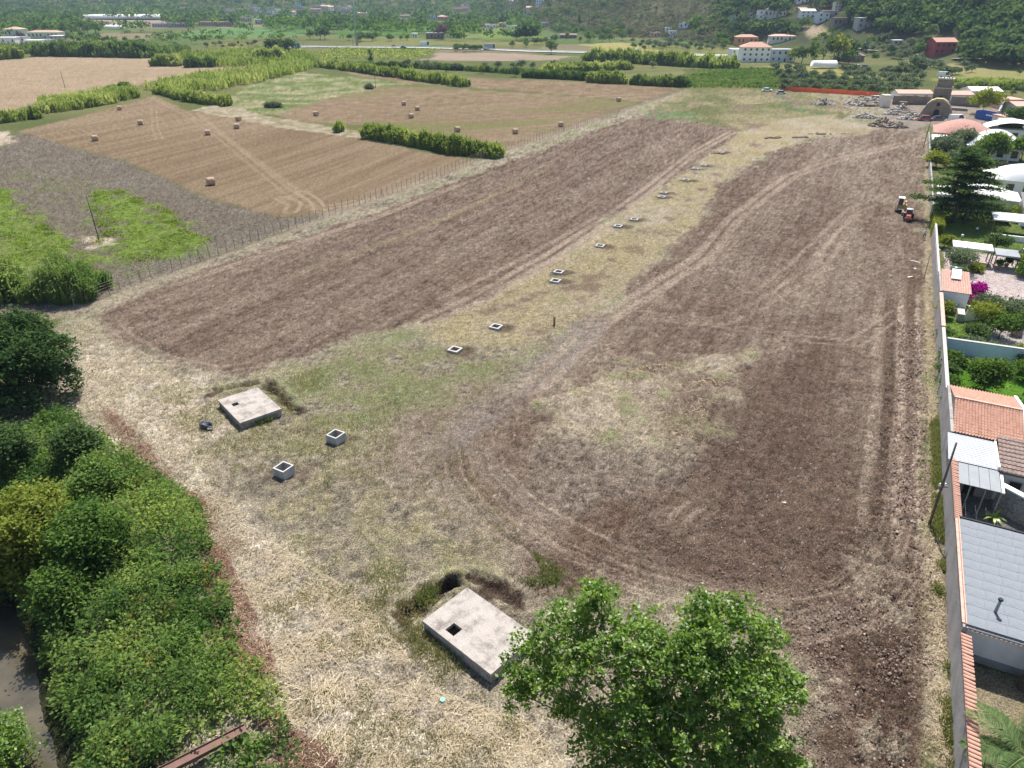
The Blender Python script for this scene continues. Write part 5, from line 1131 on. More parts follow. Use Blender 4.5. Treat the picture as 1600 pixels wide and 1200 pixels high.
# small tiled outbuilding with solar water heater
t = stthing('outbuilding', 'small outbuilding with pink tiled roof and solar heater beside the wall', 'outbuilding', 69.2, .30)
MB().box(0, 3.0, 0, 7.6, 0, 2.55).build('wall', M_white, t)
mb = MB(); barrel_roof(mb, -.1, 3.2, -.2, 2.62, 7.8, 3.0, 12, 20, .06); o = mb.build('tile_roof', M_tile_p, t); o['kind'] = 'stuff'
hp = MB().hexa([(.95, 4.0, 3.05), (2.05, 4.0, 3.05), (2.05, 6.0, 3.75), (.95, 6.0, 3.75)], [(.95, 3.98, 3.12), (2.05, 3.98, 3.12), (2.05, 5.98, 3.82), (.95, 5.98, 3.82)]).build('solar_collector', M_canvas, t)
MB().tube([(.85, 6.2, 3.75), (2.15, 6.2, 3.75)], .26, 12).build('water_tank', paint('steel_tank', (.2, .21, .24), .35, .1, 1, metal=.5), hp, smooth=True); MB().box(.95, 2.05, 6.42, 6.5, 3.0, 3.9).build('stand', M_white, hp)
t = stthing('garden_stair', 'white curved garden stair wall below the pink roofed outbuilding', 'stair', 66.5, 3.2)
mb = MB()
for k in range(9): an = k * .17; mb.box(1.0 * k * .28, 1.0 * k * .28 + .27, 1.6 * math.sin(an), 1.6 * math.sin(an) + .25, 0, 2.0 - .1 * k)
mb.build('curved_wall', M_white, t); MB().box(-.9, -.1, -.5, 2.2, 0, 1.0).build('landing', M_conc_w, t)
# canopies and pergola
def canopy(label, s, t0, w, l, h, peak, mat=M_canvas, name='garden_canopy', post=M_wood):
    t = stthing(name, label, 'canopy', s, t0); c = (w / 2, l / 2, h + peak); k = [(0, 0), (w, 0), (w, l), (0, l)]
    v = [(x_, y_, h) for x_, y_ in k] + [c] + [(x_, y_, h - .22) for x_, y_ in k]
    MB().add(v, [(0, 1, 4), (1, 2, 4), (2, 3, 4), (3, 0, 4), (5, 6, 1, 0), (6, 7, 2, 1), (7, 8, 3, 2), (8, 5, 0, 3)]).build('cover', mat, t)
    for x_, y_ in ((.15, .15), (w - .15, .15), (w - .15, l - .15), (.15, l - .15)): MB().box(x_ - .07, x_ + .07, y_ - .07, y_ + .07, 0, h - .1).build('post', post, t)
    return t
canopy('white pyramid garden canopy over the pink terrace', 90.8, 2.2, 5.2, 3.4, 2.55, .35)
canopy('smaller grey awning right of the white canopy', 90.0, 7.7, 3.0, 3.6, 2.3, .2, M_panel)
canopy('broad white pergola roof with brown posts at the right edge', 109.2, 8.6, 7.5, 5.5, 2.9, .5, post=paint('brown_post', (.16, .085, .06), .8, .2))
t = stthing('garden_bench_wall', 'low white terrace wall under the pergola', 'wall', 107.5, 8.6); MB().box(0, 5, 0, .3, 0, .9).build('face', M_white, t)
# terrace furniture
t = stthing('garden_table', 'pale table under the white pyramid canopy', 'table', 91.8, 4.4)
MB().box(0, 1.8, 0, .9, .68, .74).build('table_top', M_white, t)
for q in ((.1, .1), (1.7, .1), (.1, .8), (1.7, .8)): MB().box(q[0] - .03, q[0] + .03, q[1] - .03, q[1] + .03, 0, .68).build('leg', M_wood, t)
def globe(px, py, lb):
    p = W(px, py, .75); t = thing('globe_lamp', lb, 'lamp', (p[0], p[1], 0))
    MB().tube([(0, 0, 0), (0, 0, .55)], .05, 6).build('stem', M_black, t)
    mb = MB(); lump(mb, (0, 0, .76), .22, 1, 1, 12, 8, 0); mb.build('globe', M_canvas, t, smooth=True)
globe(1527, 357, 'white globe lamp in the shade of the lawn, upper right'); globe(1504, 368, 'white globe lamp at the lower edge of the shaded lawn'); globe(1466, 378, 'white globe lamp close to the hedge end'); globe(1467, 391, 'white globe lamp nearest the wall, left of the olive')
def pot(px, py, lb, seed):
    p = W(px, py); t = thing('potted_plant', lb, 'plant', (p[0], p[1], 0))
    MB().tube([(0, 0, 0), (0, 0, .5)], [.2, .3], 10).build('pot', M_tile, t, smooth=True)
    r_ = np.random.default_rng(seed); Q, ti = crown_quads([(0, 0, .95, .5, .5, .45)], 40, 12, .14, r_, .15); link('foliage', quads_mesh('foliage', Q, [L_MID], ti), t)
pot(1572, 417, 'dark potted plant on the pink terrace below the awning', 1); pot(1559, 421, 'tiny pot on the pink terrace', 2); pot(1597, 431, 'potted plant by the round bed at the right edge', 3); pot(1582, 523, 'dark pot on the pale paving near the pool', 4)
# pool corner
t = stthing('swimming_pool', 'corner of a blue swimming pool at the right edge', 'pool', 55.6, 9.2)
MB().box(0, 6, 0, 5, -.1, .28).build('surround', M_white, t); MB().box(.5, 5.9, .5, 4.5, .284, .30).build('pool_water', paint('pool_blue', (.03, .22, .52), .1, .1, 1, spec=.5), t)
t = stthing('pool_house', 'small white pool house with a brown roof at the right edge', 'outbuilding', 61.2, 9.0)
MB().box(0, 5, 0, 3, 0, 2.1).build('wall', M_white, t); mb = MB(); barrel_roof(mb, -.15, 5.1, -.2, 2.15, 3.2, 2.7, 16, 8, .05); o = mb.build('tile_roof', M_tile_b, t); o['kind'] = 'stuff'
# --- garden plants: (s, t, radius, height, material, label)
def gplant(s, t, R0, H, mat, label, seed, ncl=150, per=20, leaf=.16, name='garden_shrub', cat='shrub', zc=.6, cl=.26, stem='trunk'):
    r_ = np.random.default_rng(seed); p = ST(s, t)
    return tree(name, label, p, rnd_lobes(r_, R0, H, 6, zc), ncl, per, leaf, mat, seed, max(.04, R0 * .06), cl, .3, .5, cat, inner=.4)
gplant(46.6, 4.0, 1.85, 3.7, L_MID, 'dark round tree on the bright green lawn', 401, 420, 26, .13, 'lawn_tree', 'tree')
for i, (s, t, R0, H, mt, lb) in enumerate((
 (41.5, .9, .7, 1.4, L_DARK, 'small dark bush where the wall meets the tiled house'), (45.0, .8, .8, 1.6, L_MID, 'second climbing bush on the garden side of the wall, above the tiled house'), (48.5, .8, .9, 1.8, L_DARK, 'third climbing bush on the garden side of the wall, above the tiled house'), (51.5, .9, 1.0, 2.0, L_MID, 'leafy bush in the corner of wall and cross wall'),
 (51.6, 8.2, 1.2, 2.2, L_MID, 'green bush before the cross wall at right'), (50.5, 10.2, 1.8, 3.4, L_DARK, 'large dark bush at the right edge of the lawn'), (52.6, 3.0, .6, .8, L_DARK, 'low dark bush at the foot of the cross wall'), (44.3, 8.4, 1.3, 2.0, L_DARK, 'dark bush on the lower right of the lawn'),
 (55.6, 1.6, 1.1, 2.0, L_MID, 'broad leafed shrub behind the cross wall next to the boundary wall'), (56.0, 3.4, 1.3, 2.3, L_OLIVE, 'greyish flowering shrub behind the middle of the cross wall'), (55.4, 5.4, 1.3, 2.1, L_OLIVE, 'pale shrub behind the cross wall, right of the greyish one'), (55.0, 7.8, 1.5, 2.4, L_YEL, 'bright yellow green shrub behind the right end of the cross wall'),
 (59.0, .9, .7, 1.3, L_DARK, 'small dark bush against the pink coped wall'), (60.5, 3.9, 1.25, 2.0, L_DARK, 'dark conical bush on the yellow green lawn'), (64.5, 4.9, 1.9, 3.4, L_YEL, 'light green fruit tree above the yellow green lawn'), (62.8, 6.6, 1.7, 3.0, L_MID, 'light fruit tree at the right of the yellow green lawn'),
 (69.5, 6.0, 1.9, 2.8, L_OLIVE, 'grey green olive bush left in the row below the pink terrace'), (68.5, 8.6, 2.0, 2.8, L_OLIVE, 'grey green olive bush right in the row below the pink terrace'), (66.2, 9.0, 1.6, 2.4, L_DARK, 'dark bush at the right below the olive bushes'), (66.8, .9, .8, 2.0, L_YEL, 'yellowish climber spilling over the small outbuilding'),
 (86.8, 3.2, 2.1, 3.2, L_OLIVE, 'silvery olive tree at the left of the pink terrace'), (84.0, 3.0, .9, 1.6, L_MID, 'small green tree below the silvery olive'), (88.0, 5.6, .9, .9, L_YEL, 'low clipped hedge under the pyramid canopy'), (98.5, 1.8, 1.2, 2.0, L_YEL, 'yellowish bush at the end of the clipped hedge'),
 (101.0, 9.0, 2.0, 2.6, L_DARK, 'dark round bush right of the shaded lawn'), (88.5, 12.0, 1.6, 2.2, L_MID, 'green bush in the round bed at the right edge'), (92, 12.2, 1.4, 2.6, L_YEL, 'light bush right of the grey awning'), (122.5, 14.5, 2.2, 2.6, L_YEL, 'yellow green bush behind the pergola'))):
    gplant(s, t, R0, H, mt, lb, 410 + i, int(90 + 60 * R0), 13, .15)
# bougainvillea
r_ = np.random.default_rng(470); p = ST(74.2, 4.4); t = thing('bougainvillea', 'magenta flowering bougainvillea beside the small outbuilding', 'shrub', p)
Q, ti = crown_quads([(0, 0, 1.6, 1.1, 1.0, .8), (.9, .4, 1.9, .7, .7, .5), (-1.1, -1.5, 1.1, .5, .5, .5)], 130, 18, .14, r_, .2); link('blossom', quads_mesh('blossom', Q, [L_MAG], ti), t)
Q, ti = crown_quads([(0, -.3, .8, .9, .8, .7)], 60, 16, .14, r_, .2); link('foliage', quads_mesh('foliage', Q, [L_DARK], ti), t)
# clipped hedges
def hedge(label, s0, s1, t0, t1, h, mat, seed, n=3500, leaf=.13):
    r_ = np.random.default_rng(seed); A_ = np.array([t0, s0, 0.0]); B_ = np.array([t1, s1, h]); P = A_ + (B_ - A_) * r_.random((n, 3))
    f = r_.integers(0, 5, n); P[f == 0, 2] = h; P[f == 1, 1] = s0; P[f == 2, 1] = s1; P[f == 3, 0] = t0; P[f == 4, 0] = t1
    P += r_.normal(size=P.shape) * .08; P[:, 2] = np.maximum(P[:, 2], 0); o_ = ST(0, 0)
    o = link('hedge', quads_mesh('hedge', leaves(P, leaf, r_, .3, .6), [mat], .3 + .5 * r_.random(n)), None, o_, WROT); return tag(o, label, 'hedge')
hedge('bright clipped hedge continuing the boundary wall below the cedar', 104.6, 113.5, 0, 1.5, 2.1, L_YEL, 480, 5200)
hedge('long dark clipped hedge behind the shaded lawn', 118.5, 120.2, 1.2, 12.0, 2.2, L_DARK, 481, 6500, .16)
hedge('dark hedge by the boundary wall under the cedar', 113.6, 120.0, .1, 1.0, 1.9, L_DARK, 482, 2600, .15)
# cedar with tiered boughs
base = ST(116.0, 3.5); t = thing('cedar_tree', 'big dark cedar with flat tiered boughs reaching over the boundary wall', 'tree', base)
r_ = np.random.default_rng(490); rs = random.Random(490); mb = MB(); H_ = 12.8; Qs = []; Ts = []
mb.tube([(0, 0, -.3), (.1, 0, 5), (.05, .1, 10), (0, 0, H_)], [.45, .34, .2, .05], 8); mb.tube([(1.6, -.8, -.3), (1.5, -.6, 3.4), (.6, -.1, 6)], [.22, .2, .12], 6)
for k in range(44):
    zz = 2.6 + (H_ - 3.2) * (k / 44) ** .9; reach = (6.3 * (1 - (zz / H_) ** 1.5) + 1.2) * rs.uniform(.65, 1.15); an = k * 2.399 + rs.uniform(-.4, .4)
    e = Vector((math.cos(an) * reach, math.sin(an) * reach, zz + rs.uniform(.1, .9))); m_ = Vector((math.cos(an) * reach * .5, math.sin(an) * reach * .5, zz + .45))
    mb.tube([(0, 0, zz), m_, e], [.12, .08, .02], 5)
    n_ = int(130 + 70 * reach); f = r_.random(n_) ** .6; c = np.array([0, 0, zz]) * (1 - f)[:, None] + np.array(e) * f[:, None]; wd = .35 + .25 * reach * f * (1.25 - f)
    P = c + np.stack([r_.normal(size=n_) * wd, r_.normal(size=n_) * wd, r_.normal(size=n_) * .13 + .35 * np.sin(f * 3.1)], -1)
    Qs.append(leaves(P, .24, r_, 1.2, .4)); Ts.append(np.clip(.25 + .35 * rs.random() + .5 * (r_.random(n_) - .4) + .25 * (f > .75), 0, 1))
link('crown', quads_mesh('crown', np.concatenate(Qs), [L_CEDAR], np.concatenate(Ts)), t); mb.build('trunk', BARK, t, smooth=True)
# --- white domed roofs and pavilions farther along
def vault(label, s, t0, w, l, h0, h1, mat, name='domed_pavilion', ribs=0, wallm=None, along='x', cat='pavilion'):
    """shallow vaulted roof on a walled pavilion"""
    t = stthing(name, label, cat, s, t0); MB().box(.3, w - .3, .3, l - .3, 0, h0 - .04).build('wall', wallm or M_white, t)
    mb = MB(); n, m = 18, 12; b = 0
    for j in range(m + 1):
        for i in range(n + 1):
            u, v_ = i / n * 2 - 1, j / m * 2 - 1; zz = h0 + (h1 - h0) * (math.cos(u * math.pi / 2) ** .8) * (math.cos(v_ * math.pi / 2) ** .6 if along == 'dome' else 1 - .15 * v_ * v_)
            mb.v.append((w * i / n, l * j / m, zz))
    for j in range(m):
        for i in range(n): mb.f.append((j * (n + 1) + i, j * (n + 1) + i + 1, (j + 1) * (n + 1) + i + 1, (j + 1) * (n + 1) + i)); mb.m.append(0)
    mb.build('roof_shell', mat, t, smooth=True)
    mb = MB().box(0, w, -.05, .1, h0 - .3, h0).box(0, w, l - .1, l + .05, h0 - .3, h0).box(-.05, .1, .1, l - .1, h0 - .3, h0).box(w - .1, w + .05, .1, l - .1, h0 - .3, h0); mb.build('fascia', mat, t)
    for k in range(ribs):
        yy = l * (k + .5) / ribs; pr = [(w * i / n, yy, h0 + (h1 - h0) * (math.cos((i / n * 2 - 1) * math.pi / 2) ** .8) * (math.cos((yy / l * 2 - 1) * math.pi / 2) ** .6) + .04) for i in range(n + 1)]; MB().tube(pr, .06, 4).build('rib', mat, t)
    for k in range(int(w // 3)): opening(t, 'window', .8 + 3 * k, 2.2 + 3 * k, .3, .6, h0 - .7)
    return t
vault('white domed roof hall behind the cedar', 125.5, .6, 13.5, 8, 2.7, 4.4, M_canvas, along='dome')
t = stthing('grey_roofed_annex', 'white annex with a dark grey pitched roof at the right edge above the pergola', 'house', 118.5, 13.8)
MB().box(0, 8, 0, 7, 0, 3).build('wall', M_white, t); MB().hexa([(-.3, -.4, 3.0), (8.3, -.4, 3.0), (8.3, 7.4, 4.2), (-.3, 7.4, 4.2)], [(-.3, -.4, 3.15), (8.3, -.4, 3.15), (8.3, 7.4, 4.35), (-.3, 7.4, 4.35)]).build('roof', paint('slate_grey', (.15, .14, .145), .8, .2, 1.5), t); opening(t, 'window', 1, 2.4, 0, .8, 2.2); opening(t, 'door', 3.6, 4.7, 0, .05, 2.2)
vault('white domed roof at the right edge above the cedar', 143, 9.5, 14, 9, 3.0, 5.6, M_canvas, along='dome')
t = stthing('white_gatehouse', 'small white hut with a dark door left of the domed roof', 'hut', 139, 7.2); MB().box(0, 3, 0, 3, 0, 2.6).box(-.15, 3.15, -.15, 3.15, 2.605, 2.8).build('wall', M_white, t); opening(t, 'door', .9, 1.8, 0, .05, 2.1, M_black)
vault('large white ribbed dome with a long canopy to the right', 184, 8.0, 12, 10, 3.0, 6.4, M_canvas, ribs=7, along='dome')
t = stthing('pergola', 'white slatted pergola running right from the large ribbed dome', 'pergola', 181.5, 17)
for k in range(16): MB().box(k * .75, k * .75 + .35, 0, 7, 2.8, 2.95).build('slat', M_canvas, t)
for q in ((.2, .2), (6, .2), (11.6, .2), (.2, 6.7), (6, 6.7), (11.6, 6.7)): MB().box(q[0] - .1, q[0] + .1, q[1] - .1, q[1] + .1, 0, 2.8).build('post', M_white, t)
t = stthing('flat_canopy', 'long flat white terrace roof left of the ribbed dome', 'canopy', 189.8, .4); MB().box(0, 9.2, 0, 8.8, 2.7, 2.9).build('roof', M_canvas, t)
for q in ((.3, .3), (3, .3), (6, .3), (8.9, .3), (.3, 8.5), (8.9, 8.5)): MB().box(q[0] - .12, q[0] + .12, q[1] - .12, q[1] + .12, 0, 2.7).build('post', M_white, t)
MB().box(.3, 8.9, 8.2, 8.5, 0, 2.0).build('back_wall', M_white, t)
vault('hall with a curved red brown roof near the chapel yard', 201.5, .8, 14, 15, 3.0, 5.8, M_tile_b if False else paint('red_brown_roof', (.34, .185, .15), .9, .25, 1.5), name='curved_roof_hall', along='dome', cat='hall')
vault('white vaulted tent behind the red brown roof', 217, 14, 14, 9, 2.8, 5.0, M_canvas, along='x')
for i, (px, py, R0, H, mt, lb) in enumerate(((1476, 246, 3.4, 5.5, L_OLIVE, 'grey green olive tree behind the cedar, left'), (1500, 240, 3.6, 6.0, L_OLIVE, 'grey green olive tree behind the cedar top'), (1545, 252, 4.2, 7.0, L_MID, 'broad light green tree below the ribbed dome'), (1595, 252, 3.6, 6.0, L_MID, 'light green tree at the right edge below the pergola'), (1462, 262, 2.2, 3.2, L_YEL, 'yellow flowering bush at the wall left of the cedar'), (1590, 292, 2.2, 3.2, L_YEL, 'light bush between the two white domes at right'), (1575, 214, 3.2, 4.2, L_OLIVE, 'grey green tree right of the red brown hall'), (1470, 215, 1.6, 2.0, L_YEL, 'bright bush in front of the red brown hall'), (1535, 178, 5.8, 8.5, L_YEL, 'broad light green tree beside the blue container'), (1585, 196, 4, 5, L_DARK, 'dark tree at the right edge beyond the container'), (1492, 262, 2.5, 3.5, L_OLIVE, 'pale shrub under the cedar boughs'), (1525, 268, 2.2, 3.0, L_MID, 'green shrub right of the cedar top'), (1516, 212, 1.5, 1.8, L_MID, 'small green shrub on the flat terrace roof edge'))):
    p = W(px, py); r_ = np.random.default_rng(500 + i)
    tree('garden_tree', lb, p, rnd_lobes(r_, R0, H, 6, .6), int(80 + 34 * R0), 16, .3, mt, 500 + i, .12, .45, .3, .5, 'tree' if H > 3.6 else 'shrub', inner=.4)
# parked white car by the pergola
def car(name, label, loc, rz, c, L_=4.2, w=1.75, h=1.45, van=False, cat='car'):
    t = thing(name, label, cat, loc, rz); m = paint('car_' + '_'.join('%02d' % int(q * 99) for q in c), c, .3, .06, 1, spec=.5); k = w / 2
    b = .62 if not van else .8
    MB().hexa([(-k, 0, .3), (k, 0, .3), (k, L_, .3), (-k, L_, .3)], [(-k * .97, .05, b + .15), (k * .97, .05, b + .15), (k * .97, L_ - .05, b + .2), (-k * .97, L_ - .05, b + .2)]).build('body', m, t)
    y0, y1 = (.9, L_ - .5) if not van else (.6, L_ - .05)
    MB().hexa([(-k * .94, y0, b + .16), (k * .94, y0, b + .16), (k * .94, y1, b + .2), (-k * .94, y1, b + .2)], [(-k * .75, y0 + .55, h - .06), (k * .75, y0 + .55, h - .06), (k * .75, y1 - (.5 if not van else .1), h - .06), (-k * .75, y1 - (.5 if not van else .1), h - .06)]).build('windows', M_glass, t)
    MB().box(-k * .77, k * .77, y0 + .5, y1 - (.45 if not van else .05), h - .056, h).build('roof', m, t)
    if van: MB().box(-k * .93, k * .93, y0 + 1.7, y1, b + .2, h - .1).build('cargo_side', m, t)
    for sx in (-1, 1):
        for yy in (.8, L_ - .8): o = wheel_mesh(.31, .2).build('wheel', [M_black, M_grey], t); o.location = (sx * (k - .08), yy, .31)
        MB().box(sx * k * .7 - .15, sx * k * .7 + .15, -.02, .03, .55, .7).build('headlight', M_white, t)
    return t
car('parked_car', 'white car parked by the round bush at the right edge', ST(97.6, 10.8), WROT - 1.4, (.74, .75, .76))
# --- chapel with bell tower
M_ch = paint('chapel_stone', (.20, .165, .138), .95, .4, .5, c2=(.13, .11, .095), bump=.6, bscale=1.5, fine=.25); M_lich = paint('lichen_render', (.42, .33, .17), .95, .35, .5)
t = thing('stone_chapel', 'ruined grey stone chapel with arched front and square bell tower', 'chapel', (W(1461, 183)[0], W(1461, 183)[1], 0), R(-31)); t.scale = (.82, .82, .84)
def arch_poly(w, h, r, n=10): return [(-w / 2, 0), (w / 2, 0), (w / 2, h)] + [(w / 2 * math.cos(a), h + r * math.sin(a)) for a in [math.pi * k / n for k in range(1, n)]] + [(-w / 2, h)]
def ypr(poly, y0, y1):
    n = len(poly); v = [(a, y0, b) for a, b in poly] + [(a, y1, b) for a, b in poly]
    return v, [tuple(range(n)), tuple(range(n, 2 * n))[::-1]] + [(i, n + i, n + (i + 1) % n, (i + 1) % n) for i in range(n)]
MB().add(*ypr(arch_poly(9, 3.6, 2.6), 0, 8)).build('nave', M_ch, t); MB().add(*ypr([(-4.6, 3.65), (-3.2, 5.35), (-1.2, 6.3), (1.2, 6.3), (3.2, 5.35), (4.6, 3.65), (4.2, 4.4), (2.9, 5.9), (1.2, 6.75), (-1.2, 6.75), (-2.9, 5.9), (-4.2, 4.4)], .9, 7.5)).build('vault_top', M_lich, t)
MB().hexa([(-6.2, 1, 0), (-4.502, .2, 0), (-4.502, 6, 0), (-6.2, 5.5, 0)], [(-5.0, 1, 3.0), (-4.502, .2, 3.5), (-4.502, 6, 3.5), (-5.0, 5.5, 3.0)]).hexa([(4.502, .2, 0), (6.2, 1, 0), (6.2, 5.5, 0), (4.502, 6, 0)], [(4.502, .2, 3.5), (5.0, 1, 3.0), (5.0, 5.5, 3.0), (4.502, 6, 3.5)]).build('buttress', M_ch, t)
MB().add(*ypr(arch_poly(2.0, 2.2, .6), -.06, -.005)).build('doorway', M_black, t); MB().add(*ypr([(.7 * math.cos(a), 4.7 + .7 * math.sin(a)) for a in [6.283 * k / 12 for k in range(12)]], -.06, -.005)).build('window', M_black, t)
tw = MB().box(-3.2, 3.2, 8.2, 14.4, 0, 9.8).build('tower', M_ch, t); MB().box(-3.45, 3.45, 7.95, 14.65, 9.8, 10.2).build('cornice', M_rub2, tw)
MB().box(-2.6, 2.8, 8.6, 14, 10.2, 13.2).build('belfry', M_ch, tw); MB().box(-2.85, 3.05, 8.35, 14.25, 13.2, 13.55).build('cornice', M_rub2, tw); MB().box(-.55, .45, 8.12, 8.195, 5.0, 7.2).build('window', M_black, tw)
mb = MB(); rs = random.Random(8)
for k in range(9): mb.box(-2.7 + k * .6, -2.3 + k * .6, 8.5, 8.9, 13.55, 13.6 + rs.random() * .9)
for k in range(6): lump(mb, (-3 + k * .35, 8.3, 10.5), .4, .8, k, 6, 4, .3)
mb.build('broken_crown', M_ch, tw)
# --- yard walls and houses round the chapel
def run_wall(name, label, a, b, h, th, mat, cap=None):
    a, b = Vector(W(*a)), Vector(W(*b)); dv = b - a; t = thing(name, label, 'wall', a, math.atan2(dv.y, dv.x)); mb = MB(); n_ = max(1, int(dv.length / 4))
    for k in range(n_): mb.box(dv.length * k / n_, dv.length * (k + 1) / n_ - .004, 0, th, -.3, h + .12 * math.sin(k * 1.9))
    mb.build('masonry', mat, t)
    if cap: MB().box(-.05, dv.length, -.05, th + .05, h + .125, h + .22).build('coping', cap, t)
    return t
run_wall('yard_wall', 'long old stone wall behind the chapel', (1394, 163), (1452, 164), 3.0, .5, M_ch); run_wall('yard_wall', 'old stone wall right of the bell tower', (1484, 164), (1530, 168), 3.0, .5, M_ch)
run_wall('gate_ruin', 'broken rendered gate pier at the left of the chapel yard', (1378, 168), (1390, 168), 4.2, 3, M_cream); run_wall('gate_ruin', 'dark broken gate pier above the rubble heap', (1401, 175), (1413, 176), 3.4, 1.5, M_ch)
run_wall('yard_wall', 'tall grey wall at the right of the blue container', (1556, 192), (1566, 172), 3.6, .4, M_conc_w)
run_wall('yard_wall', 'low hedge-topped stone ridge behind the chapel yard', (1482, 172), (1511, 174), .9, 1.6, M_stone)
p = W(1522, 185); q = W(1554, 191); dv = Vector(q) - Vector(p); M_cb = paint('container_blue', (.035, .10, .34), .5, .2, .7); t = thing('skip_container', 'blue open-top waste container in the chapel yard', 'container', p, math.atan2(dv.y, dv.x)); L_ = dv.length
MB().box(0, L_, 0, .08, .15, 2.6).box(0, L_, 2.4, 2.48, .15, 2.6).box(0, .08, .084, 2.396, .15, 2.6).box(L_ - .08, L_, .084, 2.396, .15, 2.6).box(.09, L_ - .09, .09, 2.39, .15, .3).build('hull', M_cb, t)
for k in range(9): MB().box(.3 + k * (L_ - .7) / 8, .42 + k * (L_ - .7) / 8, -.07, -.004, .2, 2.55).build('rib', M_cb, t)
MB().box(L_ * .5, L_ * .82, -.01, -.003, 1.5, 1.9).build('lettering_strip', M_white, t)
car('parked_truck', 'small dark red flatbed truck before the chapel door', (W(1457, 189)[0], W(1457, 189)[1], 0), R(80), (.30, .06, .05), 4.6, 1.8, 1.7, cat='truck'); car('parked_car', 'dark car parked right of the chapel door', (W(1474, 188)[0], W(1474, 188)[1], 0), R(95), (.05, .05, .06)); car('parked_van', 'white van parked in the chapel yard beside the container', (W(1506, 189)[0], W(1506, 189)[1], 0), R(88), (.7, .7, .7), 4.8, 1.9, 2.0, True, 'van')
car('parked_car', 'white car at the right end of the orange safety fence', (W(1378, 156)[0], W(1378, 156)[1], 0), R(70), (.72, .72, .73)); car('parked_car', 'pale blue car at the left end of the orange safety fence', (W(1228, 147)[0], W(1228, 147)[1], 0), R(85), (.32, .42, .5)); car('parked_car', 'white car left of the orange safety fence', (W(1206, 143)[0], W(1206, 143)[1], 0), R(85), (.72, .72, .72))
# --- yard plants in the foreground: palm, banana
M_rach = paint('palm_rachis', (.16, .19, .06), .7, .2, 3); L_PALM = leafmat('leaf_palm', (.035, .07, .026), (.075, .125, .045), (.18, .225, .10), .35, 0)
def palm(label, base, h, nf, fl, seed, trunk_r=.3):
    t = thing('palm_tree', label, 'palm', base); r_ = np.random.default_rng(seed); rs = random.Random(seed)
    n = 9; MB().tube([(0, 0, -.2)] + [(0, 0, h * (k + 1) / n) for k in range(n)], [trunk_r * 1.1] + [trunk_r * (1 + .12 * (k % 2)) for k in range(n)], 10).build('trunk', BARK, t)
    for k in range(nf):
        an = k * 2.399 + rs.uniform(-.2, .2); el = rs.uniform(-.25, 1.15); pts_ = []
        for i in range(9):
            f = i / 8; d = fl * f; e = el - 1.35 * f * f; pts_.append(Vector((math.cos(an) * d * math.cos(e * .6 + .2), math.sin(an) * d * math.cos(e * .6 + .2), h + fl * .75 * (math.sin(el) * f - .62 * f * f))))
        fr = MB().tube(pts_, [.035 - .003 * i for i in range(9)], 4).build('rachis', M_rach, t)
        nl = 64; Q = []
        for i in range(nl):
            f = .1 + .9 * i / nl; j = min(7, int(f * 8)); p0 = pts_[j].lerp(pts_[j + 1], f * 8 - j); tg = (pts_[j + 1] - pts_[j]).normalized(); sd = tg.cross(Vector((0, 0, 1))).normalized(); up = sd.cross(tg)
            for sg in (-1, 1):
                ll = fl * .24 * math.sin(math.pi * (.12 + .8 * f)) * rs.uniform(.85, 1.1); dv = (sd * sg + tg * .55 + up * rs.uniform(.05, .3)).normalized(); w_ = tg * .032; e_ = p0 + dv * ll - Vector((0, 0, .18 * ll)); m_ = p0 + dv * ll * .5
                Q.append([p0 - w_ * .5, m_ - w_, e_, m_ + w_])
        o = link('leaflets', quads_mesh('leaflets', np.array(Q, float), [L_PALM], .25 + .6 * r_.random(len(Q))), fr)
    return t
pb = W(1604, 1182, 2.4); palm('green feather palm in the bottom right corner beside the tile-capped wall', (pb[0], pb[1], 0), 2.3, 24, 2.9, 601)
q = ST(7.3, 3.7); t = thing('palm_stump', 'thick dark palm trunk by the white wall at the right edge', 'palm', q); MB().tube([(0, 0, -.2), (.05, -.1, 1.2), (.1, -.2, 2.4)], [.34, .3, .32], 10).build('trunk', BARK, t)
mb = MB(); rs = random.Random(2)
for k in range(70): an = k * 2.4; zz = .1 + 2.3 * k / 70; mb.hexa([(.3 * math.cos(an + d_) + .05, .3 * math.sin(an + d_) - .08, zz) for d_ in (-.15, .15)] + [(.24 * math.cos(an + d_) + .05, .24 * math.sin(an + d_) - .08, zz) for d_ in (.15, -.15)], [(.42 * math.cos(an + d_) + .05, .42 * math.sin(an + d_) - .08, zz + .14) for d_ in (-.1, .1)] + [(.34 * math.cos(an + d_) + .05, .34 * math.sin(an + d_) - .08, zz + .16) for d_ in (.1, -.1)])
mb.build('leaf_scars', paint('palm_scar', (.12, .09, .07), .95, .3, 4), t)
q = W(1549, 818); t = thing('banana_plant', 'small yellow green banana plant in the shaded yard strip', 'plant', (q[0], q[1], 0)); t.scale = (.62, .62, .7); MB().tube([(0, 0, 0), (0, 0, .8)], [.09, .06], 7).build('stem', M_rach, t)
L_BAN = leafmat('leaf_banana', (.12, .22, .02), (.24, .36, .04), (.36, .46, .07), .5, .05)
for k in range(8):
    an = k * 2.4; el = .3 if k else 1.3; Q = []; pr = None
    for i in range(6):
        f = i / 5; d = 1.5 * f; c = np.array([math.cos(an) * d * math.cos(el), math.sin(an) * d * math.cos(el), .8 + 1.2 * f * math.sin(el + .5) - .9 * f * f * (k > 0)]); s_d = np.array([-math.sin(an), math.cos(an), .25]) * .16 * math.sin(math.pi * (.1 + .88 * f))
        if pr is not None: Q.append([pr[0] - pr[1], pr[0] + pr[1], c + s_d, c - s_d])
        pr = (c, s_d)
    link('leaf', quads_mesh('leaf', np.array(Q), [L_BAN], np.full(len(Q), .5 + .05 * (k % 4))), t)
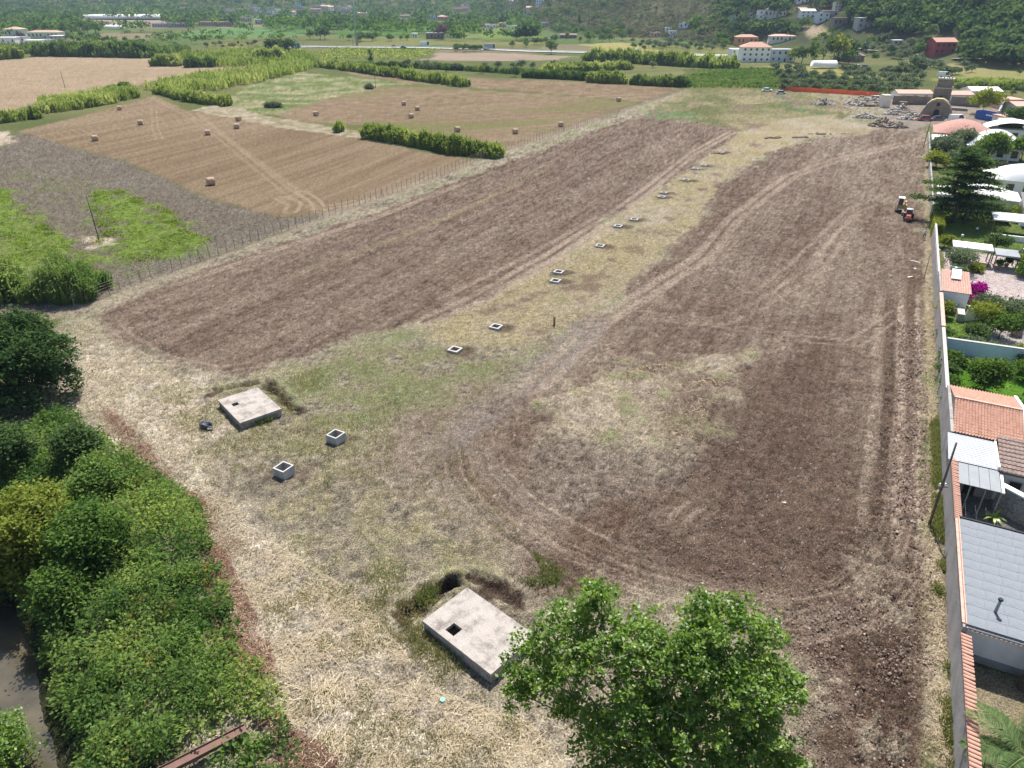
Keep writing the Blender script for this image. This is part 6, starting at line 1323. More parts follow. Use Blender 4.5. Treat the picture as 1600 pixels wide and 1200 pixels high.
# ================================================================ FAR TREES, HOUSES, ROAD
def proto(name, mat, lobes, ncl, per, leaf, seed, r0=.2, cl=.5, asp=.6):
    r_ = np.random.default_rng(seed); Q, ti = crown_quads(lobes, ncl, per, leaf, r_, cl, .3, asp, .45)
    mb = MB(); limb_tree(mb, (0, 0, 0), [tuple(q[:3]) for q in lobes][:5], r0, random.Random(seed), 5)
    tv = np.array(mb.v); n = len(Q); V = np.concatenate([Q.reshape(-1, 3), tv]); loops = list(range(n * 4)); starts = list(range(0, n * 4, 4)); mi = [0] * n
    for f in mb.f: starts.append(len(loops)); loops += [n * 4 + i for i in f]; mi.append(1)
    return mesh_np(name, V, loops, starts, [mat, BARK], mi, False, np.concatenate([ti, np.zeros(len(mb.f))]))
rp = np.random.default_rng(700)
PROTO = {}
def mk(kind, mat, R0, H, zc, nv=2, ncl=85, per=7, leaf=.42, sq=None, nl=7):
    PROTO[kind] = [proto(kind + '_tree', mat, rnd_lobes(rp, R0, H, nl, zc) if sq is None else sq(rp), ncl, per, leaf, 710 + len(PROTO) * 7 + i, .2) for i in range(nv)], H
mk('round', L_MID, 3.4, 7, .6); mk('dark', L_DARK, 3.4, 7, .58); mk('olive', L_OLIVE, 2.9, 5, .62, ncl=70); mk('lime', L_YEL, 3.2, 7, .6); mk('purple', L_PURP, 3.2, 7, .6)
mk('poplar', L_DARK, 0, 12, 0, sq=lambda r_: [(r_.normal() * .3, r_.normal() * .3, 2 + 1.6 * k, 1.7 - .15 * k, 1.7 - .15 * k, 1.5) for k in range(6)]); mk('tall', L_MID, 0, 14, 0, sq=lambda r_: [(r_.normal() * 1.6, r_.normal() * 1.6, 3.5 + 1.5 * k, 2.6, 2.6, 2.2) for k in range(6)], ncl=130)
mk('bush', L_MID, 2.2, 2.6, .5, ncl=55); mk('greybush', L_OLIVE, 2.2, 2.6, .5, ncl=55); mk('pine', L_DARK, 0, 8, 0, sq=lambda r_: [(0, 0, 6.6, 3.6, 3.6, 1.4), (1.5, .5, 6.2, 2.2, 2.2, 1), (-1.4, -.6, 6.1, 2.2, 2.2, 1)])
KN = {'round': 'round_tree', 'dark': 'dark_tree', 'olive': 'olive_tree', 'lime': 'light_tree', 'purple': 'purple_tree', 'poplar': 'poplar_tree', 'tall': 'tall_tree', 'bush': 'bush', 'greybush': 'bush', 'pine': 'pine_tree'}
rf = random.Random(77); HB = []
def scr(x, y, z):
    d = y * CP - (z - CAM_H) * SP; return 800 + FPX * x / d, 600 - FPX * (y * SP + (z - CAM_H) * CP) / d
def hides(px, py, hpx):
    return any(abs(px - a) < w / 2 + hpx * .3 and b + 1 < py < b + hpx * .85 for a, b, w, h in HB)
def ftree(px, py, hpx, kind, label, group=None, wide=1.0):
    if group and hides(px, py, hpx): return None
    p = W(px, py); me, H = PROTO[kind]; h = hpx * mpp(p); k = h / H
    o = link(KN[kind], rf.choice(me), None, (p[0], p[1], p[2] - .1), rf.uniform(0, 6.28)); o.scale = (k * wide * rf.uniform(.9, 1.1), k * wide * rf.uniform(.9, 1.1), k * rf.uniform(.93, 1.07))
    return tag(o, label, 'bush' if 'bush' in kind else 'tree', group)
# ---- houses
WC = {'white': M_white, 'cream': M_cream, 'grey': paint('grey_render', (.34, .33, .33), .9, .2, .6), 'orange': paint('orange_render', (.58, .27, .15), .9, .15, .6), 'red': paint('red_render', (.32, .06, .07), .9, .15, .6), 'stone': M_ch, 'blue': paint('bluish_render', (.50, .56, .64), .9, .1, .6), 'pink': paint('pink_render', (.60, .40, .33), .9, .12, .6)}
RC = {'red': M_tile, 'pink': M_tile_p, 'brown': M_tile_b, 'white': M_canvas, 'grey': M_panel, 'tan': paint('thatch', (.36, .26, .18), .95, .25, 1.0), 'dark': paint('dark_sheet', (.07, .065, .11), .7, .2, .5)}
def house(label, px, py, wpx, hpx, wall='white', roof='flat', rc='red', dep=8, fl=None, rz=0, cat='house', name='house', nw=None, chim=False):
    HB.append((px, py, wpx, hpx)); p = W(px, py); k = mpp(p); w = wpx * k; h = max(2.4, hpx * k * (.78 if roof in ('gable', 'hip') else 1.0)); rise = max(1.0, hpx * k * .25)
    t = thing(name, label, cat, (p[0], p[1], p[2]), R(rz)); x0, x1 = -w / 2, w / 2
    MB().box(x0, x1, 0, dep, -2.5, h).build('wall', WC[wall], t); m = RC[rc]; e = .5
    if roof == 'flat': o = MB().box(x0 - .2, x1 + .2, -.2, dep + .2, h + .003, h + .35).build('roof', m, t)
    elif roof == 'gable':
        o = MB().hexa([(x0 - e, -e, h - .05), (x1 + e, -e, h - .05), (x1 + e, dep / 2, h + rise), (x0 - e, dep / 2, h + rise)], [(x0 - e, -e, h + .15), (x1 + e, -e, h + .15), (x1 + e, dep / 2, h + rise + .2), (x0 - e, dep / 2, h + rise + .2)]).hexa([(x0 - e, dep / 2 + .003, h + rise), (x1 + e, dep / 2 + .003, h + rise), (x1 + e, dep + e, h - .05), (x0 - e, dep + e, h - .05)], [(x0 - e, dep / 2 + .003, h + rise + .2), (x1 + e, dep / 2 + .003, h + rise + .2), (x1 + e, dep + e, h + .15), (x0 - e, dep + e, h + .15)]).build('roof', m, t)
        for xx, ff in ((x0, (0, 2, 1)), (x1, (0, 1, 2))): MB().add([(xx, 0, h), (xx, dep, h), (xx, dep / 2, h + rise)], [ff]).build('gable', WC[wall], t)
    else:
        a = min(w, dep) * .45; v = [(x0 - e, -e, h), (x1 + e, -e, h), (x1 + e, dep + e, h), (x0 - e, dep + e, h), (x0 + a, dep / 2, h + rise), (x1 - a, dep / 2, h + rise)]
        o = MB().add(v, [(0, 1, 5, 4), (1, 2, 5), (2, 3, 4, 5), (3, 0, 4), (3, 2, 1, 0)]).build('roof', m, t)
    if chim: MB().box(x1 - 1.8, x1 - 1.1, dep * .6, dep * .6 + .7, h, h + rise + 1.2).build('chimney', WC[wall], o)
    fl = fl or max(1, int(h // 2.9)); nw = nw or max(2, int(w // 3.2)); fh = h / fl
    for f in range(fl):
        for i in range(nw):
            cx = x0 + w * (i + .5) / nw; ww = min(.6, w / nw * .22)
            if f == 0 and i == nw // 2: MB().box(cx - .55, cx + .55, -.06, -.004, .05, min(2.1, fh * .8)).build('door', M_wood, t); continue
            q = MB().box(cx - ww, cx + ww, -.06, -.004, f * fh + fh * .32, f * fh + fh * .76).build('window', M_glass, t)
    return t
house('large white two-storey villa with red hip roof beside the road', 1180, 97, 44, 27, 'white', 'hip', 'red', 12, 3, -6, chim=True); house('low white flat-roofed wing left of the large villa', 1150, 93, 16, 14, 'white', 'flat', 'white', 9, 2); house('long pale flat-roofed wing right of the large villa', 1221, 97, 36, 17, 'blue', 'flat', 'grey', 12, 2)
house('orange house with terracotta roof behind the large villa', 1167, 70, 32, 14, 'orange', 'hip', 'red', 10); house('cream house with tan tiled roof above the villa wing', 1224, 65, 38, 10, 'cream', 'hip', 'pink', 10); house('dark red house with terracotta gable roof at upper right', 1475, 85, 34, 22, 'red', 'gable', 'red', 10, 2, 4); house('grey stone farm shed with brown sloping roof', 1340, 97, 26, 11, 'stone', 'gable', 'brown', 8, 1, 25, 'shed', 'farm_shed'); house('tiny shed with pale roof left of the red house', 1403, 70, 14, 6, 'grey', 'flat', 'white', 5, 1, cat='shed', name='farm_shed')
house('hillside house with white flat roof and open ground floor', 1352, 44, 24, 14, 'grey', 'flat', 'white', 9, 2); house('brown roofed hillside house at the top centre right', 1214, 27, 30, 12, 'cream', 'gable', 'brown', 9, 1, 12); house('white hillside house with pointed white awnings', 1262, 27, 22, 11, 'white', 'gable', 'white', 8, 2); house('pale blue terraced house on the hill', 1286, 34, 18, 12, 'blue', 'flat', 'grey', 8, 2); house('grey terraced house with many windows on the hill', 1297, 27, 24, 9, 'grey', 'flat', 'pink', 8, 1); house('dark stone building at the right end of the hill terrace', 1315, 40, 26, 10, 'stone', 'flat', 'brown', 8, 1); house('small red roofed house at the top of the hill terrace', 1254, 19, 12, 6, 'pink', 'gable', 'red', 7); house('narrow tower house with balconies on the wooded hill', 1308, 18, 9, 13, 'cream', 'flat', 'pink', 6, 3); house('long white building at the top edge above the terrace', 1254, 5, 18, 8, 'white', 'flat', 'white', 8)
house('white villa in the woods left of the hill terrace', 1192, 30, 14, 12, 'white', 'flat', 'pink', 8, 2); house('white farmhouse among trees above the villa', 1175, 28, 9, 7, 'cream', 'flat', 'grey', 7); house('small white house with terrace below the wood', 1143, 33, 12, 8, 'white', 'flat', 'grey', 7); house('flat white cottage with dark window row above the orchard', 1076, 43, 16, 7, 'white', 'flat', 'grey', 7); house('pale square cottage left of the flat white one', 1066, 44, 8, 6, 'blue', 'flat', 'grey', 6); house('low white shed above the orchard', 1045, 49, 10, 5, 'white', 'flat', 'white', 6, 1); house('white cube house above the orchard', 1051, 59, 12, 9, 'white', 'flat', 'grey', 7, 2); house('red brick sheds at the left above the orchard', 1024, 57, 16, 6, 'pink', 'gable', 'brown', 7, 1, cat='shed', name='farm_shed')
house('brown farm sheds at the foot of the scrub slope', 888, 60, 26, 6, 'stone', 'gable', 'brown', 8, 1, cat='shed', name='farm_shed'); house('white hillside villa on the scrub slope top left', 845, 9, 15, 8, 'white', 'flat', 'white', 9, 2); house('white house cluster on the slope below the villa', 827, 19, 9, 8, 'white', 'gable', 'pink', 7, 2); house('pale house on the slope with a dirt drive', 852, 41, 12, 5, 'cream', 'flat', 'white', 7, 1); house('white flat shed at the left of the slope', 803, 45, 9, 4, 'white', 'flat', 'white', 6, 1); house('small white house at the top centre', 800, 6, 8, 5, 'white', 'gable', 'pink', 7)
house('long low white building behind the green plots', 765, 44, 19, 5, 'white', 'flat', 'white', 8, 1); house('orange cottage right of the long white building', 785, 42, 10, 7, 'pink', 'hip', 'red', 7, 1); house('pale cottage behind the orange one', 798, 46, 12, 5, 'white', 'flat', 'grey', 7, 1); house('house with white roof on the wooded rise', 727, 15, 13, 7, 'cream', 'flat', 'white', 8, 2); house('low pale wall-like house below the wooded rise', 720, 18, 22, 4, 'pink', 'flat', 'pink', 7, 1); house('pink roofed bungalow at the edge of the bright field', 692, 32, 16, 7, 'orange', 'hip', 'pink', 9, 1); house('white bungalow left of the pink roofed one', 677, 31, 14, 7, 'blue', 'flat', 'grey', 8, 1); house('brown sheds above the bright green field', 633, 28, 16, 4, 'pink', 'gable', 'brown', 7, 1, cat='shed', name='farm_shed'); house('dark roadside farm building beside the purple tree', 680, 61, 28, 8, 'stone', 'flat', 'grey', 9, 1, cat='farm', name='farm_building'); house('small white hut left of the roadside farm', 648, 58, 8, 5, 'white', 'flat', 'white', 5, 1, cat='hut', name='farm_hut')
for i, (a, b, w_, h_, wc, rf_, rc_, lb) in enumerate(((467, 13, 12, 7, 'blue', 'flat', 'grey', 'pale blue house at the left of the far village'), (502, 12, 5, 7, 'white', 'flat', 'white', 'narrow white house in the middle of the far village'), (509, 14, 14, 5, 'cream', 'gable', 'pink', 'wide cream house with pink roof in the far village'), (517, 17, 8, 7, 'white', 'gable', 'pink', 'white gabled house at the right of the far village'), (535, 18, 12, 6, 'blue', 'flat', 'grey', 'grey blue house right of the far village'), (541, 20, 14, 5, 'pink', 'flat', 'grey', 'low pinkish house nearest the light mast'), (461, 24, 8, 6, 'white', 'gable', 'red', 'small white house below the far village'), (421, 22, 11, 6, 'blue', 'flat', 'grey', 'pale house left of the far village'), (433, 20, 8, 5, 'white', 'flat', 'white', 'little white house between the pale ones'), (402, 20, 10, 7, 'white', 'flat', 'grey', 'white house at the left end of the far village'), (493, 19, 16, 5, 'pink', 'gable', 'brown', 'brown roofed house below the middle of the village'), (385, 34, 18, 6, 'pink', 'flat', 'grey', 'long building at the end of the brown strip'), (397, 17, 12, 5, 'cream', 'flat', 'white', 'cream house at the foot of the hazy hills'), (360, 20, 14, 4, 'cream', 'flat', 'grey', 'low cream houses left of the hazy village'), (405, 38, 12, 6, 'grey', 'flat', 'grey', 'grey sheds beside the pink earth patch'), (88, 3, 6, 3, 'white', 'flat', 'white', 'tiny white house on the hazy left hill'), (150, 2, 10, 4, 'pink', 'flat', 'pink', 'tiny pink house on the hazy left hill'), (566, 24, 14, 4, 'cream', 'gable', 'pink', 'low cream farm right of the light mast'))): house(lb, a, b, w_, h_, wc, rf_, rc_, 9, None, 0)
house('dark blue long shed beside the brown strip', 266, 43, 56, 5, 'grey', 'flat', 'dark', 14, 1, cat='shed', name='long_shed'); house('row of pinkish sheds right of the long dark shed', 338, 41, 56, 6, 'pink', 'flat', 'pink', 10, 1, cat='shed', name='long_shed')
for a, b, w_, h_, wc, rc_, lb in ((10, 69, 30, 9, 'white', 'white', 'white holiday bungalow at the left edge'), (30, 68, 20, 9, 'white', 'grey', 'white holiday bungalow with grey roof, second from left'), (50, 70, 24, 6, 'white', 'white', 'low white bungalow among the brown trees'), (72, 68, 18, 5, 'blue', 'grey', 'bluish bungalow at the right of the holiday park'), (88, 63, 20, 6, 'grey', 'white', 'grey open pavilion right of the holiday park')): house(lb, a, b, w_, h_, wc, 'flat', rc_, 9, 1)
house('thatch roofed hall behind the bungalows, left', 20, 58, 24, 14, 'cream', 'hip', 'tan', 14, 1, cat='hall', name='thatched_hall'); house('long thatch roofed hall behind the bungalows, right', 68, 60, 48, 11, 'cream', 'hip', 'tan', 12, 1, cat='hall', name='thatched_hall')
house('long white house with pink tiled roof behind the chapel wall', 1428, 157, 50, 11, 'white', 'gable', 'pink', 7, 1, -4); house('white house with pink roof right of the bell tower', 1500, 159, 34, 11, 'white', 'gable', 'pink', 7, 1, -4); house('white modern barn with pale metal roof', 1538, 158, 42, 18, 'white', 'gable', 'white', 9, 1, -6, 'barn', 'barn'); house('white house with pink terrace at the right edge behind the container', 1582, 172, 28, 14, 'pink', 'flat', 'pink', 9, 1); house('white house at the right edge below the pink terrace', 1598, 178, 26, 9, 'white', 'gable', 'pink', 8, 1); house('small white house behind the dark hedge at the right edge', 1588, 205, 22, 10, 'white', 'flat', 'white', 7, 1); house('low grey roofed wall house at the right edge near the brown hall', 1578, 197, 24, 7, 'cream', 'flat', 'pink', 6, 1)
# greenhouses
def tunnel(label, px, py, wpx, h, dep, n=1):
    HB.append((px, py, wpx, 6)); p = W(px, py); w = wpx * mpp(p); t = thing('greenhouse', label, 'greenhouse', p)
    for k in range(n):
        mb = MB(); m = 10; v = []
        for xx in (0, w): v += [(xx - w / 2, dep * (k + .5 - .5 * math.cos(math.pi * i / m)), h * (.25 + .75 * math.sin(math.pi * i / m))) for i in range(m + 1)]
        mb.add(v, [(i, i + 1, m + 2 + i, m + 1 + i) for i in range(m)] + [tuple(range(m + 1))[::-1], tuple(range(m + 1, 2 * m + 2))]); mb.build('tunnel_cover', M_canvas, t, smooth=True)
    nr = max(4, int(w / 4))
    for j in range(min(nr, 12)):
        xx = -w / 2 + w * j / (min(nr, 12) - 1); MB().tube([(xx, dep * (.5 - .5 * math.cos(math.pi * i / 10)), h * (.25 + .75 * math.sin(math.pi * i / 10)) + .05) for i in range(11)], .09, 4).build('hoop', M_white, t)
    return t
tunnel('white plastic tunnel greenhouse before the eucalyptus group', 1290, 108, 36, 4.2, 7); tunnel('long row of white greenhouses on the far left plain', 192, 31, 124, 7, 14, 4); tunnel('short white greenhouse below the long row', 178, 46, 28, 4.5, 10)

# single trees one can pick out
for q in ((580, 101, 25, 'poplar', 'lone dark poplar at the lower edge of the vineyard'), (440, 84, 34, 'tall', 'tall dark tree left of the vineyard, highest of its clump'), (425, 84, 24, 'dark', 'dark tree left in the clump beside the vineyard'), (452, 86, 26, 'dark', 'dark tree right in the clump beside the vineyard'), (805, 120, 17, 'dark', 'dark round tree at the upper edge of the far stubble field'), (752, 115, 14, 'lime', 'light green round bush right of the olive row'), (697, 112, 13, 'round', 'green tree in front of the olive row'), (690, 62, 24, 'purple', 'purple leaved tree beside the roadside farm'), (717, 42, 18, 'poplar', 'dark cypress on the green slope behind the purple tree'), (861, 85, 22, 'dark', 'dark tree at the left end of the road hedge'), (1042, 134, 18, 'dark', 'left of two dark trees above the far stubble field'), (1062, 136, 20, 'dark', 'right of two dark trees above the far stubble field'), (1005, 131, 12, 'dark', 'small dark tree left of the two above the stubble field'), (1020, 106, 10, 'olive', 'small grey tree in the dry plot'), (1083, 108, 10, 'dark', 'small dark tree in the dry plot, right'),
 (1285, 98, 50, 'tall', 'tallest eucalyptus tree behind the white tunnel'), (1268, 100, 40, 'tall', 'tall tree left of the tallest eucalyptus'), (1308, 98, 42, 'lime', 'yellow green tree right of the tallest eucalyptus'), (1328, 96, 36, 'dark', 'dark tree at the right of the eucalyptus group'), (1252, 100, 26, 'dark', 'dark tree at the left foot of the eucalyptus group'), (1240, 98, 24, 'lime', 'light tree left of the eucalyptus group'), (1503, 92, 28, 'pine', 'umbrella shaped tree in front of the red house'), (1430, 112, 26, 'olive', 'tall grey tree left of the old tower'), (1325, 100, 22, 'round', 'green tree before the stone shed'), (1436, 88, 20, 'round', 'round green tree left of the red house'), (1545, 86, 14, 'olive', 'grey tree right of the red house'), (1592, 117, 8, 'round', 'lone bush in the yellow field at the right edge'), (1302, 88, 20, 'purple', 'brownish tree in the eucalyptus group'),
 (268, 66, 14, 'dark', 'dark round tree in the plain left of the green fields'), (275, 72, 8, 'dark', 'small dark tree below the round one'), (297, 42, 19, 'dark', 'tall dark tree before the long dark shed'), (299, 25, 12, 'dark', 'dark tree behind the long dark shed'), (271, 24, 10, 'dark', 'dark tree behind the brown strip'), (215, 20, 9, 'dark', 'round dark tree left behind the glasshouse'), (252, 64, 9, 'dark', 'small dark tree beside the tan plot'), (653, 33, 12, 'dark', 'dark tree at the end of the bright green field'), (500, 62, 18, 'dark', 'dark tree before the crops, left of the mast'), (508, 62, 20, 'dark', 'taller dark tree before the crops, left of the mast'), (485, 62, 14, 'round', 'round tree left of the road start'), (535, 32, 8, 'dark', 'small dark tree above the crops left of the mast'), (1248, 132, 10, 'olive', 'olive tree standing alone before the scrub'), (1100, 105, 10, 'lime', 'light shrub tree at the end of the road hedge'), (970, 52, 15, 'dark', 'dark round tree at the foot of the scrub slope'), (950, 58, 14, 'dark', 'dark tree left at the foot of the scrub slope'), (920, 66, 16, 'round', 'round tree left of the yellow field'), (905, 40, 20, 'poplar', 'conical tree on the scrub slope'), (810, 40, 14, 'dark', 'dark tree below the hillside villas'), (1325, 84, 9, 'round', 'bush beside the dirt lane')):
    ftree(*q)
def many(n, px0, px1, py0, py1, h0, h1, kinds, label, group, slope=0, wide=1.0):
    for k in range(n):
        a = px0 + (px1 - px0) * (k + rf.random()) / n; f = (a - px0) / (px1 - px0 + 1e-6); ftree(a, py0 + rf.random() * (py1 - py0) + slope * f, rf.uniform(h0, h1), rf.choice(kinds), label, group, wide)
many(11, 628, 720, 103, 106, 9, 12, ['olive'], 'grey green olive tree in the row above the far stubble field', 'olive row', 6); many(9, 745, 920, 107, 109, 9, 13, ['olive'], 'grey olive tree in the hedge row left of the reed plots', 'olive hedge row', -2)
many(9, 540, 645, 63, 67, 8, 14, ['dark', 'round'], 'dark roadside tree right of the light mast', 'roadside trees'); many(9, 708, 752, 78, 81, 10, 12, ['dark'], 'dark clipped roadside tree before the tan field', 'dark roadside clump')
many(26, 45, 165, 40, 54, 14, 20, ['dark', 'round', 'round'], 'tree of the dense grove above the far left field', 'grove at left'); many(9, 105, 175, 60, 68, 9, 13, ['dark', 'round'], 'dark tree right of the holiday bungalows', 'trees by the bungalows'); many(7, 8, 66, 66, 70, 14, 20, ['purple', 'purple', 'dark'], 'brownish tree among the holiday bungalows', 'trees among the bungalows'); many(12, 175, 245, 67, 76, 6, 9, ['dark', 'round'], 'small dark tree on the plain behind the far left hedge', 'small trees behind the hedge'); many(14, 318, 400, 70, 76, 6, 9, ['dark', 'round', 'lime'], 'small tree on the plain right of the tan plot', 'small trees right of the tan plot')
many(26, 985, 1120, 66, 80, 8, 10, ['olive', 'dark'], 'dark green fruit tree in the orchard beside the road', 'orchard by the road', 2)
for rw in range(5): many(16, 1204 + 4 * rw, 1440, 111 + 7.5 * rw, 112.5 + 7.5 * rw, 11, 14, ['olive'], 'silvery olive tree in the grove behind the orange fence', 'olive grove', 7)
many(22, 1390, 1520, 105, 118, 10, 13, ['olive', 'olive', 'dark'], 'olive tree in the grove before the red house', 'olives before the red house'); many(12, 1560, 1640, 92, 106, 7, 9, ['olive'], 'low olive tree in the plot at the upper right edge', 'olives at the right edge'); many(34, 1300, 1460, 62, 98, 7, 12, ['greybush', 'bush', 'olive', 'dark'], 'shrub on the rough ground below the wooded hill', 'shrubs below the wooded hill'); many(26, 1080, 1150, 36, 62, 7, 12, ['dark', 'round', 'bush'], 'tree on the slope above the orchard', 'trees above the orchard'); many(14, 1500, 1640, 64, 84, 8, 13, ['round', 'olive', 'dark'], 'tree at the wood edge right of the red house', 'trees right of the red house'); many(14, 1300, 1460, 68, 88, 8, 14, ['round', 'olive', 'lime', 'dark'], 'garden tree between eucalyptus group and red house', 'trees between eucalyptus and red house')
many(16, 1490, 1640, 136, 150, 8, 11, ['olive', 'round'], 'bushy tree behind the white house right of the tower', 'bushes right of the tower'); many(12, 1120, 1160, 62, 78, 9, 15, ['dark', 'round'], 'tree left of the white villa', 'trees left of the villa'); many(14, 1160, 1260, 44, 58, 11, 18, ['dark', 'round', 'round'], 'tree behind the villas at the foot of the hill', 'trees behind the villas')
many(16, 880, 985, 56, 68, 9, 14, ['dark', 'round', 'lime'], 'tree in the belt above the yellow field', 'trees above the yellow field'); many(12, 800, 890, 62, 76, 8, 12, ['olive', 'round'], 'grey green tree left of the yellow field', 'trees left of the yellow field')
# individual crowns on the near face of the wooded hill
HILLT = []
for k in range(95):
    a = rf.uniform(1290, 1640); b = rf.uniform(4, 60); HILLT.append((b, a))
for b, a in sorted(HILLT): ftree(a, b, rf.uniform(19, 28), rf.choice(['dark', 'dark', 'round']), 'big leafy tree on the wooded hill at upper right', 'trees on the wooded hill')
# the rest of the woods and scrub as one mass each
def wood(name, label, n, ua, ub, d0, d1, hs, mat, seed, per=70, dens=None, plain=False):
    r_ = np.random.default_rng(seed); u = ua + (ub - ua) * r_.random(n); D = np.interp(u, D_U, D_R) + d0 + (d1 - d0) * r_.random(n) ** 1.3; D = np.maximum(D, 720 if ub < .2 else 480); yy = D / np.sqrt(1 + u * u); xx = u * yy
    keep = fbm(xx / 45, yy / 45, seed, 3) > dens if dens is not None else np.ones(n, bool); xx, yy = xx[keep], yy[keep]; n = len(xx); zz = gz(xx, yy); h = hs[0] + (hs[1] - hs[0]) * r_.random(n)
    sx, sy = scr(xx, yy, zz); hp = h / (yy * CP + 25 * SP) * FPX; ok = np.ones(n, bool)
    for a, b, w, hh_ in HB: ok &= ~((np.abs(sx - a) < w / 2 + hp * .35) & (sy > b + .5) & (sy < b + hp * .85 + 3))
    ok &= ~((sx > 1230) & (sx < 1330) & (sy > 17) & (sy < 66)) & ~((sx > 1120) & (sx < 1500) & (sy > 60)) & ~((sx > 1150) & (sx <= 1235) & (sy > 33) & (sy < 40))
    xx, yy, zz, h = xx[ok], yy[ok], zz[ok], h[ok]; n = len(xx)
    k = np.repeat(np.arange(n), per); d = unit(r_.normal(size=(len(k), 3))); d[:, 2] = np.abs(d[:, 2]) * 1.1 - .25; rad = .55 + .45 * r_.random(len(k)) ** .5
    lump_ = 1 + .25 * np.sin(5 * d[:, 0] + k) * np.cos(4 * d[:, 1] + 2 * k)
    P = np.stack([xx, yy, zz + h * .55], -1)[k] + d * (rad * lump_)[:, None] * (h[k][:, None] * np.array([.52, .52, .48]))
    ti = np.clip(.2 + .6 * r_.random(n)[k] + .35 * (r_.random(len(k)) - .5), 0, 1)
    o = link(name, quads_mesh(name, leaves(P, h[k] * .15, r_, .4, .62), [mat], ti)); return tag(o, label, 'woods', kind='stuff')
wood('hill_wood', 'dense green wood covering the right hill', 950, .26, .95, 6, 260, (8, 14), leafmat('leaf_wood', (.026, .056, .022), (.062, .108, .036), (.12, .175, .06), .4, 0), 801, 64); wood('hill_wood', 'dark wood mixed over the right hill', 700, .26, .95, 6, 300, (8, 14), L_DARK, 802, 60)
wood('scrub_slope', 'dry grey scrub and small trees on the middle slope', 2300, .0, .32, 0, 260, (2.5, 6.5), leafmat('leaf_scrub', (.045, .055, .03), (.12, .125, .07), (.21, .195, .12), .35, 0), 803, 26); wood('scrub_slope', 'dark trees scattered over the middle slope', 1100, .0, .34, -30, 280, (5, 9), L_DARK, 804, 36, -.05)
wood('distant_wood', 'hazy wooded hills along the left skyline', 2300, -.75, .03, -460, 420, (9, 17), L_DARK, 805, 28); wood('distant_wood', 'lighter trees among the hazy wooded hills', 1400, -.75, .03, -560, 300, (8, 14), L_MID, 806, 28); wood('plain_trees', 'scattered trees and hedges over the far plain', 900, -.75, -.06, -760, -150, (4, 8), L_MID, 807, 26, .1); wood('plain_trees', 'dark hedgerow trees over the far plain', 700, -.75, .0, -760, -150, (4, 8), L_DARK, 808, 26, .11)
# vineyard rows
p0, p1 = W(470, 93), W(655, 93); vm = MB(); rv = np.random.default_rng(810); Qs = []
a_, b_, c_, d_ = [np.array(W(*q)[:2]) for q in ((462, 93), (650, 94), (690, 79), (520, 77))]
for k in range(26):
    f = k / 25; s0 = a_ * (1 - f) + d_ * f; s1 = b_ * (1 - f) + c_ * f; n_ = 230; g = rv.random(n_)[:, None]; P2 = s0 * (1 - g) + s1 * g; P3 = np.concatenate([P2 + rv.normal(size=(n_, 2)) * .25, (.5 + 1.2 * rv.random((n_, 1)))], 1); P3[:, 2] += gz(P3[:, 0], P3[:, 1]); Qs.append(leaves(P3, .5, rv, .3, .6))
vt = thing('vineyard', 'vineyard of parallel green rows below the road', 'vineyard')
for k, Q in enumerate(Qs): link('vine_row', quads_mesh('vine_row', Q, [L_YEL if k % 3 == 0 else L_REED], rv.random(len(Q))), vt)
# ---- road with kerb verge
M_asph = paint('light_grey_asphalt', (.30, .295, .29), .9, .15, .05); M_line = paint('road_paint', (.7, .7, .68), .8, .1)  # light grey road surface with white marking
def ribbon(name, pp, w, mat, dz, kind='structure', world=None):
    L = [Vector(W(*q)) for q in pp]; mb = MB(); v = []
    pts_ = []
    for a, b in zip(L[:-1], L[1:]):
        n_ = max(2, int((b - a).length / 12)); pts_ += [a.lerp(b, k / n_) for k in range(n_)]
    pts_.append(L[-1])
    for i, c in enumerate(pts_):
        t = (pts_[min(i + 1, len(pts_) - 1)] - pts_[max(i - 1, 0)]); t.z = 0; t.normalize(); nn = Vector((-t.y, t.x, 0)) * w / 2
        for q in (c - nn, c + nn): mb.v.append((q.x, q.y, float(gz(c.x, c.y)) + dz))
    for i in range(len(pts_) - 1): mb.f.append((2 * i, 2 * i + 2, 2 * i + 3, 2 * i + 1)); mb.m.append(0)
    o = mb.build(name, mat); o['kind'] = kind; return o
RD = [(430, 75), (500, 74), (560, 74.5), (650, 75), (750, 77.5), (830, 81), (940, 83.5), (1050, 86.5), (1145, 89)]
ribbon('road', RD, 9.0, M_asph, .45); ribbon('road_marking', RD, .8, M_line, .46)
ribbon('dirt_lane', [(1330, 62), (1334, 70), (1345, 76), (1372, 80)], 5, paint('lane_dust', (.42, .37, .32), .95, .1), .3); ribbon('road', [(1490, 92), (1540, 93), (1640, 92)], 6, M_asph, .35)
g_ = thing('guard_rail', 'grey guard rail along the main road', 'guard rail'); LL = [Vector(W(*q)) for q in RD]; mb = MB()
mb.tube([(q.x, q.y - 6, float(gz(q.x, q.y)) + 1.4) for q in LL], .22, 4).build('rail', M_steel, g_)
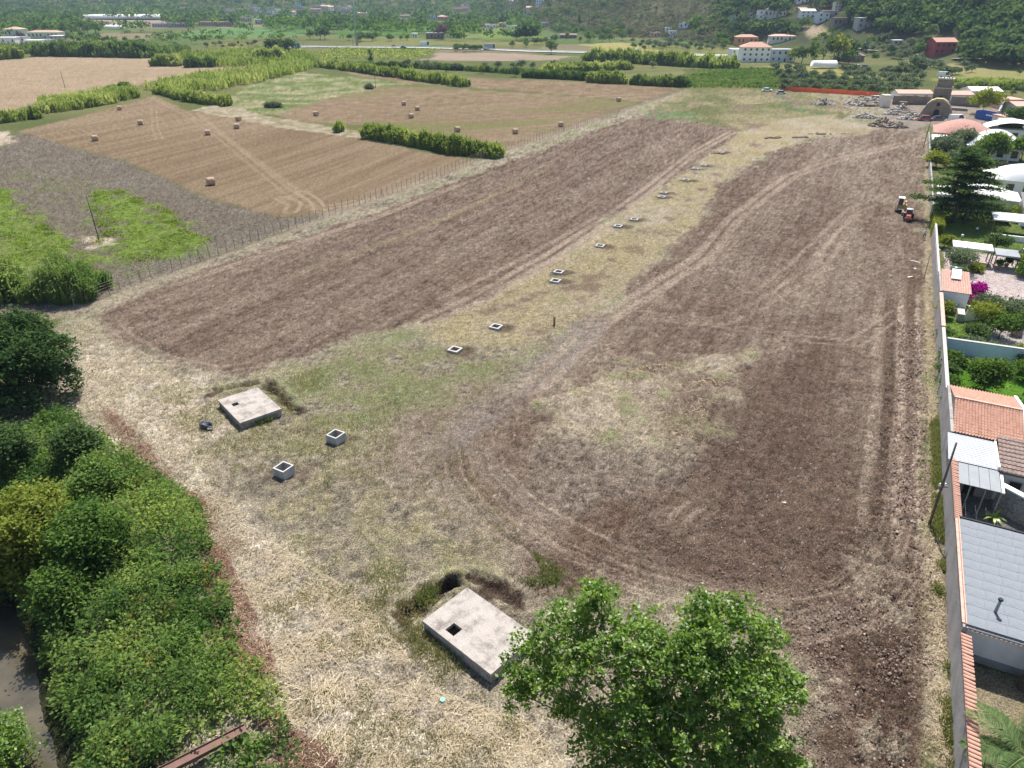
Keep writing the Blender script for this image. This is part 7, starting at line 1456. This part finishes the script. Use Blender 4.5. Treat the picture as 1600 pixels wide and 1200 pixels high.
gp = MB().box(-.12, .12, -.12, .12, 0, 1.4).build('rail_post', M_steel, me_only=True)
for a, b in zip(LL[:-1], LL[1:]):
    for k in range(4): c = a.lerp(b, k / 4); link('rail_post', gp, g_, (c.x, c.y - 6, float(gz(c.x, c.y))))
# vehicles on and by the road
def fcar(px, py, label, c, L_=4.4, w=1.9, h=1.6, van=False, cat='car', name='parked_car', rz=88): p = W(px, py); return car(name, label, (p[0], p[1], p[2] + .45), R(rz), c, L_, w, h, van, cat)
fcar(1000, 84.5, 'white delivery van driving on the road', (.66, .69, .74), 6.2, 2.3, 2.9, True, 'van', 'delivery_van'); fcar(775, 78, 'grey box truck on the road right of the farm', (.25, .27, .31), 9, 2.6, 3.8, True, 'truck', 'box_truck'); fcar(765, 78.5, 'pale car behind the grey box truck', (.5, .54, .62), 5); fcar(635, 76, 'dark blue car on the road below the farm', (.06, .09, .25), 4.6); fcar(620, 74.5, 'dark car at the roadside left of the blue car', (.05, .05, .06), 4.4); fcar(672, 73, 'white truck parked before the roadside farm', (.7, .73, .76), 8, 2.6, 3.6, True, 'truck', 'box_truck'); fcar(470, 75.5, 'blue truck at the left end of the road', (.06, .16, .42), 7, 2.5, 3.4, True, 'truck', 'box_truck'); fcar(1345, 107, 'white car beside the tunnel greenhouse', (.7, .7, .72)); fcar(1357, 107.5, 'dark car beside the tunnel greenhouse', (.08, .06, .06)); fcar(1522, 91, 'dark car on the lane by the red house', (.05, .06, .07)); fcar(1482, 122, 'pale cab of a van showing above the old tower', (.62, .66, .7), 5.5, 2.2, 2.5, True, 'van', 'parked_van')
# ================================================================ HAZE
mh, nt, out = new_mat('haze_air'); pv = N(nt, 'ShaderNodeVolumePrincipled'); pv.inputs['Color'].default_value = (.55, .74, 1, 1); pv.inputs['Density'].default_value = .00008; pv.inputs['Anisotropy'].default_value = .2
nt.links.new(pv.outputs[0], out.inputs['Volume'])
hz = MB().box(-7500, 7500, -200, 3400, -6, 420).build('haze', mh); hz['kind'] = 'stuff'
